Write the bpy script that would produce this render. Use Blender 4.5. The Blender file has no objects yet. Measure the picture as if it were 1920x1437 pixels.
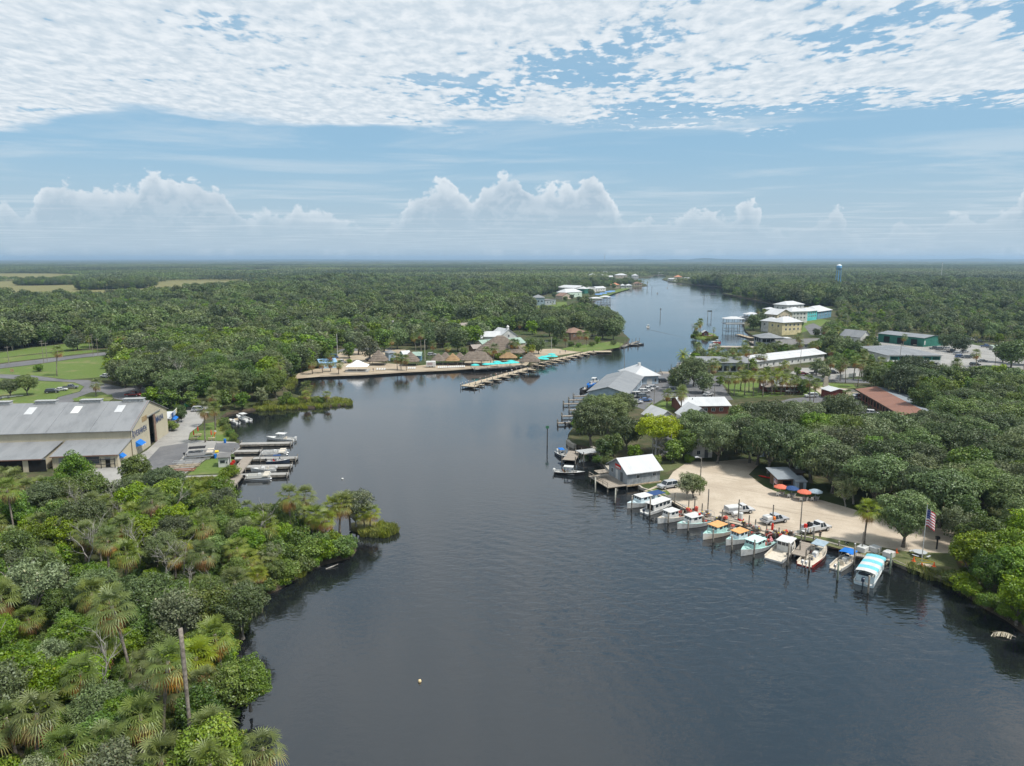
import bpy, math, random
import numpy as np
from mathutils import Vector, Matrix
from mathutils.geometry import tessellate_polygon
R = math.radians
scene = bpy.context.scene
col = scene.collection
rng = random.Random(7)
nr = np.random.RandomState(11)

# ------------------------------------------------------------------ camera
CAM_H, PITCH, FPX = 52.0, R(9.96), 1330.0        # metres above water, tilt, focal length in photo pixels
cam_d = bpy.data.cameras.new('camera'); cam = bpy.data.objects.new('camera', cam_d); col.objects.link(cam)
cam.location = (0, 0, CAM_H); cam.rotation_euler = (math.pi/2 - PITCH, 0, 0)
cam_d.sensor_width = 36.0; cam_d.lens = 36.0*FPX/1920.0; cam_d.clip_start = 0.5; cam_d.clip_end = 90000
scene.camera = cam

# ------------------------------------------------------------------ light, sky, exposure
SUN_EL, SUN_AZ = R(58), R(112)                     # azimuth clockwise from +Y: high sun, to the right and slightly behind
sd = Vector((math.sin(SUN_AZ)*math.cos(SUN_EL), math.cos(SUN_AZ)*math.cos(SUN_EL), math.sin(SUN_EL)))
sl = bpy.data.lights.new('sun', 'SUN'); sl.energy = 3.5; sl.angle = R(7.0); sl.color = (1.0, 0.955, 0.88)
so = bpy.data.objects.new('sun', sl); col.objects.link(so); so.location = (0, 0, 300)
so.rotation_euler = sd.to_track_quat('Z', 'Y').to_euler()

world = bpy.data.worlds.new('World'); scene.world = world; world.use_nodes = True
class NT:
    """small node-tree writer"""
    def __init__(s, nt): s.nt = nt; s.n = nt.nodes; s.l = nt.links
    def new(s, t, ins=None, **kw):
        n = s.n.new(t)
        for k, v in kw.items(): setattr(n, k, v)
        for k, v in (ins or {}).items(): s.put(n.inputs[k], v)
        return n
    def put(s, sock, v):
        if isinstance(v, bpy.types.Node): v = v.outputs[0]
        if isinstance(v, bpy.types.NodeSocket): s.l.new(v, sock)
        elif isinstance(v, (tuple, list)) and len(v) == 3 and sock.type == 'RGBA': sock.default_value = (*v, 1)
        else: sock.default_value = v
    def m(s, op, a, b=0.0, c=0.0, clamp=False):
        return s.new('ShaderNodeMath', {0: a, 1: b, 2: c}, operation=op, use_clamp=clamp).outputs[0]
    def vm(s, op, a, b=(0, 0, 0)):
        n = s.new('ShaderNodeVectorMath', {0: a, 1: b}, operation=op); return n.outputs['Value' if op in ('LENGTH', 'DOT_PRODUCT') else 'Vector']
    def noise(s, vec, scale, detail=4, rough=.55, dist=0.0, dim='3D', out='Fac', **kw):
        n = s.new('ShaderNodeTexNoise', {'Scale': scale, 'Detail': detail, 'Roughness': rough, 'Distortion': dist}, noise_dimensions=dim)
        if vec is not None: s.put(n.inputs['Vector'], vec)
        return n.outputs[out]
    def ss(s, v, a, b, o0=0.0, o1=1.0):
        return s.new('ShaderNodeMapRange', {'Value': v, 1: a, 2: b, 3: o0, 4: o1}, interpolation_type='SMOOTHSTEP').outputs[0]
    def mix(s, f, a, b):
        n = s.new('ShaderNodeMix', data_type='RGBA'); s.put(n.inputs[0], f); s.put(n.inputs[6], a); s.put(n.inputs[7], b); return n.outputs[2]
    def xyz(s, x, y, z=0.0): return s.new('ShaderNodeCombineXYZ', {0: x, 1: y, 2: z}).outputs[0]

w = NT(world.node_tree); w.n.clear()
SKY_S = 0.091
sky = w.new('ShaderNodeTexSky', sky_type='NISHITA', sun_disc=False, sun_elevation=SUN_EL, sun_rotation=SUN_AZ,
            altitude=50, air_density=1.0, dust_density=1.6, ozone_density=2.2)
d = w.new('ShaderNodeTexCoord').outputs['Generated']
sx = w.new('ShaderNodeSeparateXYZ', {0: d}); X, Y, Z = sx.outputs
zc = w.m('MAXIMUM', Z, 0.012)
P = w.xyz(w.m('DIVIDE', X, zc), w.m('DIVIDE', Y, zc))          # where the view ray meets a flat cloud deck (height 1)
px_, py_ = w.m('DIVIDE', X, zc), w.m('DIVIDE', Y, zc)
# the altocumulus deck: covers the sky overhead and ends a few units ahead, with a ragged edge
big = w.noise(P, 0.42, 3, .5); big2 = w.noise(w.vm('ADD', P, (13.1, 4.2, 0)), 0.9, 4, .55)
edge = w.m('ADD', py_, w.m('MULTIPLY', w.m('SUBTRACT', big, .5), 7.5))
edge = w.m('ADD', edge, w.m('MULTIPLY', w.m('SUBTRACT', big2, .5), 3.2))
edge = w.m('ADD', edge, w.m('MULTIPLY', px_, 0.10))
deck = w.ss(edge, 5.75, 4.95)
cells = w.noise(w.vm('MULTIPLY', P, (1.0, .72, 1)), 10.5, 5, .56, .25)
ripple = w.noise(w.vm('MULTIPLY', P, (1.0, .55, 1)), 17.0, 3, .55, .1)
cellv = w.m('ADD', w.m('MULTIPLY', cells, .72), w.m('MULTIPLY', ripple, .28))
rag = w.m('ADD', big2, w.m('MULTIPLY', w.ss(px_, -1.6, .8), -.09))                # thicker to the left, broken to the right
thr = w.ss(rag, .27, .53, .54, .26)
alto = w.m('MULTIPLY', w.ss(cellv, thr, w.m('ADD', thr, .115)), deck)
# thin streaky cirrus beyond the deck
cir = w.noise(w.vm('MULTIPLY', P, (.30, .50, 1)), 1.0, 6, .6, .5)
cirm = w.m('MULTIPLY', w.ss(cir, .46, .68), w.ss(Z, .05, .09, .85, .62))
# heaped cumulus rising out of the horizon haze, in azimuth / elevation
az = w.m('ARCTAN2', X, Y); el = w.m('ARCSINE', Z); azb = w.m('ADD', az, w.m('MULTIPLY', w.m('SUBTRACT', w.noise(w.xyz(az, el, 5.5), 26.0, 4, .6), .5), .05))
hprof = w.noise(w.xyz(azb, 3.7), 4.2, 1, .5)
hp2 = w.noise(w.xyz(azb, 9.1), 15.0, 2, .5)
bil = w.noise(w.xyz(az, w.m('MULTIPLY', el, 1.25), 1.7), 42.0, 6, .60, .35)
top = w.m('ADD', w.m('MULTIPLY', w.m('SUBTRACT', hprof, .46), .17), w.m('MULTIPLY', w.m('SUBTRACT', hp2, .5), .17))
top = w.m('ADD', top, .055)
cum_d = w.m('ADD', w.m('SUBTRACT', top, el), w.m('MULTIPLY', w.m('SUBTRACT', bil, .5), .062))
cum = w.ss(cum_d, 0.0, .008)
cum_c = w.mix(w.m('ADD', w.ss(cum_d, .0, .03, .0, .75), w.m('MULTIPLY', w.ss(bil, .62, .40), .35), clamp=True), (7.3, 7.6, 7.85), (3.5, 4.4, 5.25))
cum_f = w.m('MULTIPLY', cum, w.ss(el, .02, .085, .08, .80))
# milky band low down
veil = w.ss(el, .155, .0, 0.0, .88)
base = w.mix(w.m('MULTIPLY', veil, 1.0), w.mix(.72, sky.outputs[0], (2.5, 4.45, 6.1)), (4.0, 4.95, 5.7))
c1 = w.mix(w.m('MULTIPLY', cirm, .8), base, (5.2, 6.0, 6.6))
alto_c = w.mix(w.ss(cellv, .36, .66), (5.0, 5.75, 6.4), (7.1, 7.45, 7.75))
c2 = w.mix(w.m('MULTIPLY', alto, .93), c1, alto_c)
c3 = w.mix(cum_f, c2, cum_c)
bg = w.new('ShaderNodeBackground', {'Color': c3, 'Strength': SKY_S})
w.l.new(bg.outputs[0], w.new('ShaderNodeOutputWorld').inputs['Surface'])
world.cycles.sampling_method = 'MANUAL'; world.cycles.sample_map_resolution = 512

vs = scene.view_settings; vs.view_transform = 'Standard'; vs.look = 'None'; vs.gamma = 1.0; vs.exposure = 0.45; vs.use_curve_mapping = False
cy = scene.cycles
cy.use_denoising = True
try: cy.denoiser = 'OPENIMAGEDENOISE'
except Exception: pass
cy.max_bounces = 5; cy.diffuse_bounces = 2; cy.glossy_bounces = 2; cy.transmission_bounces = 2; cy.transparent_max_bounces = 6; cy.volume_bounces = 0
cy.use_adaptive_sampling = True; cy.adaptive_threshold = 0.02; cy.sample_clamp_indirect = 6
cy.caustics_reflective = False; cy.caustics_refractive = False

# ------------------------------------------------------------------ pixels <-> ground
LAND = 0.8
Fv = Vector((0, math.cos(PITCH), -math.sin(PITCH))); Uv = Vector((0, math.sin(PITCH), math.cos(PITCH)))
def G(px, py, z=LAND):
    d = Fv + Vector((1, 0, 0))*((px-960)/FPX) + Uv*(-(py-718.5)/FPX)
    t = (z-CAM_H)/d.z
    return Vector((d.x*t, d.y*t, z))
def proj(x, y, z=LAND):
    dx, dy, dz = x, y, z-CAM_H
    dep = dy*Fv.y+dz*Fv.z
    return 960+FPX*dx/dep, 718.5-FPX*(dy*Uv.y+dz*Uv.z)/dep
def projN(a, z=LAND):
    dy = a[:, 1]; dz = z-CAM_H; dep = dy*Fv.y+dz*Fv.z
    return np.stack([960+FPX*a[:, 0]/dep, 718.5-FPX*(dy*Uv.y+dz*Uv.z)/dep], 1)
def inpoly(pts, poly):
    x, y = pts[:, 0], pts[:, 1]; r = np.zeros(len(pts), bool); n = len(poly)
    for i in range(n):
        x0, y0 = poly[i]; x1, y1 = poly[(i+1) % n]
        if y0 == y1: continue
        r ^= ((y0 > y) != (y1 > y)) & (x < (x1-x0)*(y-y0)/(y1-y0)+x0)
    return r
def mpp(px, py, z=LAND):                       # metres for one photo pixel at that ground spot
    p = G(px, py, z); return (p.y*Fv.y+(z-CAM_H)*Fv.z)/FPX

# ------------------------------------------------------------------ materials
MATS = {}
def mat(name, c=(.5, .5, .5), rough=.6, metal=0.0, spec=.5, var=.0, scale=3.0, c2=None, bump=0.0, bscale=20.0, emit=None, fn=None):
    if name in MATS: return MATS[name]
    m = bpy.data.materials.new(name); m.use_nodes = True; t = NT(m.node_tree)
    b = t.n['Principled BSDF']; b.inputs['Roughness'].default_value = rough; b.inputs['Metallic'].default_value = metal
    b.inputs['Specular IOR Level'].default_value = spec
    if c2 is None: c2 = tuple(min(1, v*(1-var*1.6)) for v in c); ca = tuple(min(1, v*(1+var*.5)) for v in c)
    else: ca = c
    if fn: fn(t, b)
    elif var > 0 or c2 != ca:
        o = t.new('ShaderNodeTexCoord').outputs['Object']
        f = t.ss(t.noise(o, scale, 5, .6), .35, .68)
        t.put(b.inputs['Base Color'], t.mix(f, ca, c2))
    else: b.inputs['Base Color'].default_value = (*c, 1)
    if bump and not fn:
        o = t.new('ShaderNodeTexCoord').outputs['Object']
        t.put(b.inputs['Normal'], t.new('ShaderNodeBump', {'Height': t.noise(o, bscale, 4), 'Strength': bump, 'Distance': .05}).outputs[0])
    MATS[name] = m; return m

# ------------------------------------------------------------------ mesh building
class MB:
    def __init__(s): s.v = []; s.f = []; s.m = []
    def add(s, vs, fs, mi=0):
        o = len(s.v); s.v += [tuple(v) for v in vs]
        for f in fs: s.f.append(tuple(i+o for i in f)); s.m.append(mi)
        return s
    def box(s, x0, y0, z0, x1, y1, z1, mi=0, rz=0.0, bev=0.0):
        if bev > 0:
            pts = []
            for (a, b) in ((x0+bev, y0), (x1-bev, y0), (x1, y0+bev), (x1, y1-bev), (x1-bev, y1), (x0+bev, y1), (x0, y1-bev), (x0, y0+bev)): pts.append((a, b))
            ctr = ((x0+x1)/2, (y0+y1)/2)
            ins = [(ctr[0]+(a-ctr[0])*(1-2*bev/max(.01, x1-x0)), ctr[1]+(b-ctr[1])*(1-2*bev/max(.01, y1-y0))) for a, b in pts]
            return s.loft([[(a, b, z0) for a, b in pts], [(a, b, z1-bev) for a, b in pts], [(a, b, z1) for a, b in ins]], mi, cap=True, close=True)
        vs = [(x0, y0, z0), (x1, y0, z0), (x1, y1, z0), (x0, y1, z0), (x0, y0, z1), (x1, y0, z1), (x1, y1, z1), (x0, y1, z1)]
        return s.add(vs, [(0, 3, 2, 1), (4, 5, 6, 7), (0, 1, 5, 4), (1, 2, 6, 5), (2, 3, 7, 6), (3, 0, 4, 7)], mi)
    def loft(s, rings, mi=0, cap=True, close=True):
        n = len(rings[0]); vs = [p for r in rings for p in r]; fs = []
        for k in range(len(rings)-1):
            for i in range(n if close else n-1):
                j = (i+1) % n; fs.append((k*n+i, k*n+j, (k+1)*n+j, (k+1)*n+i))
        if cap and close:
            fs.append(tuple(range(n-1, -1, -1))); fs.append(tuple((len(rings)-1)*n+i for i in range(n)))
        return s.add(vs, fs, mi)
    def prism(s, poly, z0, z1, mi=0):
        return s.loft([[(x, y, z0) for x, y in poly], [(x, y, z1) for x, y in poly]], mi)
    def side(s, prof, y0, y1, mi=0):              # x-z outline pulled along y
        return s.loft([[(x, y0, z) for x, z in prof], [(x, y1, z) for x, z in prof]], mi)
    def tube(s, pts, rad, n=6, mi=0, cap=True):
        pts = [Vector(p) for p in pts]; rings = []
        if not isinstance(rad, (list, tuple)): rad = [rad]*len(pts)
        for i, p in enumerate(pts):
            t = (pts[min(i+1, len(pts)-1)]-pts[max(i-1, 0)]).normalized()
            a = t.orthogonal().normalized() if abs(t.z) < .95 else Vector((1, 0, 0)); a = (a-t*a.dot(t)).normalized(); b = t.cross(a)
            rings.append([p+(a*math.cos(k*6.2832/n)+b*math.sin(k*6.2832/n))*rad[i] for k in range(n)])
        return s.loft(rings, mi, cap)
    def lathe(s, prof, n=12, c=(0, 0, 0), mi=0, cap=True):
        return s.loft([[(c[0]+r*math.cos(k*6.2832/n), c[1]+r*math.sin(k*6.2832/n), c[2]+z) for k in range(n)] for r, z in prof], mi, cap)
    def rot(s, rz, o=(0, 0, 0)):
        c, q = math.cos(rz), math.sin(rz)
        s.v = [(x*c-y*q+o[0], x*q+y*c+o[1], z+o[2]) for x, y, z in s.v]; return s
    def mesh(s, name, mats, smooth=False):
        me = bpy.data.meshes.new(name); me.from_pydata(s.v, [], s.f)
        for m in (mats if isinstance(mats, (list, tuple)) else [mats]): me.materials.append(m)
        me.polygons.foreach_set('material_index', s.m)
        if smooth: me.polygons.foreach_set('use_smooth', [True]*len(s.f))
        me.update(); return me
    def build(s, name, mats, parent=None, smooth=False, loc=None, rz=None):
        return link(name, s.mesh(name, mats, smooth), parent, loc, rz)
def link(name, me, parent=None, loc=None, rz=None):
    o = bpy.data.objects.new(name, me); col.objects.link(o)
    if parent: o.parent = parent
    if loc is not None: o.location = loc
    if rz is not None: o.rotation_euler = (0, 0, rz)
    return o
def tag(o, label=None, cat=None, group=None, kind=None):
    if label: o['label'] = label
    if cat: o['category'] = cat
    if group: o['group'] = group
    if kind: o['kind'] = kind
    return o
def thing(name, label, cat, loc=(0, 0, 0), rz=0.0, group=None):
    o = bpy.data.objects.new(name, None); col.objects.link(o); o.empty_display_size = .3
    o.location = loc; o.rotation_euler = (0, 0, rz); return tag(o, label, cat, group)
def copy_tree(o, parent=None, ch=None):
    c = o.copy(); col.objects.link(c); c.parent = parent
    for k in (ch[o] if ch else list(o.children)): copy_tree(k, c)
    return c
def sheet(name, poly_px, z, m, kind='structure', world_pts=False, thick=0.0, label=None):
    """flat piece of ground given by photo pixels"""
    pts = [Vector((p[0], p[1], z)) for p in poly_px] if world_pts else [G(p[0], p[1], z) for p in poly_px]
    tris = tessellate_polygon([[Vector((p.x, p.y, 0)) for p in pts]])
    b = MB(); fs = []
    for t in tris:
        a, e, c = (pts[i] for i in t)
        fs.append(t if (e-a).cross(c-a).z > 0 else (t[0], t[2], t[1]))
    b.add(pts, fs)
    if thick:
        n = len(pts); area = sum(pts[i].x*pts[(i+1) % n].y-pts[(i+1) % n].x*pts[i].y for i in range(n))
        for i in range(n):
            a, e = pts[i], pts[(i+1) % n]
            if area < 0: a, e = e, a
            b.add([a, e, (e.x, e.y, z-thick), (a.x, a.y, z-thick)], [(0, 3, 2, 1)])
    o = b.build(name, m); 
    if kind: o['kind'] = kind
    if label: o['label'] = label
    return o
# ================================================================== ground and water
def m_ground(t, b):
    o = t.new('ShaderNodeTexCoord').outputs['Object']
    n1 = t.noise(o, .035, 5, .6); n2 = t.noise(o, .35, 5, .62)
    c = t.mix(t.ss(n2, .35, .65), (.055, .062, .03), (.105, .09, .055))
    t.put(b.inputs['Base Color'], t.mix(t.ss(n1, .4, .62), c, (.05, .072, .025)))
    t.put(b.inputs['Normal'], t.new('ShaderNodeBump', {'Height': t.noise(o, 1.4, 5), 'Strength': .6, 'Distance': .3}).outputs[0])
M_GROUND = mat('ground_soil', rough=.95, spec=.1, fn=m_ground)
def m_grass(c1, c2, c3):
    def f(t, b):
        o = t.new('ShaderNodeTexCoord').outputs['Object']
        n1 = t.noise(o, .09, 5, .65); n2 = t.noise(o, 1.3, 4, .65)
        c = t.mix(t.ss(n2, .3, .7), c1, c2)
        t.put(b.inputs['Base Color'], t.mix(t.ss(n1, .5, .72), c, c3))
        t.put(b.inputs['Normal'], t.new('ShaderNodeBump', {'Height': t.noise(o, 6, 4), 'Strength': .5, 'Distance': .08}).outputs[0])
    return f
M_LAWN = mat('lawn_grass', rough=.9, spec=.15, fn=m_grass((.085, .135, .028), (.125, .17, .045), (.19, .185, .085)))
M_TURF = mat('patchy_turf', rough=.9, spec=.15, fn=m_grass((.085, .11, .04), (.13, .135, .065), (.25, .205, .13)))
M_MARSH = mat('marsh_grass', rough=.95, spec=.1, fn=m_grass((.15, .15, .062), (.21, .185, .085), (.10, .12, .05)))
def m_speck(ca, cb, cc, s=.12, s2=2.4, bump=.25):
    def f(t, b):
        o = t.new('ShaderNodeTexCoord').outputs['Object']
        n1 = t.noise(o, s, 6, .62, .4); n2 = t.noise(o, s2, 5, .65)
        c = t.mix(t.ss(n1, .36, .64), ca, cb)
        t.put(b.inputs['Base Color'], t.mix(t.m('MULTIPLY', t.ss(n2, .5, .75), .6), c, cc))
        t.put(b.inputs['Normal'], t.new('ShaderNodeBump', {'Height': n2, 'Strength': bump, 'Distance': .08}).outputs[0])
    return f
def m_lot(t, b):
    m_speck((.50, .43, .345), (.41, .345, .27), (.26, .21, .155))(t, b)
    o = t.new('ShaderNodeTexCoord').outputs['Object']; base = b.inputs['Base Color'].links[0].from_socket
    q = t.new('ShaderNodeMapping', {'Vector': o, 'Rotation': (0, 0, .55)}, vector_type='POINT').outputs[0]
    st = t.noise(t.vm('MULTIPLY', q, (.06, 1.1, 1)), .55, 5, .6, 1.2); sp = t.noise(o, .045, 3, .5)
    f = t.m('MULTIPLY', t.ss(st, .52, .68), t.ss(sp, .40, .58)); t.put(b.inputs['Base Color'], t.mix(t.m('MULTIPLY', f, .55), base, (.24, .20, .155)))
M_SAND = mat('lot_sand', rough=.95, spec=.1, fn=m_lot)
M_BEACH = mat('beach_sand', rough=.95, spec=.1, fn=m_speck((.41, .345, .26), (.34, .275, .20), (.27, .215, .15)))
M_ASPH = mat('asphalt', rough=.9, spec=.2, fn=m_speck((.155, .155, .16), (.115, .115, .12), (.20, .197, .195), .07, .9))
M_CONC = mat('concrete', rough=.85, spec=.25, fn=m_speck((.33, .32, .30), (.265, .257, .243), (.18, .172, .165), .1, .7))
M_MUD = mat('bank_mud', rough=.95, spec=.2, fn=m_speck((.085, .065, .045), (.05, .042, .03), (.12, .1, .07), .3, 2))

def m_water(t, b):
    o = t.new('ShaderNodeTexCoord').outputs['Object']
    b.inputs['Base Color'].default_value = (.010, .012, .014, 1); b.inputs['IOR'].default_value = 1.9
    b.inputs['Specular IOR Level'].default_value = .5
    # breeze patches: ruffled and calm water
    pat = t.ss(t.noise(t.vm('MULTIPLY', o, (.8, 1.5, 1)), .013, 4, .6, .6), .38, .62)
    rip = t.noise(t.vm('MULTIPLY', o, (1.0, 1.35, 1)), .85, 2, .55, .3)
    fine = t.noise(t.vm('MULTIPLY', o, (1.0, 1.2, 1)), 2.6, 2, .5, .2)
    # slow swell left by passing boats, strongest in front of the moored boats
    q = t.vm('SUBTRACT', o, (26, 112, 0)); dist = t.vm('LENGTH', q)
    wv = t.new('ShaderNodeTexWave', {'Vector': t.vm('MULTIPLY', t.vm('ADD', o, (40, -60, 0)), (1, 1, 0)), 'Scale': .11, 'Distortion': 5.0, 'Detail': 3, 'Detail Scale': 1.2}, wave_type='RINGS', rings_direction='Z').outputs[0]
    near = t.ss(dist, 58, 14)
    mid = t.noise(t.vm('MULTIPLY', o, (.6, 1.3, 1)), .50, 3, .55, .9)
    h = t.m('MULTIPLY', rip, t.m('ADD', t.m('MULTIPLY', pat, .018), .012))
    h = t.m('ADD', h, t.m('MULTIPLY', fine, t.m('ADD', t.m('MULTIPLY', pat, .005), .0035)))
    h = t.m('ADD', h, t.m('MULTIPLY', wv, t.m('MULTIPLY', near, .02)))
    h = t.m('ADD', h, t.m('MULTIPLY', mid, t.m('ADD', t.m('MULTIPLY', near, .11), .009)))
    t.put(b.inputs['Normal'], t.new('ShaderNodeBump', {'Height': h, 'Strength': 1.0, 'Distance': 1.0}).outputs[0])
    t.put(b.inputs['Roughness'], t.m('ADD', t.m('MULTIPLY', pat, .05), .02))
M_WATER = mat('river_water', fn=m_water)
wb = MB(); S = 40000
wb.add([(-S, -600, 0), (S, -600, 0), (S, 3200, 0), (-S, 3200, 0)], [(0, 1, 2, 3)])
tag(wb.build('river', M_WATER), kind='structure', label='dark calm tannin river with wind ripples')

LEFT_SHORE = [(330, 2300), (420, 1700), (440, 1437), (432, 1400), (428, 1370), (440, 1300), (430, 1240), (440, 1215), (450, 1180), (455, 1145), (470, 1128), (520, 1105),
 (570, 1074), (605, 1058), (655, 1046), (664, 1032), (640, 1012), (600, 1002), (560, 1000), (500, 985), (450, 975), (400, 950), (370, 930), (352, 914), (385, 906), (420, 901),
 (428, 890), (438, 884), (441, 862), (436, 852), (450, 840), (448, 830), (440, 828), (436, 815), (414, 800), (412, 790), (425, 778), (470, 770), (520, 768), (560, 767), (600, 765),
 (655, 760), (658, 755), (620, 750), (570, 747), (545, 741), (533, 728), (530, 716), (545, 712), (570, 711), (600, 708), (640, 706), (680, 705), (720, 703), (760, 700), (800, 698),
 (850, 696), (900, 692), (950, 690), (985, 690), (1000, 687), (1030, 678), (1060, 671), (1100, 664), (1130, 660), (1165, 652), (1174, 645), (1180, 637), (1165, 622), (1150, 602),
 (1120, 591), (1085, 588), (1062, 584), (1052, 580), (1062, 576), (1078, 570), (1105, 567), (1116, 565), (1140, 556), (1154, 549), (1169, 544), (1187, 540), (1214, 536.5),
 (1210, 533), (1180, 530), (1165, 526), (1177, 522), (1205, 521), (1221, 520), (1226, 517.5)]
RIGHT_SHORE = [(1234, 516), (1250, 518), (1245, 522.5), (1241, 525), (1256, 529), (1268, 531), (1291, 533), (1314, 536), (1345, 538), (1364, 543), (1362, 548), (1355, 551),
 (1375, 555), (1397, 560), (1424, 565), (1445, 570), (1475, 577), (1500, 582), (1480, 584), (1440, 583), (1425, 588), (1405, 597), (1394, 608), (1397, 622), (1412, 632), (1424, 642),
 (1430, 655), (1415, 666), (1380, 668), (1340, 669), (1300, 671), (1285, 677), (1272, 690), (1262, 698), (1250, 701), (1240, 704), (1200, 703), (1170, 709), (1130, 726), (1105, 745),
 (1095, 765), (1086, 785), (1078, 800), (1068, 815), (1064, 830), (1075, 838), (1100, 842), (1118, 849), (1128, 865), (1138, 882), (1150, 896), (1176, 905), (1200, 917), (1204, 922),
 (1246, 934), (1264, 945), (1300, 966), (1340, 976), (1385, 986), (1433, 1004), (1487, 1010), (1521, 1016), (1592, 1035), (1625, 1043), (1671, 1046), (1675, 1057), (1705, 1070),
 (1736, 1079), (1787, 1097), (1809, 1113), (1847, 1139), (1892, 1164), (1935, 1195), (2060, 1290), (2400, 1800)]
far = [(9000, 800), (34000, 3000), (34000, 26000), (-34000, 26000), (-34000, 3000), (-9000, 800), (-400, 10)]
shore_w = [G(x, y, 0) for x, y in LEFT_SHORE+RIGHT_SHORE]
def roughen(pts):                                   # natural banks wobble between the traced points
    out = []
    for i, p in enumerate(pts[:-1]):
        q = pts[i+1]; L = (q-p).length; n = max(1, min(6, int(L/4)))
        for k in range(n):
            a = p.lerp(q, k/n); out.append(a+Vector((rng.uniform(-.5, .5), rng.uniform(-.5, .5), 0))*(1 if k else 0))
    return out+[pts[-1]]
shore_w = roughen(shore_w)
gp = [(p.x, p.y) for p in shore_w]+[(600, -40), (600, -500)]+[(9000, -400), (34000, 3000), (34000, 30000), (-34000, 30000), (-34000, 3000), (-9000, -400), (-120, -500)]
ground = sheet('ground', gp, LAND, M_GROUND, world_pts=True)
# earth bank sloping from the land's edge down under the water
bk = MB(); n = len(shore_w)
for i in range(n-1):
    a, e = shore_w[i], shore_w[i+1]; t = (e-a); nn = Vector((t.y, -t.x, 0)).normalized()*.8
    bk.add([(a.x, a.y, LAND), (e.x, e.y, LAND), (e.x+nn.x, e.y+nn.y, -.6), (a.x+nn.x, a.y+nn.y, -.6)], [(0, 3, 2, 1)])
tag(bk.build('river_bank', M_MUD), kind='structure')

def islet(name, poly, z, m):
    pts = [G(x, y, 0) for x, y in poly]; c = sum(pts, Vector())/len(pts); pts = roughen(pts+[pts[0]])[:-1]
    b = MB(); n = len(pts)
    b.loft([[(p.x, p.y, -.8) for p in pts], [((p.x-c.x)*.9+c.x, (p.y-c.y)*.9+c.y, z*.7) for p in pts], [((p.x-c.x)*.6+c.x, (p.y-c.y)*.6+c.y, z) for p in pts]])
    b.f = [f[::-1] for f in b.f]; 
    return tag(b.build(name, m, smooth=True), kind='structure')
islet('islet', [(655, 985), (690, 978), (730, 990), (738, 998), (715, 1005), (680, 1003), (655, 995)][::-1], .8, M_MARSH)
islet('islet', [(1296, 631), (1302, 625), (1325, 624), (1343, 628), (1346, 633), (1330, 637), (1305, 636)][::-1], 1.0, M_LAWN)

# far low ridge on the horizon
hb = MB()
def ridge(x0, x1, d, h, n=60):
    rows = []
    for i in range(n+1):
        u = i/n; x = x0+(x1-x0)*u
        e = math.sin(math.pi*u)**.6*h*(.75+.25*math.sin(u*9+1)+.12*math.sin(u*31))
        rows.append([(x, d-1500, 0), (x, d-500, e*.7), (x, d, max(e, 1)), (x, d+1200, 0)])
    hb.loft(rows, 0, cap=False, close=False)
ridge(1700, 4600, 13500, 62); ridge(8300, 14000, 15000, 78); ridge(-14000, 20000, 19000, 48)
M_HILL = mat('far_woods', (.035, .05, .028), .95, spec=.05, var=.3, scale=.004)
tag(hb.build('hills', M_HILL, smooth=True), kind='structure')

# ------------------------------------------------------------------ open ground: lots, lawns, roads (sheets laid on the ground)
Z1, Z2, Z3, Z4 = LAND+.02, LAND+.035, LAND+.05, LAND+.065
OPEN = []                                          # photo-pixel polygons kept free of trees
MARSHES = []
def area(name, poly, z, m, open_=True):
    if name == 'marsh': MARSHES.append(poly)
    elif open_: OPEN.append(poly)
    return sheet(name, poly, z, m)
area('sand_lot', [(1207, 921), (1250, 903), (1262, 885), (1290, 866), (1340, 866), (1400, 860), (1424, 870), (1404, 890), (1432, 912), (1465, 926), (1540, 938), (1590, 952), (1640, 968), (1730, 978),
     (1800, 1000), (1790, 1040), (1700, 1034), (1620, 1021), (1560, 1011), (1492, 1001), (1487, 1008), (1433, 1002), (1385, 984), (1340, 974), (1300, 963), (1264, 943), (1246, 932)], Z1, M_SAND)
area('grass_strip', [(1487, 1009), (1500, 1000), (1560, 1010), (1620, 1021), (1700, 1034), (1785, 1038), (1800, 1070), (1790, 1096), (1736, 1077), (1676, 1055), (1672, 1045), (1625, 1042), (1592, 1034), (1521, 1015)], Z2, M_TURF)
area('grass_patch', [(1212, 921), (1232, 915), (1244, 920), (1225, 926)], Z2, M_LAWN)
area('grass_patch', [(1232, 924), (1250, 919), (1258, 927), (1244, 931)], Z2, M_LAWN)
area('marina_yard', [(60, 905), (180, 878), (235, 868), (275, 845), (335, 790), (352, 765), (350, 740), (250, 735), (255, 722), (390, 760), (392, 772), (378, 795), (356, 812), (353, 825), (440, 829), (449, 833), (450, 840), (437, 851),
     (420, 850), (385, 862), (340, 893), (300, 905), (180, 935)], Z1, M_CONC)
area('yard_asphalt', [(272, 868), (300, 838), (352, 830), (352, 845), (330, 872), (300, 890)], Z2, M_ASPH)
area('dock_lawn', [(352, 890), (388, 862), (424, 858), (438, 862), (436, 882), (425, 887), (352, 891)], Z2, M_LAWN)
area('dock_lawn', [(335, 907), (352, 894), (424, 890), (420, 900), (385, 905), (350, 913)], Z2, M_LAWN)
area('picnic_lawn', [(354, 824), (357, 812), (380, 795), (412, 790), (416, 801), (437, 815), (440, 828)], Z2, M_LAWN)
area('palm_lawn', [(135, 748), (160, 742), (210, 740), (212, 748), (205, 752), (140, 752)], Z4, M_LAWN)
area('road', [(-260, 700), (-120, 693), (0, 683), (60, 676), (120, 669), (212, 659), (230, 657), (228, 663), (150, 671), (60, 684), (0, 691), (-120, 704), (-260, 714)], Z3, M_ASPH)
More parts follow.
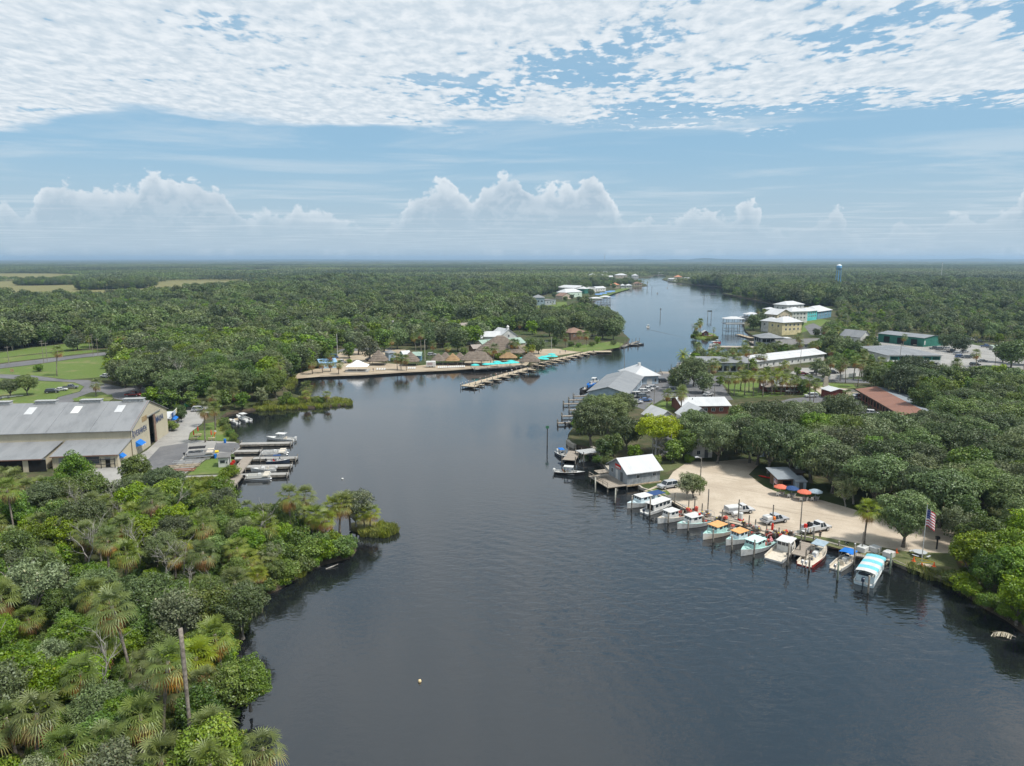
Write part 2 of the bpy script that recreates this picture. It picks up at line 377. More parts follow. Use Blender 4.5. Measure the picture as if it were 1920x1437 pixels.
area('roadside_lawn', [(-260, 716), (0, 692), (60, 685), (150, 672), (215, 665), (206, 690), (195, 707), (130, 712), (60, 704), (0, 702), (-260, 745)], Z2, M_LAWN)
area('road_verge', [(-260, 698), (0, 681), (60, 674), (120, 667), (212, 657), (212, 654), (120, 660), (0, 672), (-260, 690)], Z2, M_LAWN)
area('driveway', [(-260, 745), (0, 702), (60, 704), (120, 712), (165, 713), (210, 722), (255, 732), (262, 745), (230, 750), (210, 742), (190, 735), (170, 736), (148, 744), (135, 755), (95, 758), (110, 745), (150, 735), (158, 725), (140, 717), (80, 714), (0, 709), (-260, 762)], Z3, M_ASPH)
area('car_lawn', [(-260, 764), (0, 710), (80, 715), (140, 718), (157, 725), (149, 734), (108, 745), (92, 760), (0, 765), (-260, 800)], Z2, M_LAWN)
area('shade_gravel', [(190, 734), (255, 723), (300, 740), (330, 760), (260, 757), (215, 748)], Z2, M_ASPH)
area('beach', [(548, 711), (560, 700), (600, 690), (640, 680), (680, 676), (720, 681), (780, 686), (850, 680), (900, 676), (960, 676), (1000, 672), (985, 688), (950, 688), (900, 690.5), (850, 694.5), (760, 698.5), (680, 703.5), (600, 706.5)], Z1, M_BEACH)
area('beach', [(985, 662), (1005, 655), (1040, 654), (1075, 656), (1090, 660), (1040, 668), (1000, 674)], LAND+.028, M_BEACH)
area('resort_lot', [(620, 685), (625, 671), (640, 660), (700, 655), (760, 656), (770, 664), (720, 676), (680, 676)], LAND+.028, M_BEACH)
area('resort_lot', [(630, 660), (640, 655), (700, 651), (745, 655), (700, 657)], Z2, M_ASPH)
area('shore_lawn', [(1050, 656), (1075, 648), (1110, 645), (1150, 640), (1170, 645), (1160, 652), (1110, 660), (1085, 660)], Z2, M_LAWN)
area('resort_drive', [(940, 648), (985, 640), (1010, 636), (1030, 640), (1000, 648)], Z2, M_ASPH)
area('field', [(225, 612), (240, 604), (300, 600), (370, 606), (360, 616), (250, 617)], Z1, M_LAWN)
area('field', [(500, 605), (530, 599), (590, 598), (600, 603), (540, 609)], Z1, M_LAWN)
area('field', [(-20, 665), (60, 652), (170, 640), (175, 652), (60, 664), (-20, 674)], Z1, M_LAWN)
area('marsh', [(-300, 540), (0, 528), (130, 522), (260, 533), (330, 524), (420, 519), (530, 511), (545, 517), (520, 531), (450, 541), (330, 552), (200, 562), (100, 566), (0, 570), (-300, 582)], Z1, M_MARSH)
area('marsh', [(-300, 517), (0, 513), (90, 513), (220, 517), (160, 521), (80, 525), (0, 526), (-300, 531)], Z1, M_MARSH)
area('marsh', [(350, 508), (520, 505.2), (560, 509), (430, 514)], Z1, M_MARSH)
area('marsh_pool', [(440, 509.3), (512, 508), (510, 510), (450, 511)], Z2, M_WATER)
area('far_road', [(905, 590), (930, 575), (958, 564), (972, 560), (980, 561), (965, 567), (945, 577), (925, 590)], Z1, M_CONC)
area('far_lawn', [(1004, 574), (1025, 567), (1062, 566), (1064, 575), (1040, 577), (1010, 578)], Z1, M_LAWN)
area('far_lawn', [(1115, 560), (1140, 548), (1165, 541), (1185, 538), (1180, 542), (1150, 551), (1130, 559)], Z1, M_LAWN)
area('parking_lot', [(1215, 700), (1300, 702), (1340, 712), (1345, 735), (1352, 748), (1275, 750), (1265, 742), (1250, 745), (1228, 757), (1212, 770), (1185, 760), (1170, 745)], Z1, M_ASPH)
area('motel_road', [(1300, 702), (1320, 706), (1420, 703), (1520, 706), (1560, 709), (1630, 712), (1632, 719), (1560, 717), (1480, 713), (1420, 710), (1362, 709), (1352, 718), (1365, 738), (1375, 750), (1340, 752), (1336, 730)], Z2, M_ASPH)
area('palm_park', [(1354, 718), (1365, 711), (1420, 712), (1480, 716), (1470, 742), (1400, 746), (1375, 740)], Z3, M_LAWN)
area('palm_park', [(1505, 735), (1520, 730), (1535, 736), (1530, 742), (1505, 743)], Z3, M_LAWN)
area('sand_drive', [(1500, 729), (1520, 724), (1600, 730), (1612, 738), (1600, 746), (1545, 744), (1525, 728)], Z2, M_SAND)
area('cottage_lawn', [(1540, 718), (1600, 721), (1606, 729), (1560, 727), (1530, 723)], LAND+.042, M_LAWN)
area('cottage_road', [(1440, 760), (1480, 748), (1540, 742), (1610, 748), (1620, 765), (1660, 790), (1630, 800), (1600, 775), (1540, 755)], Z1, M_ASPH)
area('motel_lot', [(1480, 700), (1500, 690), (1600, 690), (1680, 700), (1690, 706), (1600, 706), (1500, 704)], Z1, M_CONC)
area('store_lot', [(1630, 660), (1640, 640), (1700, 628), (1790, 640), (1870, 655), (1960, 690), (1990, 720), (1880, 712), (1780, 702), (1765, 690), (1760, 675)], Z1, M_CONC)
area('store_lot', [(1760, 690), (1800, 686), (1900, 700), (1990, 712), (1990, 722), (1860, 712), (1790, 703)], Z2, M_CONC)
area('verge_lawn', [(1812, 690), (1850, 685), (1960, 698), (1960, 706), (1880, 700)], Z3, M_LAWN)
area('house_lawn', [(1430, 612), (1470, 605), (1540, 598), (1560, 602), (1530, 616), (1500, 625), (1440, 625)], Z1, M_LAWN)
area('house_road', [(1508, 612), (1525, 606), (1545, 616), (1545, 628), (1520, 628)], Z2, M_ASPH)
area('cottage_yard', [(1105, 845), (1135, 835), (1160, 860), (1250, 865), (1290, 855), (1300, 868), (1250, 885), (1150, 880)], LAND+.011, M_TURF, False)
area('lawn_patch', [(1225, 762), (1262, 745), (1275, 752), (1270, 768), (1240, 772)], Z2, M_LAWN)
# ================================================================== vegetation: leaf-built crowns, fan palms, snags
def m_leaf(ca, cb, cc, hue=.035, val=.8, trans=.13):
    m = bpy.data.materials.new('foliage'); m.use_nodes = True; t = NT(m.node_tree); t.n.clear()
    tone = t.new('ShaderNodeAttribute', attribute_name='tone').outputs['Fac']
    rnd = t.new('ShaderNodeObjectInfo').outputs['Random']
    c = t.mix(t.ss(tone, 0, .75), ca, cb); c = t.mix(t.ss(tone, .86, 1.0), c, cc)
    h = t.new('ShaderNodeHueSaturation', {'Hue': t.m('ADD', t.m('MULTIPLY', t.m('SUBTRACT', rnd, .5), hue), .5),
              'Value': t.m('ADD', t.m('MULTIPLY', t.m('FRACT', t.m('MULTIPLY', rnd, 7.31)), val), 1-val*.5), 'Saturation': t.m('ADD', t.m('MULTIPLY', t.m('FRACT', t.m('MULTIPLY', rnd, 3.7)), .3), 1.02), 'Color': c}).outputs[0]
    d1 = t.new('ShaderNodeBsdfDiffuse', {'Color': h}); d2 = t.new('ShaderNodeBsdfTranslucent', {'Color': h}); g = t.new('ShaderNodeBsdfGlossy', {'Color': (.9, .95, 1), 'Roughness': .5})
    s = t.new('ShaderNodeMixShader', {0: trans, 1: d1.outputs[0], 2: d2.outputs[0]})
    s2 = t.new('ShaderNodeMixShader', {0: .035, 1: s.outputs[0], 2: g.outputs[0]})
    t.l.new(s2.outputs[0], t.new('ShaderNodeOutputMaterial').inputs[0]); return m
L_OAK = m_leaf((0.073, 0.101, 0.042), (0.137, 0.175, 0.073), (0.231, 0.231, 0.140))
L_MID = m_leaf((0.069, 0.111, 0.028), (0.141, 0.204, 0.048), (0.252, 0.239, 0.088))
L_BRI = m_leaf((0.099, 0.158, 0.026), (0.193, 0.263, 0.047), (0.292, 0.292, 0.070))
L_LIME = m_leaf((.19, .245, .025), (.33, .385, .04), (.44, .43, .06), .02, .2)
L_GRY = m_leaf((.105, .128, .068), (.185, .212, .115), (.33, .29, .19))
L_PALM = m_leaf((0.070, 0.098, 0.029), (0.162, 0.193, 0.065), (0.291, 0.258, 0.095), .025, .35, .15)
L_PALMB = m_leaf((0.101, 0.143, 0.033), (0.226, 0.256, 0.065), (0.381, 0.321, 0.095), .02, .3, .15)
L_DEAD = m_leaf((0.209, 0.121, 0.056), (0.419, 0.241, 0.113), (0.531, 0.354, 0.193), .02, .3, .1)
L_GRASS = m_leaf((0.140, 0.175, 0.049), (0.266, 0.280, 0.091), (0.378, 0.336, 0.140), .02, .3, .2)
M_BARK = mat('bark_brown', (.16, .145, .125), .95, spec=.1, var=.35, scale=4)
M_PALMBARK = mat('bark_palm', (.235, .205, .175), .95, spec=.1, var=.3, scale=3)
M_SNAG = mat('bark_bleached', (.34, .32, .29), .95, spec=.1, var=.3, scale=3)

def cards(C, N, S, tone, rs):
    """irregular leaf-spray faces: centres, normals, sizes -> verts, faces"""
    n = len(C); r = rs.randn(n, 3); N = N/np.linalg.norm(N, axis=1, keepdims=True)
    A = r-(r*N).sum(1, keepdims=True)*N; A /= np.linalg.norm(A, axis=1, keepdims=True)+1e-9; B = np.cross(N, A)
    S = S[:, None]; k = rs.uniform(.55, 1.25, (n, 4, 1))
    V = np.stack([C+A*S*k[:, 0], C+B*S*.62*k[:, 1]-N*S*.12, C-A*S*k[:, 2], C-B*S*.62*k[:, 3]-N*S*.12], 1).reshape(-1, 3)
    return V, tone
def leaf_mesh(name, V, tone, m, extra=None, quad=4):
    n = len(V)//quad; me = bpy.data.meshes.new(name)
    if extra is not None: ev, ef = extra
    else: ev, ef = [], []
    nv = len(V)+len(ev); me.vertices.add(nv)
    allv = np.concatenate([V, np.array(ev).reshape(-1, 3)]) if len(ev) else V
    me.vertices.foreach_set('co', allv.astype(np.float32).ravel())
    loops = list(range(len(V))); starts = list(range(0, len(V), quad)); mi = [0]*n
    for f in ef: starts.append(len(loops)); loops += [i+len(V) for i in f]; mi.append(1)
    me.loops.add(len(loops)); me.loops.foreach_set('vertex_index', loops)
    me.polygons.add(len(starts)); me.polygons.foreach_set('loop_start', starts)
    for q in (m if isinstance(m, (list, tuple)) else [m]): me.materials.append(q)
    me.polygons.foreach_set('material_index', mi)
    a = me.attributes.new('tone', 'FLOAT', 'FACE'); a.data.foreach_set('value', np.concatenate([tone, np.full(len(ef), .5)]).astype(np.float32))
    me.update(calc_edges=True); me.validate(); return me

def make_crown(seed, H, Rc, nl, nc, cs, base=.35, flat=.75, gap=.0, lobe=(.26, .42), umb=0.0):
    """returns lobes and leaf arrays. H tree height, Rc crown radius"""
    rs = np.random.RandomState(seed); L = []
    zc = H*(base+(1-base)*.5); hz = H*(1-base)*.5
    tries = 0
    while len(L) < nl and tries < 4000:
        tries += 1
        p = rs.uniform(-1, 1, 3)
        q = np.linalg.norm(p)
        if q > 1 or q < .25 and rs.rand() < .5: continue
        if umb and p[2] < -.1 and np.hypot(p[0], p[1]) < .5: continue
        r = rs.uniform(*lobe)*Rc
        c = np.array([p[0]*(Rc-r*.8), p[1]*(Rc-r*.8), zc+p[2]*(hz-r*flat*.75)])
        if any(np.linalg.norm(c-o[0]) < .48*(r+o[1]) for o in L): continue
        L.append((c, r))
    w_ = np.array([r*r for _, r in L]); w_ /= w_.sum(); k = rs.choice(len(L), nc, p=w_)
    cen = np.array([L[i][0] for i in k]); rad = np.array([L[i][1] for i in k])[:, None]
    D = rs.randn(nc, 3); D[:, 2] = D[:, 2]*.9+.32; D /= np.linalg.norm(D, axis=1, keepdims=True)
    depth = 1-np.abs(rs.randn(nc, 1))*.20
    # sprays gather in twig clumps so the outline stays ragged
    cl = np.sin(D*rs.uniform(4.5, 7.5, 3)+rs.uniform(0, 6, 3)).sum(1, keepdims=True)/3
    C = cen+D*rad*np.clip(depth+cl*.34, .12, 1.5)*np.array([1, 1, flat])
    N = D*.8+rs.randn(nc, 3)*.55+np.array([0, 0, .35])
    S = cs*rs.uniform(.6, 1.35, nc)
    lt = rs.uniform(-.22, .22, len(L))[k]
    tone = np.clip(rs.beta(2.2, 2.4, nc)*.8+.05+lt+(rs.rand(nc) > .982)*.5, 0, 1)
    if gap: keep = rs.rand(nc) > gap; C, N, S, tone = C[keep], N[keep], S[keep], tone[keep]
    V, tone = cards(C, N, S, tone, rs); return L, V, tone
def limbs(seed, H, L, base, r0, lean=.25, m_=None, multi=1):
    rs = random.Random(seed); b = MB()
    fork = Vector((rs.uniform(-lean, lean), rs.uniform(-lean, lean), H*base*.72))
    for q in range(multi):
        o = Vector((rs.uniform(-.5, .5), rs.uniform(-.5, .5), 0))*(multi > 1)
        f = fork+o*1.6
        b.tube([o+Vector((0, 0, -.3)), o*1.2+Vector((0, 0, .25)), o.lerp(f, .5)+Vector((0, 0, f.z*.15)), f], [r0*1.45, r0*1.05, r0*.85, r0*.7], 7)
    for c, r in L[:14]:
        c = Vector(c); m = fork.lerp(c, .5)+Vector((rs.uniform(-.5, .5), rs.uniform(-.5, .5), rs.uniform(-.2, .5)))
        b.tube([fork, m, c], [r0*.5, r0*.3, r0*.12], 5)
        e = c+Vector((rs.uniform(-1, 1), rs.uniform(-1, 1), rs.uniform(.2, .9)))*r*1.25
        b.tube([c, e], [r0*.14, r0*.05], 4); b.tube([c.lerp(e, .4), e+Vector((rs.uniform(-1, 1), rs.uniform(-1, 1), rs.uniform(-.3, .4)))*r*.6], [r0*.09, r0*.04], 4)
    return b
def make_snag(seed, H, r0, lev=3):
    rs = random.Random(seed); b = MB()
    def grow(p, d, L, r, k):
        pts = [p]; q = p
        for i in range(3):
            d = (d+Vector((rs.uniform(-.35, .35), rs.uniform(-.35, .35), rs.uniform(-.12, .22)))).normalized(); q = q+d*L/3; pts.append(q)
            if k > 0 and (i or k < lev):
                for _ in range(rs.randint(1, 2)):
                    a = (d*.7+Vector((rs.uniform(-1, 1), rs.uniform(-1, 1), rs.uniform(-.15, .7)))).normalized(); grow(q, a, L*rs.uniform(.45, .7), r*.5, k-1)
        b.tube(pts, [r, r*.8, r*.6, r*.38], 5 if r > .05 else 4)
    grow(Vector((0, 0, -.3)), Vector((0, 0, 1)), H*.62, r0, lev); return b

def palm_crown(seed, n=30, Rf=1.75, dead=11, seg=13):
    """cabbage palm head: fan fronds on arching stalks plus a skirt of brown ones. origin at trunk top"""
    rs = random.Random(seed); V, T, Vd, Td = [], [], [], []
    def frond(az, el, pet, fr, droop, VV, TT, tone):
        ca, sa = math.cos(az), math.sin(az); o = Vector((ca, sa, 0)); up = Vector((0, 0, 1)); sd_ = Vector((-sa, ca, 0))
        d = o*math.cos(el)+up*math.sin(el)
        hub = d*pet+up*(-.12*pet*droop)
        # stalk
        wd = sd_*.022; VV += [-wd, wd, hub+wd*.7, hub-wd*.7]; TT.append(min(1, tone+.1))
        d2 = (d+up*(-.25*droop)).normalized(); nrm = sd_.cross(d2).normalized()
        for i in range(seg):
            a = (i/(seg-1)-.5)*R(205); wv = math.cos(a*.62)
            q = (d2*math.cos(a)+sd_*math.sin(a)).normalized(); L = fr*(.62+.38*wv)*rs.uniform(.9, 1.08)
            t = q.cross(nrm).normalized()*fr*.042
            mid = hub+q*L*.58+nrm*(-.04)*abs(a)*fr+up*(-.10*droop*fr); tip = hub+q*L*.95+up*(-(.36+.3*rs.random())*droop*fr)-nrm*.1*abs(a)
            VV += [hub-t*.35, hub+t*.35, mid+t, mid-t]; TT.append(min(1, max(0, tone+rs.uniform(-.12, .12))))
            VV += [mid-t, mid+t, tip+t*.12, tip-t*.12]; TT.append(min(1, max(0, tone+rs.uniform(-.05, .25))))
    for i in range(n):
        u = (i+.5)/n; el = R(80-108*u**.8+rs.uniform(-10, 10)); az = i*2.39996+rs.uniform(-.2, .2)
        frond(az, el, rs.uniform(.75, 1.05)*Rf*.62, Rf*rs.uniform(.46, .58), .35+.6*u, V, T, .30+.25*rs.random()+.22*(u > .65)+.38*(u > .88)*rs.random())
    for i in range(dead):
        frond(i*2.4+rs.uniform(-.5, .5), R(rs.uniform(-72, -38)), Rf*.5, Rf*.45, 1.25, Vd, Td, rs.uniform(.1, .9))
    return np.array([tuple(v) for v in V]), np.array(T), np.array([tuple(v) for v in Vd]), np.array(Td)
def palm_trunk(seed, H, r=.17, lean=.5):
    rs = random.Random(seed); b = MB(); a = rs.uniform(0, 6.28); pts = []; rad = []
    for i in range(7):
        u = i/6; k = lean*math.sin(u*1.6)*(u**1.3)
        pts.append((math.cos(a)*k, math.sin(a)*k, -.3+(H+.3)*u)); rad.append(r*(1.25 if i == 0 else 1.0+.12*math.sin(i*1.7))*(1.0 if u < .85 else 1.12))
    b.tube(pts, rad, 7); return b, Vector(pts[-1])
def feather_crown(seed, n=26, Rf=3.0, pairs=15):
    rs = random.Random(seed); V, T = [], []
    for i in range(n):
        u = (i+.5)/n; el = R(80-105*u); az = i*2.39996; o = Vector((math.cos(az), math.sin(az), 0)); s_ = Vector((-math.sin(az), math.cos(az), 0)); up = Vector((0, 0, 1))
        p = Vector((0, 0, 0)); d = o*math.cos(el)+up*math.sin(el); tone = rs.uniform(.25, .7)
        for k in range(pairs):
            q = p+d*Rf/pairs; d = (d-up*.085*(1+.5*u)).normalized(); L = Rf*.24*math.sin(.35+2.5*(k+1)/(pairs+1))
            V += [p-s_*.02, p+s_*.02, q+s_*.02, q-s_*.02]; T.append(tone)
            for sg in (-1, 1):
                e = p+(s_*sg*.85+d*.55-up*.35).normalized()*L; wv = d*Rf/pairs*.42
                V += [p, p+wv*1.6, e+wv*.5, e]; T.append(min(1, tone+rs.uniform(-.1, .25)))
            p = q
    return np.array([tuple(v) for v in V]), np.array(T)
def tuft(seed, n=220, R0=1.0, H=1.3):
    rs = np.random.RandomState(seed); V = []; T = []
    for i in range(n):
        a, r = rs.uniform(0, 6.28), R0*math.sqrt(rs.rand()); x, y = r*math.cos(a), r*math.sin(a); h = H*rs.uniform(.55, 1.1)*(1-.35*(r/R0)**2); l = rs.uniform(.1, .55)*h
        b_ = rs.uniform(0, 6.28); dx, dy = math.cos(b_), math.sin(b_); w_ = .05
        V += [(x-dy*w_, y+dx*w_, -.1), (x+dy*w_, y-dx*w_, -.1), (x+dx*l*.4+dy*w_*.8, y+dy*l*.4-dx*w_*.8, h*.65), (x+dx*l, y+dy*l, h)]; T.append(rs.rand()*.9)
    return np.array(V), np.array(T)

# each kind: list of (trunk mesh, crown mesh, [extra (name, mesh)], nominal height)
PROTO = {}
def add_broad(kind, lm, seeds, H, Rc, nl, nc, cs, base, flat, r0, multi=1, gap=0, umb=0, bark=None, lobe=(.26, .42), name='broadleaf'):
    for s in seeds:
        L, V, T = make_crown(s, H, Rc, nl, nc, cs, base, flat, gap, lobe, umb)
        tr = limbs(s, H, L, base, r0, .35, multi=multi).mesh('trunk', bark or M_BARK)
        ex = []
        PROTO.setdefault(kind, []).append((tr, leaf_mesh('crown', V, T, lm), ex, H))
add_broad('oak', L_OAK, (1, 2, 3, 4), 10.5, 5.6, 34, 16500, .175, .26, .72, .34, umb=1, lobe=(.22, .38))
add_broad('mid', L_MID, (11, 12, 13), 8.5, 3.7, 26, 11000, .155, .20, .85, .20, lobe=(.24, .42))
add_broad('bright', L_BRI, (21, 22), 7.5, 3.3, 22, 9500, .148, .16, .85, .17, multi=2, lobe=(.24, .42))
add_broad('lime', L_LIME, (31,), 10.0, 5.0, 28, 12000, .165, .40, .60, .22, multi=3, gap=.1, umb=1, bark=M_SNAG, lobe=(.2, .34))
add_broad('grey', L_GRY, (41, 42), 8.5, 3.9, 28, 8000, .148, .25, .85, .18, gap=.15, bark=M_SNAG, lobe=(.2, .36))
add_broad('shrub', L_MID, (51, 52), 3.2, 2.3, 14, 4000, .135, .02, .8, .08, multi=2, lobe=(.3, .5))
add_broad('shrubb', L_BRI, (55,), 3.2, 2.3, 14, 4000, .135, .02, .8, .08, multi=2, lobe=(.3, .5))
# grey moss hanging under the oaks' limbs
for k, (tr, cr, ex, H) in enumerate(PROTO['oak']):
    rs = np.random.RandomState(80+k); n = 200; a = rs.uniform(0, 6.28, n); r = 4.9*np.sqrt(rs.uniform(.1, 1, n)); z = rs.uniform(4.2, 8.0, n)
    V = []
    for i in range(n):
        x, y = r[i]*math.cos(a[i]), r[i]*math.sin(a[i]); q = rs.uniform(0, 3.14); dx, dy = math.cos(q)*.13, math.sin(q)*.13; h = rs.uniform(.4, 1.1)
        V += [(x-dx, y-dy, z[i]), (x+dx, y+dy, z[i]), (x+dx*.6, y+dy*.6, z[i]-h*.6), (x, y, z[i]-h)]
    ex.append(('moss', leaf_mesh('moss', np.array(V), rs.uniform(.2, 1, n), L_GRY)))
for kind, lm, hs in (('palm', L_PALM, (5.0, 7.5, 10.0, 6.2)), ('palmb', L_PALMB, (5.5, 7.5, 9.0))):
    for k, h in enumerate(hs):
        b, top = palm_trunk(60+k, h, .19 if h < 9 else .17, .5 if h < 8 else 1.1)
        V, T, Vd, Td = palm_crown(70+k+len(kind), 26+4*(k % 2), 2.6)
        o = np.array(top)
        PROTO.setdefault(kind, []).append((b.mesh('trunk', M_PALMBARK, True), leaf_mesh('crown', V+o, T, lm), [('dead_fronds', leaf_mesh('dead_fronds', Vd+o, Td, L_DEAD))], h+1.4))
for k, h in enumerate((4.5, 6.5)):
    b, top = palm_trunk(90+k, h, .24, .25); V, T = feather_crown(95+k)
    PROTO.setdefault('feather', []).append((b.mesh('trunk', M_PALMBARK, True), leaf_mesh('crown', V+np.array(top), T, L_PALMB), [], h+1.6))
for s in (1, 2, 3):
    PROTO.setdefault('snag', []).append((make_snag(100+s, 8, .17).mesh('trunk', M_SNAG), None, [], 8.0))
b, top = palm_trunk(120, 13.0, .17, .8); PROTO['deadpalm'] = [(b.mesh('trunk', M_PALMBARK, True), None, [], 13.0)]
NAMEOF = dict(oak='oak_tree', mid='leafy_tree', bright='leafy_tree', lime='leafy_tree', grey='leafy_tree', shrub='shrub', shrubb='shrub', palm='cabbage_palm', palmb='cabbage_palm', feather='date_palm', snag='dead_tree', deadpalm='dead_palm_trunk')
CATOF = dict(oak='tree', mid='tree', bright='tree', lime='tree', grey='tree', shrub='shrub', shrubb='shrub', palm='palm', palmb='palm', feather='palm', snag='dead tree', deadpalm='dead tree')
DESC = dict(oak='dark mossy oak', mid='rounded green tree', bright='bright green leafy tree', lime='yellow-green tree', grey='grey-green tree', shrub='low green shrub', shrubb='low bright green shrub',
            palm='dull green fan palm', palmb='fresh green fan palm', feather='feathery date palm', snag='bleached bare tree', deadpalm='tall headless palm trunk')
ORD = 'first second third fourth fifth sixth seventh eighth ninth tenth eleventh twelfth thirteenth fourteenth fifteenth sixteenth seventeenth eighteenth nineteenth twentieth'.split()
TREES = []                                         # kind, x, y, z, height, cluster phrase, own label
def T(kind, px, py, h, cluster='', label=None, z=None):
    p = G(px, py, LAND if z is None else z); TREES.append((kind, p.x, p.y, p.z, h, cluster, label))
FOOT = []
# ================================================================== builders: houses, boats, cars, docks, people
WHITE = mat('paint_white', (.58, .58, .565), .5, var=.08, scale=1.2)
GLASS = mat('window_glass', (.03, .04, .05), .12, spec=.6)
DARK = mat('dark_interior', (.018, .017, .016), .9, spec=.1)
BLACK = mat('black_rubber', (.02, .02, .022), .6)
STEEL = mat('steel_grey', (.42, .43, .44), .4, .6)
ALU = mat('bare_aluminium', (.58, .59, .60), .35, .7)
WOOD = mat('weathered_wood', (.30, .26, .215), .9, spec=.15, var=.3, scale=2.5)
WOODP = mat('piling_wood', (.26, .235, .20), .9, spec=.15, var=.35, scale=1.5)
TAN = mat('tan_wood', (.40, .32, .22), .85, spec=.2, var=.25, scale=2.0)
def m_plank(ca, cb, per, ax):
    def f(t, b):
        o = t.new('ShaderNodeTexCoord').outputs['Object']; s = t.new('ShaderNodeSeparateXYZ', {0: o}); v = s.outputs[ax]
        k = t.m('FRACT', t.m('DIVIDE', v, per)); gap = t.ss(t.m('ABSOLUTE', t.m('SUBTRACT', k, .5)), .40, .48)
        rn = t.new('ShaderNodeTexWhiteNoise', {'W': t.m('FLOOR', t.m('DIVIDE', v, per))}, noise_dimensions='1D').outputs[0]
        c = t.mix(t.m('ADD', t.m('MULTIPLY', rn, .6), t.m('MULTIPLY', t.noise(o, 1.5, 5), .4)), ca, cb)
        t.put(b.inputs['Base Color'], t.mix(t.m('MULTIPLY', gap, .75), c, (.05, .045, .04)))
        t.put(b.inputs['Normal'], t.new('ShaderNodeBump', {'Height': t.m('SUBTRACT', 1.0, gap), 'Strength': .6, 'Distance': .03}).outputs[0])
    return f
PLANKX = mat('deck_planks', rough=.9, spec=.15, fn=m_plank((.36, .315, .265), (.25, .215, .18), .30, 0))
PLANKT = mat('tan_deck_planks', rough=.9, spec=.15, fn=m_plank((.50, .42, .31), (.40, .33, .24), .30, 0))
def m_metal(c, c2, ax, per=.6, metal=.25, rough=.45):
    def f(t, b):
        o = t.new('ShaderNodeTexCoord').outputs['Object']; s = t.new('ShaderNodeSeparateXYZ', {0: o}); v = s.outputs[ax]
        k = t.m('FRACT', t.m('DIVIDE', v, per)); rib = t.ss(t.m('ABSOLUTE', t.m('SUBTRACT', k, .5)), .36, .5)
        pan = t.new('ShaderNodeTexWhiteNoise', {'W': t.m('FLOOR', t.m('DIVIDE', v, per*3))}, noise_dimensions='1D').outputs[0]
        dirt = t.ss(t.noise(t.vm('MULTIPLY', o, (1, .35, 1) if ax == 0 else (.35, 1, 1)), .35, 6, .65), .42, .72)
        cc = t.mix(t.m('ADD', t.m('MULTIPLY', dirt, .7), t.m('MULTIPLY', pan, .22)), c, c2)
        t.put(b.inputs['Base Color'], t.mix(t.m('MULTIPLY', rib, .18), cc, c2)); b.inputs['Metallic'].default_value = metal
        t.put(b.inputs['Normal'], t.new('ShaderNodeBump', {'Height': rib, 'Strength': .35, 'Distance': .05}).outputs[0])
    return f
RT = {}
def roofm(key, ax):
    if (key, ax) in RT: return RT[key, ax]
    c, c2, mt = dict(white=((.52, .53, .54), (.42, .43, .44), .0), grey=((.27, .285, .30), (.20, .21, .22), .1), pale=((.245, .252, .26), (.165, .172, .18), .05), bluegrey=((.27, .30, .33), (.21, .235, .26), .1), green=((.30, .40, .34), (.24, .32, .27), .05),
        brown=((.24, .15, .11), (.17, .11, .085), .0), rust=((.245, .125, .09), (.19, .10, .075), .0), dgrey=((.17, .165, .16), (.12, .12, .12), .0), orange=((.50, .22, .12), (.38, .17, .10), .0), shingle=((.30, .26, .23), (.22, .19, .17), .0), blue=((.25, .42, .62), (.2, .34, .5), .0), tar=((.35, .31, .26), (.26, .23, .2), .0))[key]
    RT[key, ax] = mat('roof_%s_%d' % (key, ax), rough=.5 if mt else .75, spec=.3, fn=m_metal(c, c2, ax, .62, mt)); return RT[key, ax]
WALLC = dict(cream=(.50, .45, .33), white=(.55, .55, .53), grey=(.30, .325, .345), brick=(.19, .075, .055), red=(.17, .05, .04), yellow=(.62, .54, .32), teal=(.10, .48, .50), blue=(.14, .27, .36), bluegrey=(.34, .42, .50), green=(.035, .16, .12), tan=(.48, .41, .32), brown=(.16, .10, .07), pgreen=(.50, .62, .52), lblue=(.36, .52, .66))
def wallm(k): return mat('wall_'+k, WALLC[k], .8, spec=.2, var=.14, scale=.5)
UNIT = {}
def unit_win(): 
    if 'w' not in UNIT:
        b = MB(); b.box(-.5, -.06, -.5, .5, .0, -.42).box(-.5, -.06, .42, .5, .0, .5).box(-.5, -.06, -.42, -.43, 0, .42).box(.43, -.06, -.42, .5, 0, .42).box(-.02, -.055, -.42, .02, 0, .42)
        UNIT['w'] = b.mesh('window', WHITE); c = MB(); c.box(-.43, -.025, -.42, .43, .0, .42); UNIT['p'] = c.mesh('pane', GLASS)
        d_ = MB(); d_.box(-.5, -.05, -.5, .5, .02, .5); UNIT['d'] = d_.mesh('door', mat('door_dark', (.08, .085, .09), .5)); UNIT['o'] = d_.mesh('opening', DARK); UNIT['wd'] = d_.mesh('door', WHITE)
        UNIT['g'] = d_.mesh('window', GLASS)
    return UNIT
def put_opening(parent, side, u, z, w_, h, kind, W, D):
    """side f/b/l/r of a W x D box, u along that side, z = centre height"""
    U = unit_win(); me = {'w': U['w'], 'g': U['g'], 'd': U['d'], 'o': U['o'], 'wd': U['wd']}[kind]
    loc, rz = {'f': ((u, -.01, z), 0), 'b': ((u, D+.01, z), math.pi), 'l': ((-.01, u, z), -math.pi/2), 'r': ((W+.01, u, z), math.pi/2)}[side]
    nm = {'w': 'window', 'g': 'window', 'd': 'door', 'o': 'opening', 'wd': 'door'}[kind]
    o = link(nm, me, parent, loc, rz); o.scale = (w_, 1, h)
    if kind == 'w': link('pane', U['p'], o)
    return o
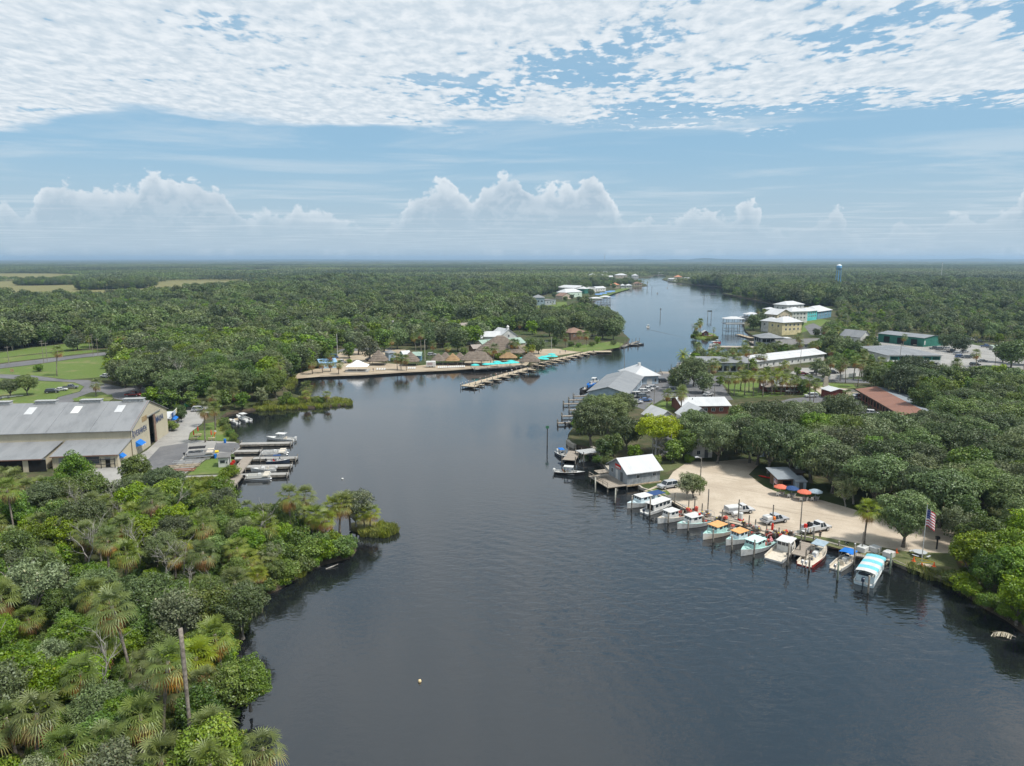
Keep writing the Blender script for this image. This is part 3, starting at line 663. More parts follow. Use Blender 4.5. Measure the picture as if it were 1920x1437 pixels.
def roof_mesh(W, D, h, kind, rh, ov, th=.14):
    b = MB(); x0, x1, y0, y1 = -ov, W+ov, -ov, D+ov
    if kind == 'gx':                       # ridge along x
        ym = D/2; s = rh/(D/2); e = h-s*ov
        for a, c in ((y0, ym), (ym, y1)):
            za, zc = (e, h+rh) if a == y0 else (h+rh, e)
            b.loft([[(x0, a, za), (x0, c, zc), (x0, c, zc+th), (x0, a, za+th)], [(x1, a, za), (x1, c, zc), (x1, c, zc+th), (x1, a, za+th)]])
    elif kind == 'gy':
        xm = W/2; s = rh/(W/2); e = h-s*ov
        for k, (a, c) in enumerate(((x0, xm), (xm, x1))):
            za, zc = (e, h+rh) if k == 0 else (h+rh, e)
            b.loft([[(a, y0, za), (c, y0, zc), (c, y0, zc+th), (a, y0, za+th)], [(a, y1, za), (c, y1, zc), (c, y1, zc+th), (a, y1, za+th)]], k)
    elif kind == 'hip':
        if W >= D: r = [(D/2*.95, D/2), (W-D/2*.95, D/2)]
        else: r = [(W/2, W/2*.95), (W/2, D-W/2*.95)]
        e = h-.12
        lo = [(x0, y0, e), (x1, y0, e), (x1, y1, e), (x0, y1, e)]; up = [(x, y, z+th) for x, y, z in lo]; R1, R2 = (*r[0], h+rh), (*r[1], h+rh)
        vs = lo+up+[R1, R2]; fs = [(0, 3, 2, 1), (0, 1, 5, 4), (1, 2, 6, 5), (2, 3, 7, 6), (3, 0, 4, 7)]
        fs += [(4, 5, 9, 8), (6, 7, 8, 9), (5, 6, 9), (7, 4, 8)] if W >= D else [(4, 5, 8), (5, 6, 9, 8), (6, 7, 9), (7, 4, 8, 9)]
        b.add(vs, fs)
    elif kind == 'shed':                   # low at the front
        b.loft([[(x0, y0, h), (x0, y1, h+rh), (x0, y1, h+rh+th), (x0, y0, h+th)], [(x1, y0, h), (x1, y1, h+rh), (x1, y1, h+rh+th), (x1, y0, h+th)]])
    else: b.box(x0, y0, h, x1, y1, h+max(th, rh))
    return b
def wall_mesh(W, D, h, kind, rh):
    b = MB()
    if kind == 'gx': b.loft([[(0, 0, -.5), (0, 0, h), (0, D/2, h+rh), (0, D, h), (0, D, -.5)], [(W, 0, -.5), (W, 0, h), (W, D/2, h+rh), (W, D, h), (W, D, -.5)]])
    elif kind == 'gy': b.loft([[(0, 0, -.5), (0, 0, h), (W/2, 0, h+rh), (W, 0, h), (W, 0, -.5)], [(0, D, -.5), (0, D, h), (W/2, D, h+rh), (W, D, h), (W, D, -.5)]])
    elif kind == 'shed': b.loft([[(0, 0, -.5), (0, 0, h), (0, D, h+rh), (0, D, -.5)], [(W, 0, -.5), (W, 0, h), (W, D, h+rh), (W, D, -.5)]])
    else: b.box(0, 0, -.5, W, D, h)
    return b
def house(name, label, A, B, D, h, roof, rh, wc, rc, wins=(), ov=.45, z=LAND, cat='building', back=None, W=None, rc2=None, foot=True, parent=None):
    """front wall base runs from photo pixel A (left) to B (right); D goes away from the camera. Or: A, back corner and W."""
    a = G(*A, z)
    if back: c = G(*back, z); D = (c-a).length; dv = (c-a).normalized(); rz = math.atan2(dv.y, dv.x)-math.pi/2
    else: c = G(*B, z); W = (c-a).length; rz = math.atan2(c.y-a.y, c.x-a.x)
    t = thing(name, label, cat, a, rz) if parent is None else parent
    wall_mesh(W, D, h-.02, roof, rh).build('wall', wallm(wc), t)
    ax = 0 if roof in ('gx', 'shed', 'hip', 'flat') else 1
    roof_mesh(W, D, h, roof, rh, ov).build('roof', [roofm(rc, ax), roofm(rc2 or rc, ax)], t)
    for q in wins:
        put_opening(t, q[0], q[1]*(W if q[0] in 'fb' else D), q[2], q[3], q[4], q[5] if len(q) > 5 else 'w', W, D)
    if foot:
        m = 1.0; Mx = Matrix.Rotation(rz, 2); FOOT.append([tuple(Vector(Mx @ Vector(p))+a.xy) for p in ((-m, -m), (W+m, -m), (W+m, D+m), (-m, D+m))])
    return t, W, D
def row(side, n, z, w_, h, k='w', a=.08, b=.92): return [(side, a+(b-a)*(i+.5)/n, z, w_, h, k) for i in range(n)]

# ---- boats ------------------------------------------------------------------
def hull_rings(L, B, H, bowh, dk, fore=.62, tr=.85, wl=-.3, fd=.06, n=13, fine=1.9):
    rings = []
    for i in range(n):
        u = i/(n-1); x = -L/2+L*u
        hb = B/2*(tr+(1-tr)*min(1, u/.35) if u < .35 else (1-max(0, (u-.45)/.55)**fine)); hb = max(hb, .03)
        s = H+(bowh-H)*u**2.2; flare = .95-.22*u
        x2 = x+(.0 if u < .98 else .10)
        zd = s-fd if u > fore else dk
        ib = max(.015, hb-.13); fl = max(.012, min(ib, hb*.9))
        kx = x-(.35*L*.18 if u > .95 else 0)
        rings.append([(x2, hb, s), (x, hb*flare, .06), (kx, hb*.06, wl), (kx, -hb*.06, wl), (x, -hb*flare, .06), (x2, -hb, s), (x, -ib, s+.01), (x, -fl, zd), (x, fl, zd), (x, ib, s+.01)])
    return rings
def loft_seg(b, rings, seg):
    n = len(rings[0]); vs = [p for r in rings for p in r]; o = len(b.v); b.v += vs
    for k in range(len(rings)-1):
        for i in range(n):
            j = (i+1) % n; b.f.append((o+k*n+i, o+k*n+j, o+(k+1)*n+j, o+(k+1)*n+i)); b.m.append(seg[i])
    b.f.append(tuple(o+i for i in range(n-1, -1, -1))); b.m.append(seg[0]); q = o+(len(rings)-1)*n; b.f.append(tuple(q+i for i in range(n))); b.m.append(seg[0])
def make_hull(t, L, B, H, bowh, dk, hm, dm, bm=None, **kw):
    b = MB(); loft_seg(b, hull_rings(L, B, H, bowh, dk, **kw), [0, 2, 2, 2, 0, 1, 1, 1, 1, 1]); b.build('hull', [hm, dm, bm or hm], t)
def outboard(t, x, y=0, z=.55, m=None, s=1.0):
    b = MB(); b.box(-.32*s, -.2*s, .1*s, .22*s, .2*s, .62*s, bev=.08*s); b.box(-.06*s, -.07*s, -.75*s, .1*s, .07*s, .1*s)
    b.build('outboard_motor', m or BLACK, t, loc=(x, y, z))
def panes(t, x, y, z, w_, h, rz, nm='window', tilt=0.0, m=None):
    b = MB(); b.box(-w_/2, -.02, -h/2, w_/2, .02, h/2); o = b.build(nm, m or GLASS, t, loc=(x, y, z)); o.rotation_euler = (tilt, 0, rz); return o
def boat_at(name, label, bow, stern, group=None, z=0.0, cat='boat'):
    a, c = G(*bow, z), G(*stern, z); m = (a+c)/2; t = thing(name, label, cat, m, math.atan2(a.y-c.y, a.x-c.x), group); return t, (a-c).length
def paintm(nm, c, rough=.35): return mat('paint_'+nm, c, rough, spec=.5, var=.13, scale=1.4)
GEL = paintm('gelcoat', (.60, .60, .585)); MINT = paintm('mint', (.40, .61, .57)); TANH = paintm('tan_hull', (.55, .46, .33)); ORANGEP = paintm('orange_buff', (.72, .36, .12)); PALEBLUE = paintm('pale_blue', (.60, .72, .76))
NAVY = paintm('navy', (.03, .045, .075)); REDP = paintm('red', (.42, .035, .03)); BLUEC = mat('blue_canvas', (.02, .16, .52), .8, spec=.2, var=.1); BLKC = mat('black_canvas', (.03, .03, .033), .85, spec=.1, var=.15); BEIGE = mat('beige_vinyl', (.58, .52, .43), .6, var=.1); TURQ = mat('turquoise_canvas', (.07, .52, .50), .8, spec=.2, var=.1)
CORAL = mat('coral_canvas', (.62, .16, .10), .8, spec=.2, var=.12); NAVYC = mat('navy_canvas', (.035, .075, .19), .8, spec=.2, var=.12); GRYC = mat('faded_blue_canvas', (.30, .38, .44), .85, spec=.2, var=.12); REDC = mat('red_canvas', (.55, .03, .02), .8, spec=.2); YELP = mat('yellow_plastic', (.75, .55, .02), .5)
TRAP = mat('trap_wire', (.17, .13, .10), .9, var=.5, scale=6); GEARR = mat('buoy_red', (.55, .09, .06), .6)
def crab_boat(label, bow, stern, hull, deck, cabin, roof, seed=0, gear=True, L=None):
    t, l = boat_at('crab_boat', label, bow, stern, 'work boats moored along the seawall'); L = L or l; rs = random.Random(seed)
    B = L*.33; make_hull(t, L, B, .75, 1.35, .25, hull, deck, mat('boot_top', (.25, .2, .15), .6), fore=.40)
    # wheelhouse with forward-raked windscreen
    x0, x1, w_ = -.06*L, .22*L, B*.36
    c = MB(); c.loft([[(x0, -w_, .8), (x1+.25, -w_*.92, .95), (x1+.25, w_*.92, .95), (x0, w_, .8)], [(x0, -w_, 1.45), (x1+.1, -w_*.92, 1.5), (x1+.1, w_*.92, 1.5), (x0, w_, 1.45)], [(x0, -w_*.95, 2.15), (x1-.2, -w_*.86, 2.2), (x1-.2, w_*.86, 2.2), (x0, w_*.95, 2.15)]]); c.build('wheelhouse', cabin, t)
    r_ = MB(); r_.box(x0-.35, -w_*1.06, 2.16, x1+.12, w_*1.06, 2.26, bev=.04); rf = r_.build('wheelhouse_roof', roof, t)
    for k in (-1, 0, 1): panes(t, x1-.035, k*w_*.56, 1.85, w_*.46, .5, math.pi/2, tilt=0).rotation_euler = (0, -.42, 0) if False else (-.42, 0, math.pi/2)
    for sg in (-1, 1):
        for k in range(2): panes(t, x0+.45+k*(x1-x0)*.42, sg*(w_*.965), 1.82, (x1-x0)*.30, .45, 0)
    tr = MB(); tr.tube([(x1+.6, -w_*.5, 1.25), (x1+.6, w_*.5, 1.25)], .03, 5); tr.tube([(-L*.46, -B*.36, 1.25), (-.1*L, -B*.42, 1.3)], .03, 5); tr.tube([(-L*.46, B*.36, 1.25), (-.1*L, B*.42, 1.3)], .03, 5)
    for sg in (-1, 1):
        for q in (.46, .3, .14): tr.tube([(-L*q, sg*B*.38, .7), (-L*q, sg*B*.38, 1.26)], .025, 5)
    tr.build('hand_rail', STEEL, t)
    hp = MB(); hp.box(x1+.75, -.3, 1.15, x1+1.25, .3, 1.30, bev=.03); hp.build('fore_hatch', cabin, t)
    if gear:                               # trap hauler boom and stacked wire traps aft
        b = MB(); b.tube([(-.15*L, B*.3, .3), (-.15*L, B*.3, 2.6), (-.30*L, B*.42, 3.0)], .05, 6); b.tube([(-.42*L, -B*.3, .3), (-.42*L, -B*.3, 2.3), (-.42*L, B*.3, 2.3), (-.42*L, B*.3, .3)], .04, 6); b.build('hauler_frame', STEEL, t)
        for k in range(rs.randint(5, 8)):
            x, y, z = -L*rs.uniform(.16, .42), rs.uniform(-B*.28, B*.28), .27+.48*rs.choice((0, 0, 1)); g = MB(); g.box(-.3, -.3, 0, .3, .3, .46); g.build('crab_trap', TRAP if k % 4 else GEARR, t, loc=(x, y, z), rz=rs.uniform(0, 1.5))
    return t, L, B
def console_boat(label, bow, stern, hull, deck=None, top=None, motors=1, name='motor_boat', group=None, motorm=None, L=None, seats=True, cush=None, z=0.0):
    t, l = boat_at(name, label, bow, stern, group, z); L = L or l; B = L*.32; deck = deck or GEL
    make_hull(t, L, B, .7, 1.05, .22, hull, deck, fore=.70)
    c = MB(); c.box(-.06*L, -.38, .22, .09*L, .38, 1.15, bev=.08); c.build('console', GEL, t)
    panes(t, .085*L, 0, 1.35, .72, .42, math.pi/2).rotation_euler = (-.35, 0, math.pi/2)
    if seats:
        s_ = MB(); s_.box(-.20*L, -.42, .22, -.13*L, .42, .75, bev=.06); s_.box(-.21*L, -.42, .75, -.195*L, .42, 1.15); s_.build('leaning_seat', cush or BEIGE, t)
        f_ = MB(); f_.box(.14*L, -.35, .22, .26*L, .35, .55, bev=.05); f_.build('bow_cushion', cush or BEIGE, t)
    if top:
        k = MB()
        for sx in (-.10*L, .07*L):
            for sy in (-1, 1): k.tube([(sx, sy*.42, .3), (sx*1.05, sy*.5, 2.05)], .025, 5)
        k.build('top_frame', ALU, t)['kind'] = 'stuff'
        r_ = MB(); r_.loft([[(-.19*L, -B*.33, 2.05), (.13*L, -B*.33, 2.05), (.13*L, B*.33, 2.05), (-.19*L, B*.33, 2.05)], [(-.19*L, -B*.30, 2.13), (.12*L, -B*.30, 2.13), (.12*L, B*.30, 2.13), (-.19*L, B*.30, 2.13)]]); r_.build('hard_top', top, t)
    for k in range(motors): outboard(t, -L/2-.12, (k-(motors-1)/2)*.62, .62, motorm)
    return t, L, B
def pontoon_boat(label, bow, stern, canopy=None, fence=None, z=0.0, group=None, cover=None, name='pontoon_boat', pods=True, cz=2.35, L=None):
    t, l = boat_at(name, label, bow, stern, group, z); L = L or l; B = L*.36
    for sg in (-1, 1):
        p = MB(); p.tube([(-L/2, sg*B*.36, .12), (L*.40, sg*B*.36, .12), (L*.47, sg*B*.36, .22), (L*.5, sg*B*.36, .36)], [.33, .33, .24, .04], 10); p.build('pontoon', ALU, t, True)
    d_ = MB(); d_.box(-L*.48, -B/2, .48, L*.46, B/2, .58); d_.build('deck', mat('deck_carpet', (.30, .29, .27), .95), t)
    f_ = MB()
    for a in ((-L*.40, -B*.47, L*.43, -B*.45), (-L*.40, B*.45, L*.43, B*.47), (L*.41, -B*.45, L*.43, -B*.15), (L*.41, B*.15, L*.43, B*.45), (-L*.40, -B*.45, -L*.385, B*.1)): f_.box(a[0], a[1], .60, a[2], a[3], 1.22)
    f_.build('fence_panel', fence or ALU, t)
    for q, (a, c) in enumerate(((-.36, -.14), (.16, .38), (.16, .38))):
        s_ = MB(); sy = (-1 if q < 2 else 1); s_.box(L*a, sy*B*.42, .58, L*c, sy*B*.22, 1.0, bev=.05) if sy > 0 else s_.box(L*a, -B*.42, .58, L*c, -B*.22, 1.0, bev=.05); s_.build('bench_seat', BEIGE, t)
    h = MB(); h.box(-.02*L, B*.08, .58, .08*L, B*.36, 1.35, bev=.05); h.build('helm', GEL, t)
    if canopy:
        k = MB()
        for sx in (-.32*L, .12*L):
            for sy in (-1, 1): k.tube([(-.1*L, sy*B*.45, 1.2), (sx, sy*B*.45, cz)], .025, 5)
        k.build('bimini_frame', ALU, t)
        r_ = MB(); r_.loft([[(x, -B*.48, cz), (x, -B*.25, cz+.14), (x, 0, cz+.19), (x, B*.25, cz+.14), (x, B*.48, cz), (x, B*.47, cz-.05), (x, 0, cz+.12), (x, -B*.47, cz-.05)] for x in (-.36*L, -.1*L, .16*L)]); r_.build('bimini_canopy', canopy, t)
    if cover:
        r_ = MB(); r_.loft([[(x, -B*.46, 1.24), (x, 0, 1.24+hh), (x, B*.46, 1.24)] for x, hh in ((-.38*L, .1), (-.05*L, .5), (.2*L, .35), (.42*L, .1))]); r_.build('mooring_cover', cover, t)
    outboard(t, -L*.5-.05, 0, .6); return t, L, B
# ---- vehicles ---------------------------------------------------------------
CARC = dict(white=(.56, .56, .56), silver=(.42, .43, .45), black=(.02, .02, .023), grey=(.13, .14, .15), red=(.30, .03, .03), blue=(.06, .12, .28), tan=(.40, .34, .26), green=(.05, .13, .09))
VM = {}
def car_parts(kind):
    if kind in VM: return VM[kind]
    L, W, Hh = dict(suv=(4.8, 1.9, 1.75), sedan=(4.7, 1.8, 1.42), pickup=(5.7, 1.98, 1.85), van=(5.4, 2.0, 2.2), work=(6.1, 2.05, 1.9))[kind]
    a, c = -L/2, L/2; w_ = W/2
    b = MB(); belt = .98 if kind != 'sedan' else .88; hood = belt-.02
    lo = .5 if kind in ('pickup', 'work') else .40; nose = .93 if kind in ('pickup', 'work', 'suv') else .84
    def ring(y, k, zt): return [(a*k, y, lo), (a*k, y, belt*zt), (c*k-.35, y, hood*zt), (c*k-.05, y, hood*zt*nose), (c*k, y, lo)]
    b.loft([ring(-w_*.93, .985, .93), ring(-w_, 1, .9), ring(-w_*.96, 1, 1), ring(w_*.96, 1, 1), ring(w_, 1, .9), ring(w_*.93, .985, .93)])
    gx = dict(suv=(a+.12, a+.45, c-1.75, c-1.15), sedan=(a+.75, a+1.35, c-1.95, c-1.25), pickup=(-.75, -.55, .75, 1.35), van=(a+.1, a+.25, c-1.2, c-.6), work=(.05, .2, 1.2, 1.75))[kind]
    gl = MB(); x0, x0t, x1t, x1 = gx
    gl.loft([[(x0, -w_*.93, belt), (x1, -w_*.93, belt), (x1, w_*.93, belt), (x0, w_*.93, belt)], [(x0t, -w_*.76, Hh-.07), (x1t, -w_*.76, Hh-.07), (x1t, w_*.76, Hh-.07), (x0t, w_*.76, Hh-.07)]])
    b.loft([[(x0t-.03, -w_*.79, Hh-.07), (x1t+.05, -w_*.79, Hh-.07), (x1t+.05, w_*.79, Hh-.07), (x0t-.03, w_*.79, Hh-.07)], [(x0t+.1, -w_*.70, Hh), (x1t-.08, -w_*.70, Hh), (x1t-.08, w_*.70, Hh), (x0t+.1, w_*.70, Hh)]])
    for sg in (-1, 1):                    # pillars
        for xb, xt in ((x0, x0t), ((x0+x1)/2, (x0t+x1t)/2), (x1, x1t)):
            b.loft([[(xb-.05, sg*w_*.945, belt), (xb+.05, sg*w_*.945, belt), (xb+.05, sg*w_*.9, belt), (xb-.05, sg*w_*.9, belt)], [(xt-.05, sg*w_*.775, Hh-.06), (xt+.05, sg*w_*.775, Hh-.06), (xt+.05, sg*w_*.72, Hh-.06), (xt-.05, sg*w_*.72, Hh-.06)]])
    wh = MB(); wh.lathe([(.0, -.11), (.34, -.12), (.40, -.08), (.40, .08), (.34, .12), (0, .11)], 12); wh.v = [(x, z, y) for x, y, z in wh.v]; wh.f = [f[::-1] for f in wh.f]
    ri = MB(); ri.lathe([(.0, -.135), (.23, -.135), (.23, .135), (0, .135)], 10); ri.v = [(x, z, y) for x, y, z in ri.v]; ri.f = [f[::-1] for f in ri.f]
    hl = MB(); hl.box(-.03, -.2, -.08, .03, .2, .08); bd = None
    if kind == 'pickup':
        bd = MB(); bd.box(a+.12, -w_*.82, belt-.01, -.85, w_*.82, belt+.012)
    VM[kind] = dict(body=b.mesh('body', WHITE), glass=gl.mesh('windows', GLASS), tyre=wh.mesh('tyre', BLACK), rim=ri.mesh('rim', ALU), lamp=hl.mesh('headlight', mat('lamp_glass', (.75, .77, .8), .15)), bed=bd.mesh('cargo_bed', BLKC) if bd else None, dims=(L, W, Hh, belt)); return VM[kind]
def car(kind, colr, px, py, hd, label, group=None, z=LAND+.05):
    P_ = car_parts(kind); L, W, Hh, belt = P_['dims']; p = G(px, py, z); t = thing('pickup_truck' if kind == 'pickup' else 'work_truck' if kind == 'work' else 'parked_car', label, 'truck' if kind in ('pickup', 'work') else 'car', p, R(hd), group)
    o = link('body', P_['body'], t); o.material_slots[0].link = 'OBJECT'; o.material_slots[0].material = mat('car_'+colr, CARC[colr], .28, .0, .6)
    link('windows', P_['glass'], t)
    if P_['bed']: link('cargo_bed', P_['bed'], t)
    for sx in (-L*.31, L*.31):
        for sy in (-1, 1): w_ = link('wheel', P_['tyre'], t, (sx, sy*(W/2-.06), .40)); link('rim', P_['rim'], w_)
    for sy in (-.62, .62): link('headlight', P_['lamp'], t, (L/2+.005, sy*W/2, .72))
    return t, L, W
# ---- docks, posts, poles ----------------------------------------------------
def strip_px(a, b, w_, z): A, B = G(*a, z), G(*b, z); return A, B
def dock(label, strips, z=.75, m=None, posts=True, post_h=1.0, capm=None, step=4.5, name='dock', group=None, pr=.13, skip_first=False, th=.16):
    A0 = G(*strips[0][0], z); t = thing(name, label, 'dock', (A0.x, A0.y, 0), 0, group); m = m or PLANKX
    for (a, b, w_) in strips:
        A, B = G(*a, z), G(*b, z); L = (B-A).length; rz = math.atan2(B.y-A.y, B.x-A.x); zz = z+.012*strips.index((a, b, w_))
        d_ = MB(); d_.box(0, -w_/2, -th, L, w_/2, 0); d_.build('deck', m, t, loc=(A.x-A0.x, A.y-A0.y, zz), rz=rz)
        e = MB(); e.box(0, -w_/2-.05, -th-.14, L, -w_/2+.0, -.03); e.box(0, w_/2, -th-.14, L, w_/2+.05, -.03); e.build('stringer', WOODP, t, loc=(A.x-A0.x, A.y-A0.y, zz), rz=rz)
        if posts:
            n = max(1, int(L/step)); u = Vector((math.cos(rz), math.sin(rz), 0)); v = Vector((-u.y, u.x, 0))
            for k in range(n+1):
                for sg in (-1, 1):
                    q = A-A0+u*(L*k/n*.985+.1)+v*sg*(w_/2+.16); link('post', post_mesh(post_h+z, pr, capm), t, (q.x, q.y, 0))
    return t
PM = {}
def post_mesh(h, r, capm=None):
    k = (round(h, 2), r, capm.name if capm else None)
    if k not in PM:
        b = MB(); b.lathe([(r, -1.2), (r, h), (r*.9, h+.02)], 8)
        if capm: b.lathe([(r*1.2, h+.02), (r*1.2, h+.06), (.01, h+.26)], 8, mi=1)
        PM[k] = b.mesh('post', [WOODP, capm or WOODP], False)
    return PM[k]
def piling(px, py, h, label, group='mooring pilings', r=.15, z=0.0, m=None, cap=None):
    p = G(px, py, z); b = MB(); lx, ly = rng.uniform(-.12, .12), rng.uniform(-.12, .12)
    b.tube([(0, 0, -1.4), (lx*.4, ly*.4, h*.4), (lx, ly, h)], [r*1.12, r, r*.94], 9); t = thing('mooring_piling', label, 'piling', p, 0, group); b.build('post', m or WOODP, t, True)
    c = MB(); c.lathe([(r*1.05, 0), (r*1.05, .05), (r*.3, .18 if cap else .09)], 9); c.build('cap', cap or mat('piling_top', (.42, .39, .34), .9), t, loc=(lx, ly, h))
    w_ = MB(); w_.lathe([(r*1.18, -.5), (r*1.18, .22)], 9, cap=False); w_.build('waterline_growth', mat('algae_dark', (.03, .032, .022), .8), t)
    return t
def utility_pole(px, py, h, label, arms=1, group='utility poles', lamp=None, r=.14, hd=0.0, m=None):
    p = G(px, py); t = thing('utility_pole', label, 'pole', p, hd, group); b = MB(); b.lathe([(r, -.4), (r*.72, h)], 8); b.build('pole', m or WOODP, t)
    for k in range(arms): a = MB(); a.box(-1.2, -.06, h-.75-k*1.1, 1.2, .06, h-.6-k*1.1); a.build('cross_arm', WOODP, t)
    if lamp: a = MB(); a.tube([(0, 0, h-.3), (lamp*.5, 0, h+.05), (lamp, 0, h+.1)], .05, 6); a.build('lamp_arm', STEEL, t); c = MB(); c.box(lamp-.35, -.14, h+.02, lamp+.35, .14, h+.16, bev=.04); c.build('lamp_head', ALU, t)
    return t
def wire(pts, label, sag=1.2, r=.022, name='power_line'):
    b = MB()
    for A, B in zip(pts[:-1], pts[1:]):
        n = 10; b.tube([A.lerp(B, i/n)-Vector((0, 0, 4*sag*(i/n)*(1-i/n))) for i in range(n+1)], r, 4)
    return tag(b.build(name, BLACK), label, 'cable', 'overhead power lines')
def umbrella(px, py, m, label, r=1.45, h=2.3, group='patio umbrellas', closed=False, z=LAND):
    p = G(px, py, z); t = thing('patio_umbrella', label, 'umbrella', p, rng.uniform(0, 1), group)
    b = MB(); b.lathe([(.03, 0), (.025, h+.05)], 6); b.lathe([(.28, 0), (.28, .07), (.05, .1)], 10); b.build('pole', STEEL, t)
    c = MB()
    if closed: c.lathe([(.05, h-1.5), (.17, h-1.2), (.14, h-.5), (.03, h+.15)], 8)
    else:
        c.lathe([(r, h-.55), (r*.55, h-.2), (.02, h)], 8, cap=False); c.lathe([(.02, h-.03), (r*.55, h-.23), (r, h-.58)], 8, cap=False)
        c.lathe([(r, h-.55), (r*1.0, h-.70)], 8, cap=False)
    c.build('canopy', m, t); return t
# ---- people: one continuous skin-grown body -------------------------------
PB = {}
def body_mesh(pose, shirt, pants, skin, hair):
    k = (pose, shirt, pants, hair)
    if k in PB: return PB[k]
    V = dict(pel=(0, 0, .95, .135), bel=(0, 0, 1.12, .13), che=(0, .01, 1.34, .155), nek=(0, 0, 1.50, .06), hd0=(0, .02, 1.60, .085), hd1=(0, .03, 1.70, .10))
    for s, q in (('l', -1), ('r', 1)):
        V.update({s+'sh': (q*.18, 0, 1.42, .07), s+'el': (q*.25, -.02, 1.16, .05), s+'wr': (q*.26, .10, .94, .037), s+'hn': (q*.26, .16, .87, .042), s+'hp': (q*.09, 0, .90, .105), s+'kn': (q*.11, .03, .50, .07), s+'an': (q*.11, 0, .09, .046), s+'to': (q*.12, .16, .04, .045)})
    if pose == 'sit':
        for s, q in (('l', -1), ('r', 1)): V.update({s+'kn': (q*.12, .42, .92, .075), s+'an': (q*.12, .46, .50, .05), s+'to': (q*.12, .60, .45, .045), s+'wr': (q*.2, .3, 1.0, .037), s+'hn': (q*.18, .38, .98, .042)})
    if pose == 'walk': V.update(lkn=(-.11, .18, .52, .07), lan=(-.11, .22, .1, .046), lto=(-.11, .36, .06, .045), ran=(.11, -.25, .12, .046), rto=(.11, -.12, .05, .045), rwr=(.27, .2, 1.0, .037), rhn=(.27, .27, .98, .042))
    E = [('pel', 'bel'), ('bel', 'che'), ('che', 'nek'), ('nek', 'hd0'), ('hd0', 'hd1')]
    for s in 'lr': E += [('che', s+'sh'), (s+'sh', s+'el'), (s+'el', s+'wr'), (s+'wr', s+'hn'), ('pel', s+'hp'), (s+'hp', s+'kn'), (s+'kn', s+'an'), (s+'an', s+'to')]
    nm = list(V); me = bpy.data.meshes.new('body'); me.from_pydata([V[n][:3] for n in nm], [(nm.index(a), nm.index(b)) for a, b in E], [])
    o = bpy.data.objects.new('tmp_body', me); col.objects.link(o); o.modifiers.new('s', 'SKIN'); sv = me.skin_vertices[0].data
    for i, n in enumerate(nm): sv[i].radius = (V[n][3], V[n][3]*(.8 if n in ('bel', 'che', 'pel') else 1)); sv[i].use_root = (n == 'pel')
    o.modifiers.new('u', 'SUBSURF').levels = 1
    dg = bpy.context.evaluated_depsgraph_get(); r_ = bpy.data.meshes.new_from_object(o.evaluated_get(dg)); bpy.data.objects.remove(o); r_.name = 'body'
    r_.materials.clear()
    for m in (skin, shirt, pants, hair, BLACK): r_.materials.append(m)
    zs = 0.0
    for f in r_.polygons:
        x, y, z = f.center; f.use_smooth = True
        legs = z < .98 and abs(x) < .21 or (pose == 'sit' and y > .12 and z < 1.0 and abs(x) < .17)
        f.material_index = 3 if z > 1.70 or (z > 1.58 and y < -.03) else 0 if z > 1.47 else (4 if z < .10 and pose != 'sit' else 0 if z < .45 and pose != 'sit' else 2) if legs else 1 if (abs(x) < .235 or z > 1.18) else 0
    PB[k] = r_; return r_
SKIN = mat('skin', (.45, .29, .21), .6); HAIR = mat('hair_dark', (.035, .025, .02), .7)
CL = dict(black=mat('cloth_black', (.02, .02, .022), .9), white=mat('cloth_white', (.6, .6, .58), .9), blue=mat('cloth_blue', (.06, .12, .28), .9), red=mat('cloth_red', (.4, .04, .04), .9), teal=mat('cloth_teal', (.05, .25, .25), .9), khaki=mat('cloth_khaki', (.32, .26, .17), .9))
def person(px, py, pose, shirt, pants, hd, label, z=LAND+.05, loc=None, group='people by the water'):
    p = G(px, py, z) if loc is None else loc
    o = link('person', body_mesh(pose, CL[shirt], CL[pants], SKIN, HAIR), None, p, R(hd)); return tag(o, label, 'person', group)
def thatch_roof(t, W, D, eave, top, ridge=.35, ov=.7, layers=6, seed=1):
    rs = random.Random(seed); b = MB(); n = 28
    def ring(u, dz=0, grow=0.0, jit=.0):
        out = []
        for k in range(n):
            a = 6.2832*k/n; c, s = math.cos(a), math.sin(a); q = (abs(c)**5+abs(s)**5)**(-1/5)
            hw = (W/2+ov)*(1-u)+W/2*ridge*u; hd_ = (D/2+ov)*(1-u)+D*.03*u
            z = eave+(top-eave)*(u**.92)+dz-rs.uniform(0, jit); out.append((c*q*(hw+grow), s*q*(hd_+grow), z))
        return out
    for i in range(layers):
        u0, u1 = i/layers, (i+1)/layers; b.loft([ring(u0, -.10, .10, .16), ring(u0, .10, .12, .05), ring(u1, .04)], 0, cap=(i == layers-1))
    b.loft([ring(0, -.08, .08), [(x*.1, y*.1, top-.6) for x, y, z in ring(.4)]], 0, cap=False)
    return b.build('thatch_roof', mat('palm_thatch', rough=.95, spec=.1, fn=m_speck((.20, .165, .135), (.14, .115, .095), (.26, .21, .165), .8, 5, .8)), t)
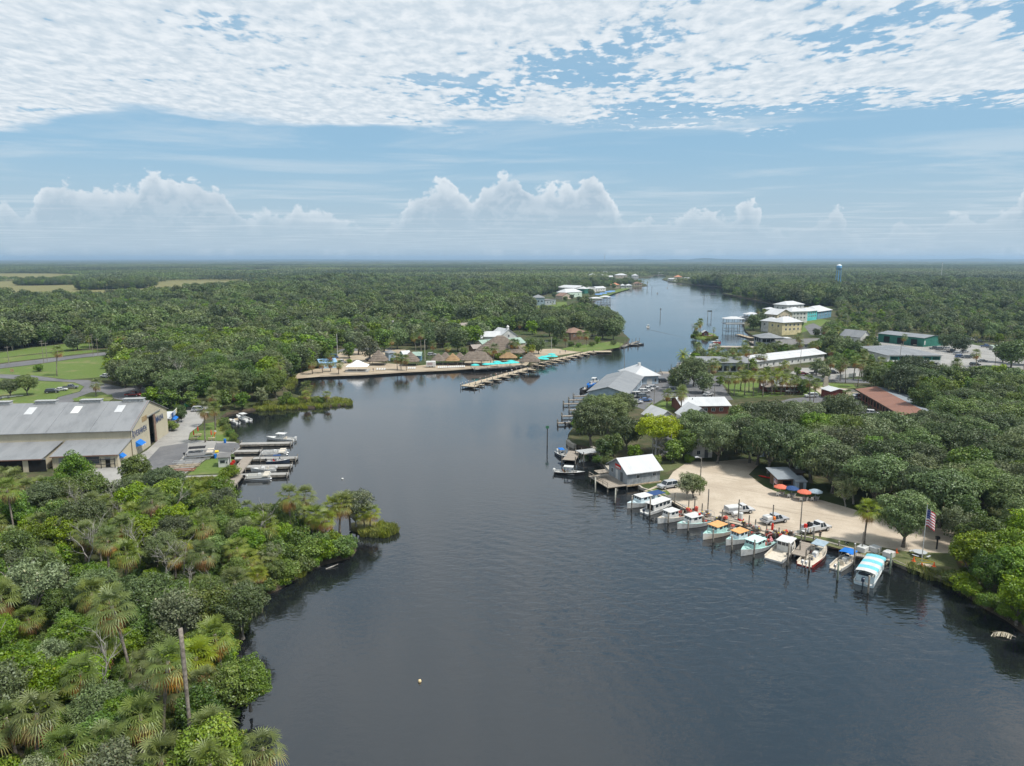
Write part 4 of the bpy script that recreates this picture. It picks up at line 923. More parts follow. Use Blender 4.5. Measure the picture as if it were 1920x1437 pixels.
def tiki(px, py, W, D, eave, top, label, ridge=.05, posts=4, rz=0.0, z=LAND, name='tiki_hut', fresh=False, layers=5, foot=True):
    p = G(px, py, z); t = thing(name, label, 'hut', p, rz, 'thatched huts of the resort'); r_ = thatch_roof(t, W, D, eave, top, ridge, layers=layers, seed=int(px))
    if fresh: r_.data.materials[0] = mat('fresh_thatch', rough=.95, spec=.1, fn=m_speck((.33, .22, .12), (.25, .165, .09), (.38, .28, .16), .8, 5, .8))
    nx = max(2, int(W/4)+1)
    for i in range(nx):
        for sy in ((-1, 1) if D > 1 else (0,)): link('post', post_mesh(eave+.3, .11), t, (-W/2+.2+(W-.4)*i/(nx-1), sy*(D/2-.2), -.0))
    if foot: c, s = math.cos(rz), math.sin(rz); FOOT.append([(p.x+c*x-s*y, p.y+s*x+c*y) for x, y in ((-W/2-1, -D/2-1), (W/2+1, -D/2-1), (W/2+1, D/2+1), (-W/2-1, D/2+1))])
    return t
# ================================================================== the marina on the left bank
# --- big dry-storage warehouse
C1, C2 = G(250, 858), G(316, 812); wv_ = (C2-C1); WID = wv_.length; rzw = math.atan2(wv_.y, wv_.x)-math.pi/2   # local y runs along the end wall, local -x along the building
WLEN, EV, RD = 62.0, 7.4, 12.4
wt = thing('marina_warehouse', 'long cream metal marina warehouse with pale grey roof and lettered end wall', 'building', C1, rzw)
CREAM = mat('wall_cream_ribbed', rough=.7, spec=.25, fn=m_metal((.47, .42, .31), (.38, .34, .255), 0, .9, 0)); CREAME = mat('wall_cream_end', rough=.7, spec=.25, fn=m_metal((.47, .425, .32), (.41, .37, .275), 1, .9, 0))
b = MB(); b.box(-WLEN, 0, -.4, 0, .25, EV-.05); b.box(-WLEN, WID-.25, -.4, 0, WID, EV-.05); b.build('side_wall', CREAM, wt)
dy0, dy1, dh = WID*.46, WID*.60, 8.2
def zt(y): return EV+(RD-EV)*(1-abs(y/WID-.5)*2)-.06
b = MB()
for y0, y1, z0 in ((0, dy0, -.4), (dy0, dy1, dh), (dy1, WID, -.4)):
    ys = sorted(set([y0, y1]+([WID/2] if y0 < WID/2 < y1 else [])))
    pr = [(y0, z0)]+[(y1, z0)]+[(y, zt(y)) for y in reversed(ys)]
    b.loft([[(-.25, y, z) for y, z in pr], [(.02, y, z) for y, z in pr]])
b.build('end_wall', CREAME, wt)
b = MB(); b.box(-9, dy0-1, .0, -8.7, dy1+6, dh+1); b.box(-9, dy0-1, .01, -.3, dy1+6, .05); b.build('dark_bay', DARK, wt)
b = MB(); b.box(.10, dy1-.4, .1, .22, dy1+.9, dh+.2); b.build('sliding_door', mat('door_rust', (.23, .15, .11), .8, var=.2), wt); b = MB(); b.box(.05, dy0-1, dh, .3, dy1+5, dh+.25); b.build('door_track', STEEL, wt)
for k, (ya, yb, za, zb) in enumerate(((-.55, WID/2, EV-.25, RD), (WID/2, WID+.55, RD, EV-.25))):
    n = 12                                       # roof sheeting bays
    for i in range(n):
        x0, x1 = -WLEN+i*(WLEN+.45)/n, -WLEN+(i+1)*(WLEN+.45)/n-.05; dz = rng.uniform(-.015, .015)
        r_ = MB(); r_.loft([[(x0, ya, za+dz), (x0, yb, zb+dz), (x0, yb, zb+.14+dz), (x0, ya, za+.14+dz)], [(x1, ya, za+dz), (x1, yb, zb+dz), (x1, yb, zb+.14+dz), (x1, ya, za+.14+dz)]]); r_.build('roof_panel', roofm('pale', 0), wt)
SKYL = mat('skylight_panel', (.6, .6, .57), .4); sl_ = (RD-EV+.25)/(WID/2+.55)
for k, x in enumerate((-52, -40, -28.5, -17.0, -6.0)):
    y0, y1 = WID*.30, WID*.42; f = lambda y: EV-.25+sl_*(y+.55)+.155
    s_ = MB(); s_.loft([[(x-1.0, y0, f(y0)), (x+1.0, y0, f(y0)), (x+1.0, y0, f(y0)+.06), (x-1.0, y0, f(y0)+.06)], [(x-1.0, y1, f(y1)), (x+1.0, y1, f(y1)), (x+1.0, y1, f(y1)+.06), (x-1.0, y1, f(y1)+.06)]]); s_.build('skylight', SKYL if k % 2 else roofm('white', 0), wt)
    v_ = MB(); v_.box(x-.2, WID/2-.8, RD-.05, x+5.0, WID/2+.8, RD+.75); v_.box(x-.35, WID/2-1.0, RD+.75, x+5.15, WID/2+1.0, RD+.85); v_.build('ridge_vent', mat('vent_grey', (.36, .37, .37), .7, var=.2), wt)
b = MB(); b.loft([[(.03, -.5, EV-.3), (.10, -.5, EV-.3), (.10, -.5, EV-.02), (.03, -.5, EV-.02)], [(.03, WID/2, RD-.05), (.10, WID/2, RD-.05), (.10, WID/2, RD+.2), (.03, WID/2, RD+.2)]]); b.loft([[(.03, WID/2, RD-.05), (.10, WID/2, RD-.05), (.10, WID/2, RD+.2), (.03, WID/2, RD+.2)], [(.03, WID+.5, EV-.3), (.10, WID+.5, EV-.3), (.10, WID+.5, EV-.02), (.03, WID+.5, EV-.02)]]); b.build('gable_trim', mat('trim_brown', (.20, .11, .08), .7), wt)
INK = mat('lettering_navy', (.04, .06, .13), .7)
def text(parent, s, size, loc, rot, m, name='lettering', ext=.02, sx=1.0, bold=.0):
    c = bpy.data.curves.new(name, 'FONT'); c.body = s; c.size = size; c.extrude = ext; c.offset = bold; c.resolution_u = 3; tmp = bpy.data.objects.new('tmp', c); col.objects.link(tmp)
    me = bpy.data.meshes.new_from_object(tmp.evaluated_get(bpy.context.evaluated_depsgraph_get())); bpy.data.objects.remove(tmp); me.materials.clear(); me.materials.append(m); o = link(name, me, parent, loc); o.rotation_euler = rot; o.scale = (sx, 1, 1); return o
def wall_text(s, y, z, big, small, slope=0.0):
    x = .05; dy = 0
    for i, ch in enumerate(s):
        sz = big if i == 0 else small; o = text(wt, ch, sz*2.0, (x, y+dy, z-(big-small)*.5*(i == 0)), (math.pi/2, 0, math.pi/2), INK, sx=.72, bold=.05); dy += sz*(.92 if i == 0 else .86 if ch not in 'I' else .42)
wall_text('RIVERHAVEN', .5, 4.9, 1.55, 1.12); wall_text('MARINA', dy1+1.3, 5.1, 1.55, 1.18)
sg = MB(); sg.box(.04, dy0-4.6, 7.6, .10, dy0-1.2, 9.0); sg.build('small_sign', mat('sign_brown', (.22, .13, .07), .7, c2=(.42, .33, .16), scale=3), wt)
for y in (2.2,): a_ = MB(); a_.loft([[(.0, y, 2.2), (.0, y, 3.6), (1.5, y, 2.6)], [(.0, y+3.4, 2.2), (.0, y+3.4, 3.6), (1.5, y+3.4, 2.6)]]); a_.build('awning', BLUEC, wt)
for y in (6.5, 8.0): p_ = MB(); p_.box(.03, y, 1.2, .08, y+.8, 2.2); p_.build('notice_board', WHITE, wt)
FOOT.append([tuple((C1+Matrix.Rotation(rzw, 3, 'Z') @ Vector(p)).xy) for p in ((1, -1, 0), (1, WID+1, 0), (-WLEN-2, WID+1, 0), (-WLEN-2, -1, 0))])
# lean-to workshops along the near side (parts of the same building)
def leanto(x0, x1, dep, h0, h1, doors, nm, ex=()):
    o = bpy.data.objects.new(nm, None); col.objects.link(o); o.parent = wt
    b = MB(); b.loft([[(x0, -dep, -.4), (x0, -dep, h0), (x0, -.01, h1), (x0, -.01, -.4)], [(x1, -dep, -.4), (x1, -dep, h0), (x1, -.01, h1), (x1, -.01, -.4)]]); b.build('wall', CREAM, o)
    s = (h1-h0)/dep; r_ = MB(); r_.loft([[(x0-.3, -dep-.5, h0-.5*s), (x0-.3, -.02, h1), (x0-.3, -.02, h1+.12), (x0-.3, -dep-.5, h0-.5*s+.12)], [(x1+.4, -dep-.5, h0-.5*s), (x1+.4, -.02, h1), (x1+.4, -.02, h1+.12), (x1+.4, -dep-.5, h0-.5*s+.12)]]); r_.build('roof', roofm('pale', 0), o)
    f_ = MB(); f_.box(x0-.3, -dep-.56, h0-.5*s-.12, x1+.4, -dep-.505, h0-.5*s+.10); f_.build('fascia', mat('trim_brown', (.2, .11, .08)), o)
    for (x, w_, h, k) in doors:
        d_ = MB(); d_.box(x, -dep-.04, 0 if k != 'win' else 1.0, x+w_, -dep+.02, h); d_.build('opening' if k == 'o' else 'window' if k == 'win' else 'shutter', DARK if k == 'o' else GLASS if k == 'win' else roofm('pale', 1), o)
        if k == 'o': d_ = MB(); d_.box(x-.1, -dep-.10, h, x+w_+.1, -dep-.03, h+.35); d_.build('rolled_shutter', roofm('pale', 1), o)
    for (x, w_) in ex: a_ = MB(); a_.loft([[(x, -dep-.02, 1.9), (x, -dep-.02, 2.9), (x, -dep-.9, 2.1)], [(x+w_, -dep-.02, 1.9), (x+w_, -dep-.02, 2.9), (x+w_, -dep-.9, 2.1)]]); a_.build('awning', BLUEC, o)
    FOOT.append([tuple((C1+Matrix.Rotation(rzw, 3, 'Z') @ Vector(p)).xy) for p in ((x1+1, 0, 0), (x0-1, 0, 0), (x0-1, -dep-1.5, 0), (x1+1, -dep-1.5, 0))])
    return o
lb = leanto(-15.5, -.3, 8.6, 3.3, 5.0, ((-8.2, 3.6, 2.9, 'win'), (-14, 3.0, 2.8, 's'), (-3.2, 1.1, 2.2, 'o')), 'workshop_annex')
a_ = MB(); a_.loft([[(-.28, -7.6, 1.9), (-.28, -7.6, 2.9), (.7, -7.6, 2.1)], [(-.28, -5.4, 1.9), (-.28, -5.4, 2.9), (.7, -5.4, 2.1)]]); a_.build('awning', BLUEC, lb)
b = MB()
for z in (1.0, 2.2): b.box(-12.5, -9.6, z, -.6, -9.4, z+.14)
for x in (-12.4, -8, -4, -.8): b.box(x, -9.58, 0, x+.15, -9.42, 2.6)
b.build('pipe_rail', BLACK, lb)
leanto(-46, -17.0, 10.5, 3.3, 4.9, ((-26.5, 5.2, 3.0, 'o'), (-36.0, 5.2, 3.0, 'o'), (-20.0, 4.0, 3.0, 'o'), (-44, 5, 3.0, 's')), 'boat_service_annex')
# --- sign shop at the back of the yard
t, W_, D_s = house('sign_shop', 'low white flat-roofed shop with sign panels behind the warehouse', (318, 806), (330, 793), 9, 3.4, 'flat', .25, 'tan', 'white', [('f', .25, 1.2, 1.2, 2.0, 'd'), ('f', .7, 1.5, 1.4, 1.2)], ov=.6)
for k, (u, m) in enumerate(((.1, NAVYC), (.42, mat('sign_pale', (.55, .6, .66), .6, c2=(.12, .2, .35), scale=2)), (.74, mat('sign_yellow', (.70, .62, .30), .6, c2=(.5, .5, .45), scale=2)))):
    p_ = MB(); p_.box(W_*u, -.72, 3.45, W_*(u+.26), -.64, 4.7); p_.build('sign_panel', m, t)
p_ = MB(); p_.box(-.4, -.64, 3.3, W_+.4, -.58, 4.85); p_.build('fascia_board', WHITE, t)
a_ = MB(); a_.loft([[(W_*.35, -.02, 2.1), (W_*.35, -.02, 3.0), (W_*.35, -1.3, 2.2)], [(W_*.8, -.02, 2.1), (W_*.8, -.02, 3.0), (W_*.8, -1.3, 2.2)]]); a_.build('awning', BLUEC, t)
# --- fuel dock hut
t, W_, D_s = house('fuel_hut', 'small white fuel hut with grey sloping roof on the dock lawn', (410, 877), (429, 876), 3.0, 2.5, 'shed', .25, 'white', 'dgrey', [('f', .42, 1.45, 1.1, .7, 'g'), ('f', .82, 1.2, .3, .5, 'd'), ('r', .5, 1.1, .9, 2.0, 'd')], ov=.35, cat='hut')
lf_ = MB(); lf_.lathe([(.0, 0), (.34, 0), (.34, .1), (0, .1)], 12); 
for px, py in ((438, 872), (435, 876)):
    p = G(px, py, .9); b = MB(); b.lathe([(.36, -.08), (.45, -.05), (.45, .05), (.36, .08)], 14); b.v = [(x, z, y+.8) for x, y, z in b.v]; o = thing('life_ring', 'red life ring on its stand at the fuel dock, %s' % ('farther one' if py < 874 else 'nearer one'), 'life ring', p, 0, 'life rings'); b.build('ring', REDC, o); b = MB(); b.box(-.05, .1, -.2, .05, .2, 1.3); b.build('stand', WOODP, o)
# --- docks
DK = 'docks of the marina basin'
dock('concrete finger dock under the white hardtop boat', [((450, 832), (547, 830), 2.2)], .8, M_CONC, name='finger_dock', group=DK, post_h=.5, step=9, th=.45)
dock('finger dock beside the dark-hulled pontoon boat', [((437, 846), (489, 845), 2.2)], .8, M_CONC, name='finger_dock', group=DK, post_h=.5, step=9, th=.45)
dock('long finger dock running out from the fuel hut', [((424, 859.5), (557, 858), 2.1)], .8, M_CONC, name='finger_dock', group=DK, post_h=.5, step=9, th=.45)
dock('finger dock between the blue-topped boat and the beige pontoon', [((446, 875), (547, 872.5), 2.0)], .8, M_CONC, name='finger_dock', group=DK, post_h=.5, step=9, th=.45)
dock('southernmost finger dock beyond the beige pontoon boat', [((440, 891), (540, 888), 1.9)], .8, M_CONC, name='finger_dock', group=DK, post_h=.5, step=9, th=.45)
dock('wide weathered boardwalk crossing the marina basin', [((466, 857), (438, 892), 2.6), ((438, 891), (409, 925), 4.6)], .98, PLANKX, name='boardwalk', group=DK, post_h=-.15, step=5)
dock('low floating stage at the foot of the boardwalk', [((380, 930), (401, 928), 1.8)], .45, PLANKX, name='floating_stage', group=DK, post_h=.4, step=6)
area('dock_walk', [(330, 896), (331, 893), (440, 890), (440, 892.5)], Z4, M_CONC)
dock('sandy-brown landing dock with two skiffs', [((412, 789), (446, 786), 3.0)], .8, TAN, name='landing_dock', group=DK, post_h=.6, step=6)
area('boat_ramp', [(405, 831), (448, 831), (450, 838), (437, 849), (400, 846)], Z3, M_ASPH)
# --- boats
MB_ = 'boats at the marina docks'
console_boat('white centre-console boat with white hardtop at the marina', (500, 824.5), (553, 827), GEL, top=WHITE, motors=2, motorm=GEL, group=MB_)
pontoon_boat('pontoon boat with dark motor tied at the second finger dock', (541, 852.5), (487, 855), None, GEL, group=MB_, cover=None)
console_boat('deck boat with navy bimini and red gear at the marina', (543, 868), (500, 869), NAVY, top=NAVYC, group=MB_, cush=REDC)
pontoon_boat('large beige and white pontoon boat at the southern finger dock', (511, 897), (459, 900), None, mat('fence_pale', (.62, .62, .58), .5), group=MB_)
console_boat('white runabout moored behind the large beige pontoon', (471, 885), (517, 883), GEL, motors=1, motorm=GEL, group=MB_)
console_boat('small white skiff nearest the landing dock', (431, 791), (447, 796), GEL, name='skiff', group=MB_, seats=False)
console_boat('white skiff with a small white top beyond the landing dock', (444, 783), (467, 791), GEL, top=WHITE, name='skiff', group=MB_, seats=False)
t, L, B = pontoon_boat('black-canopied pontoon boat parked on its trailer in the yard', (404, 853), (350, 857), BLKC, mat('fence_grey', (.35, .35, .36), .4), z=LAND+.55, group=MB_, L=7.8)
b = MB(); b.box(-L*.45, -.9, -.42, L*.55, -.8, -.28); b.box(-L*.45, .8, -.42, L*.55, .9, -.28); b.box(L*.5, -.9, -.42, L*.6, .9, -.3); b.build('trailer_frame', STEEL, t)
for sx in (-.08, .04):
    for sy in (-1, 1): link('trailer_wheel', car_parts('suv')['tyre'], t, (L*sx, sy*1.15, -.21))
y_ = MB(); y_.lathe([(.1, -.5), (.35, -.4), (.35, .4), (.1, .5)], 10); y_.v = [(z, y, x+.95) for x, y, z in y_.v]; y_.build('yellow_float', YELP, t, loc=(L*.50, -.5, 0))
# --- picnic lawn
for k, (px, py, d_) in enumerate(((364, 826, 'leftmost'), (372, 819, 'rear'), (397, 826, 'right-hand'))):
    umbrella(px, py, REDC, 'closed red umbrella over the %s picnic table on the marina lawn' % d_, h=3.0, group='closed red umbrellas', closed=True)
    p = G(px, py); t = thing('picnic_table', 'wooden picnic table under the %s red umbrella' % d_, 'table', (p.x, p.y, LAND+.04), .3, 'picnic tables on the marina lawn')
    b = MB()
    for q in range(5): b.box(-.9, -.38+q*.155, .72, .9, -.24+q*.155, .76)
    b.build('table_top', TAN, t)
    for sy in (-1, 1): b = MB(); b.box(-.9, sy*.75-.13, .42, .9, sy*.75+.13, .46); b.build('bench', TAN, t)
    for sx in (-.6, .6): b = MB(); b.tube([(sx, -.8, 0), (sx, -.15, .72)], .05, 5); b.tube([(sx, .8, 0), (sx, .15, .72)], .05, 5); b.box(sx-.04, -.8, .34, sx+.04, .8, .42); b.build('leg_frame', TAN, t)
for px, py, q in ((422, 831, 'by the boat ramp'), (404, 860, 'beside the fuel hut')):
    p = G(px, py); t = thing('litter_bin', 'blue litter bin '+q, 'bin', (p.x, p.y, LAND+.05), 0, 'blue bins'); b = MB(); b.lathe([(.30, 0), (.36, 1.0)], 10); b.build('barrel', BLUEC, t); b = MB(); b.lathe([(.38, 1.0), (.36, 1.1), (.1, 1.2)], 10); b.build('lid', BLUEC, t)
p = G(407, 856); t = thing('windsock_pole', 'slim pole flying an orange and white windsock', 'flagpole', p, 0); b = MB(); b.lathe([(.05, 0), (.035, 6.8)], 6); b.build('pole', STEEL, t)
b = MB(); b.tube([(0, 0, 6.6), (-.15, -.1, 6.2), (-.35, -.25, 5.3)], [.28, .26, .12], 8, cap=False); b.build('windsock', mat('windsock_orange', (.75, .22, .04), .8), t); b = MB(); b.tube([(0, 0, 6.62), (.04, 0, 6.95)], [.285, .29], 8, cap=False); b.build('windsock_mouth', WHITE, t)
# frames and trailers lying in the yard corner
for k, (px, py, hd, l) in enumerate(((352, 868, 12, 7), (345, 876, 14, 7.5), (338, 884, 10, 7), (372, 862, 10, 6))):
    p = G(px, py); t = thing('boat_cradle', ('empty boat cradle nearest the parked pontoon', 'second empty boat cradle in the yard corner', 'lowest empty boat cradle beside the dock walk', 'empty boat cradle right below the parked pontoon')[k], 'trailer', (p.x, p.y, LAND+.06), R(hd), 'empty boat cradles')
    for sy in (-1, 1): b = MB(); b.box(-l/2, sy*.75-.1, .15, l/2, sy*.75+.1, .4); b.build('rail', (ALU, TAN, mat('rust_red', (.32, .13, .08), .8))[k % 3], t)
    for sx in (-.4, -.1, .2, .42): b = MB(); b.box(l*sx-.1, -1.0, 0, l*sx+.1, 1.0, .16); b.build('cross_beam', WOOD, t)
for k, (px, py) in enumerate(((8, 748), (22, 746), (-15, 751))):
    p = G(px, py); t = thing('boat_trailer', ('galvanised boat trailer by the left edge', 'galvanised boat trailer under the oak', 'boat trailer cut off by the left edge')[k], 'trailer', (p.x, p.y, LAND+.06), R(35), 'boat trailers on the grass')
    for sy in (-1, 1): b = MB(); b.box(-3, sy*.8-.07, .5, 2.2, sy*.8+.07, .62); b.build('rail', ALU, t); link('wheel', car_parts('suv')['tyre'], t, (-1, sy*1.1, .35))
    b = MB(); b.tube([(2.2, -.8, .56), (3.6, 0, .5), (2.2, .8, .56)], .06, 5); b.build('tongue', ALU, t)
# --- yard vehicles and odds
car('suv', 'black', 98, 737, 20, 'black SUV parked on the grass behind the warehouse'); car('sedan', 'white', 114, 733, 20, 'white sedan between the black SUV and dark pickup'); car('pickup', 'grey', 132, 729, 15, 'dark grey pickup at the end of the grass row')
car('suv', 'white', 198, 708, 160, 'white car half under the oak by the roadside lawn'); car('suv', 'grey', 219, 711, 10, 'dark car in the shade of the oak by the lawn'); car('pickup', 'red', 250, 743, 0, 'dark red pickup behind the warehouse roof ridge')
car('suv', 'silver', 302, 757, 10, 'silver SUV under the trees behind the end wall'); car('suv', 'black', 322, 760, 10, 'black car parked in the shade behind the sign shop'); car('suv', 'silver', 374, 771, 15, 'silver SUV on the drive beside the orange toilet')
p = G(362, 764); t = thing('portable_toilet', 'bright orange portable toilet by the marina drive', 'toilet', p, .3); b = MB(); b.box(-.6, -.6, 0, .6, .6, 2.1, bev=.05); b.build('cabin', mat('orange_plastic', (.80, .33, .02), .5), t); b = MB(); b.box(-.62, -.62, 2.1, .62, .62, 2.25, bev=.1); b.build('roof', WHITE, t); b = MB(); b.box(-.4, -.64, .1, .4, -.6, 1.9); b.build('door', mat('orange_plastic', (.8, .33, .02)), t)
p = G(352, 763); t = thing('dumpster', 'dark green dumpster left of the orange toilet', 'dumpster', p, .3); b = MB(); b.loft([[(-1, -.7, .1), (1, -.7, .1), (1, .7, .1), (-1, .7, .1)], [(-1.1, -.8, 1.3), (1.1, -.8, 1.3), (1.1, .8, 1.7), (-1.1, .8, 1.7)]]); b.build('bin', mat('green_steel', (.02, .14, .07), .5), t); b = MB(); b.loft([[(-1.1, -.8, 1.32), (1.1, -.8, 1.32), (1.1, .8, 1.72), (-1.1, .8, 1.72)], [(-1.1, -.8, 1.38), (1.1, -.8, 1.38), (1.1, .8, 1.78), (-1.1, .8, 1.78)]]); b.build('lid', BLACK, t)
person(386, 788, 'walk', 'white', 'khaki', 200, 'person in a white shirt walking beside the shaggy marina palm', group='people at the marina')
person(331, 800, 'stand', 'blue', 'black', 90, 'person in blue outside the blue awning shop', group='people at the marina')
# --- roadside poles and lines
poles = [(-60, 690, 12), (17, 683, 9), (82, 681, 11.5), (89, 679, 10), (131 + 44, 671, 12.5), (184, 668, 9.5), (211, 659, 12)]
pl = []
for k, (x, y, h) in enumerate(poles): utility_pole(x, y, h, ('roadside utility pole beyond the left edge', 'short roadside pole at the left edge', 'tall roadside pole before the slim palm', 'slimmer pole right of the tall roadside pole', 'tall pole above the road bend', 'short pole beside the road-bend pole', 'pole standing at the edge of the woods')[k], 2 if h > 11 else 1, 'roadside utility poles', hd=1.1)
T_ = lambda i, dz=0: G(poles[i][0], poles[i][1])+Vector((0, 0, poles[i][2]-.6+dz))
for k, dz in enumerate((0, -1.2, -2.6)): wire([T_(0, dz), T_(2, dz), T_(4, dz), T_(6, dz)], ('topmost', 'middle', 'lowest')[k]+' roadside power line along the left road', .8)
p = G(23, 700); t = thing('notice_post', 'small brown notice board on the roadside lawn', 'sign', p, .2); b = MB(); b.box(-.7, -.08, .6, .7, .08, 2.0); b.build('board', mat('sign_brown', (.2, .12, .07)), t); b = MB(); b.box(-.6, -.06, 0, -.45, .06, .6); b.box(.45, -.06, 0, .6, .06, .6); b.build('legs', WOODP, t)
# ================================================================== the near right bank: boats, shack, sand lot
# --- seawall cap and grey boat shack
def wall_line(name, label, pts, w_, z0, z1, m, cat='seawall'):
    W_ = [G(*p, 0) for p in pts]; t = thing(name, label, cat, (W_[0].x, W_[0].y, 0))
    for i, (a, c) in enumerate(zip(W_[:-1], W_[1:])):
        d_ = (c-a); L = d_.length; b = MB(); b.box(0, -w_/2, z0, L+.02, w_/2, z1-.003*(i % 2)); b.build('wall_segment', m, t, loc=(a.x-W_[0].x, a.y-W_[0].y, 0), rz=math.atan2(d_.y, d_.x))
    return t
SEAW = mat('seawall_concrete', rough=.9, spec=.2, fn=m_speck((.44, .40, .34), (.34, .31, .26), (.16, .15, .12), .3, 1.2))
wall_line('seawall', 'concrete and timber seawall behind the moored boats', [(1198, 917), (1204, 922), (1246, 935), (1264, 946), (1300, 967), (1340, 977), (1385, 987), (1433, 1005), (1487, 1011), (1521, 1017), (1592, 1036), (1625, 1044), (1671, 1047)], .45, -1, LAND+.16, SEAW)
wall_line('seawall', 'timber edging below the flagpole lawn', [(1676, 1059), (1705, 1072), (1736, 1081), (1787, 1099), (1809, 1115)], .25, -1, LAND+.1, WOOD)
wall_line('seawall', 'pale stone seawall curving round the dock by the oaks', [(1064, 832), (1070, 838), (1078, 841)], .9, -1, LAND+.35, SEAW)
wall_line('seawall', 'pale seawall between the boat lift and the shack', [(1110, 844), (1119, 850), (1129, 866), (1139, 883), (1150, 895)], .9, -1, LAND+.3, SEAW)
ZS = 1.15
t, W_, D_s = house('boat_shack', 'grey board boat shack with white metal roof over the water', (1176, 909), (1237, 901), 8.6, 2.75, 'gx', 2.3, 'grey', 'white', [('f', .32, 1.6, .9, .9), ('f', .82, 1.65, .9, .8), ('l', .30, 1.1, .95, 2.1, 'd'), ('l', .55, 1.1, .9, 2.1, 'wd'), ('l', .80, 1.6, 1.0, 1.2)], ov=.55, z=ZS, cat='shack')
for i in range(40):
    if i % 1 == 0: b = MB(); b.box(i*W_/40+.01, -.028, -.3, (i+1)*W_/40-.012, -.003, 2.68); bo = b.build('wall_board', mat('grey_boards_%d' % (i % 4), [(.29, .315, .335), (.26, .285, .305), (.315, .335, .35), (.275, .30, .315)][i % 4], .85, spec=.2, var=.2, scale=1), t)
b = MB(); b.box(-5.2, -.3, -.18, -.02, D_s+.6, -.02); b.build('porch_deck', PLANKX, t); b = MB(); b.box(-.3, -.35, -.42, W_+.3, .2, -.1); b.build('sill_beam', TAN, t)
for x in (-5.0, -2.5, 0, W_*.33, W_*.66, W_): link('stilt', post_mesh(.1, .16), t, (x, .1, -1.15+.9)); link('stilt', post_mesh(.1, .16), t, (x, D_s-.2, -1.15+.9))
b = MB()
for y in (0, 2.2, 4.4, 6.6, D_s+.4): b.box(-5.15, y-.05, -.02, -5.05, y+.05, 1.0)
b.box(-5.16, 0, .95, -5.04, D_s+.4, 1.05); b.box(-5.14, 0, .45, -5.06, D_s+.4, .53); b.build('porch_rail', WOOD, t)
b = MB(); b.box(-4.6, 5.2, 0, -1.6, 7.4, .08); b.box(-4.6, 5.2, 1.6, -1.6, 7.6, 1.72); b.build('porch_bench', WOOD, t); b = MB(); b.box(-.05, D_s*.35, 2.6, -.01, D_s*.65, 3.6); b.build('gable_sign', REDC, t); b = MB(); b.box(-.06, D_s*.38, 2.75, -.05, D_s*.62, 3.1); b.build('sign_stripe', WHITE, t)
# --- moored work boats, left to right
t, L, B = crab_boat('leftmost white work boat with pale blue wheelhouse and navy stern awning', (1176, 954), (1243, 938), GEL, PALEBLUE, PALEBLUE, WHITE, 1, gear=False)
b = MB(); b.box(-L*.46, -B*.36, 2.05, -.12*L, B*.36, 2.12); b.build('stern_awning', NAVYC, t); b = MB()
for x in (-.45*L, -.14*L):
    for sy in (-1, 1): b.tube([(x, sy*B*.34, .3), (x, sy*B*.34, 2.05)], .03, 5)
b.build('awning_frame', ALU, t)
t, L = boat_at('cabin_cruiser', 'white cabin boat with outboard facing the river, second in row', (1260, 947), (1208, 965), 'work boats moored along the seawall'); B = L*.32; make_hull(t, L, B, .7, 1.0, .3, GEL, GEL, fore=.8)
b = MB(); b.loft([[(-.30*L, -B*.38, .4), (.34*L, -B*.34, .5), (.34*L, B*.34, .5), (-.30*L, B*.38, .4)], [(-.30*L, -B*.36, 2.0), (.26*L, -B*.32, 2.0), (.26*L, B*.32, 2.0), (-.30*L, B*.36, 2.0)]]); b.build('cabin', WHITE, t); b = MB(); b.box(-.36*L, -B*.42, 2.0, .30*L, B*.42, 2.1, bev=.05); b.build('cabin_roof', WHITE, t)
for k in range(4):
    for sg in (-1, 1): panes(t, (-.2+k*.14)*L, sg*B*.372, 1.5, .09*L, .55, 0)
panes(t, -.305*L, 0, 1.2, B*.5, 1.2, math.pi/2, 'rear_opening', m=DARK); outboard(t, -L/2-.15, 0, .6, NAVY)
crab_boat('white and tan work boat with white wheelhouse, third in row', (1233, 983), (1289, 967), GEL, BEIGE, WHITE, WHITE, 3)
t, L, B = crab_boat('mint-decked work boat with white wheelhouse roof and red gear', (1270, 993), (1337, 977), GEL, MINT, WHITE, WHITE, 4); b = MB(); b.lathe([(.1, 0), (.25, .1), (.25, .35), (.1, .45)], 8); b.build('red_buoy', REDC, t, loc=(-.02*L, B*.25, 2.28))
crab_boat('mint work boat with tan hull sides and orange wheelhouse roof', (1318, 1013), (1378, 991), mat('hull_tan_white', (.62, .52, .40), .5, c2=(.72, .70, .66), scale=.3), MINT, MINT, ORANGEP, 5)
crab_boat('smaller mint work boat with orange roof between two mint boats', (1361, 1024), (1417, 1005), GEL, MINT, PALEBLUE, ORANGEP, 6)
t, L, B = crab_boat('large mint work boat with mint roof and pink buoys', (1389, 1044), (1448, 1017), GEL, MINT, MINT, mat('paint_mint_roof', (.55, .78, .74), .4), 7)
for k in range(7): b = MB(); b.lathe([(.08, 0), (.2, .08), (.2, .25), (.06, .4)], 7); b.build('float', mat('float_pink', (.55, .22, .24), .7), t, loc=(-.33*L+.28*(k % 3), B*.3-.2*(k//3), .9+.25*(k//3)))
t, L = boat_at('work_skiff', 'white open-decked work boat with boxy wheelhouse, stern to the river', (1487, 1021), (1450, 1053), 'work boats moored along the seawall'); B = L*.36; make_hull(t, L, B, .75, 1.2, .3, GEL, BEIGE, fore=.78, tr=.95)
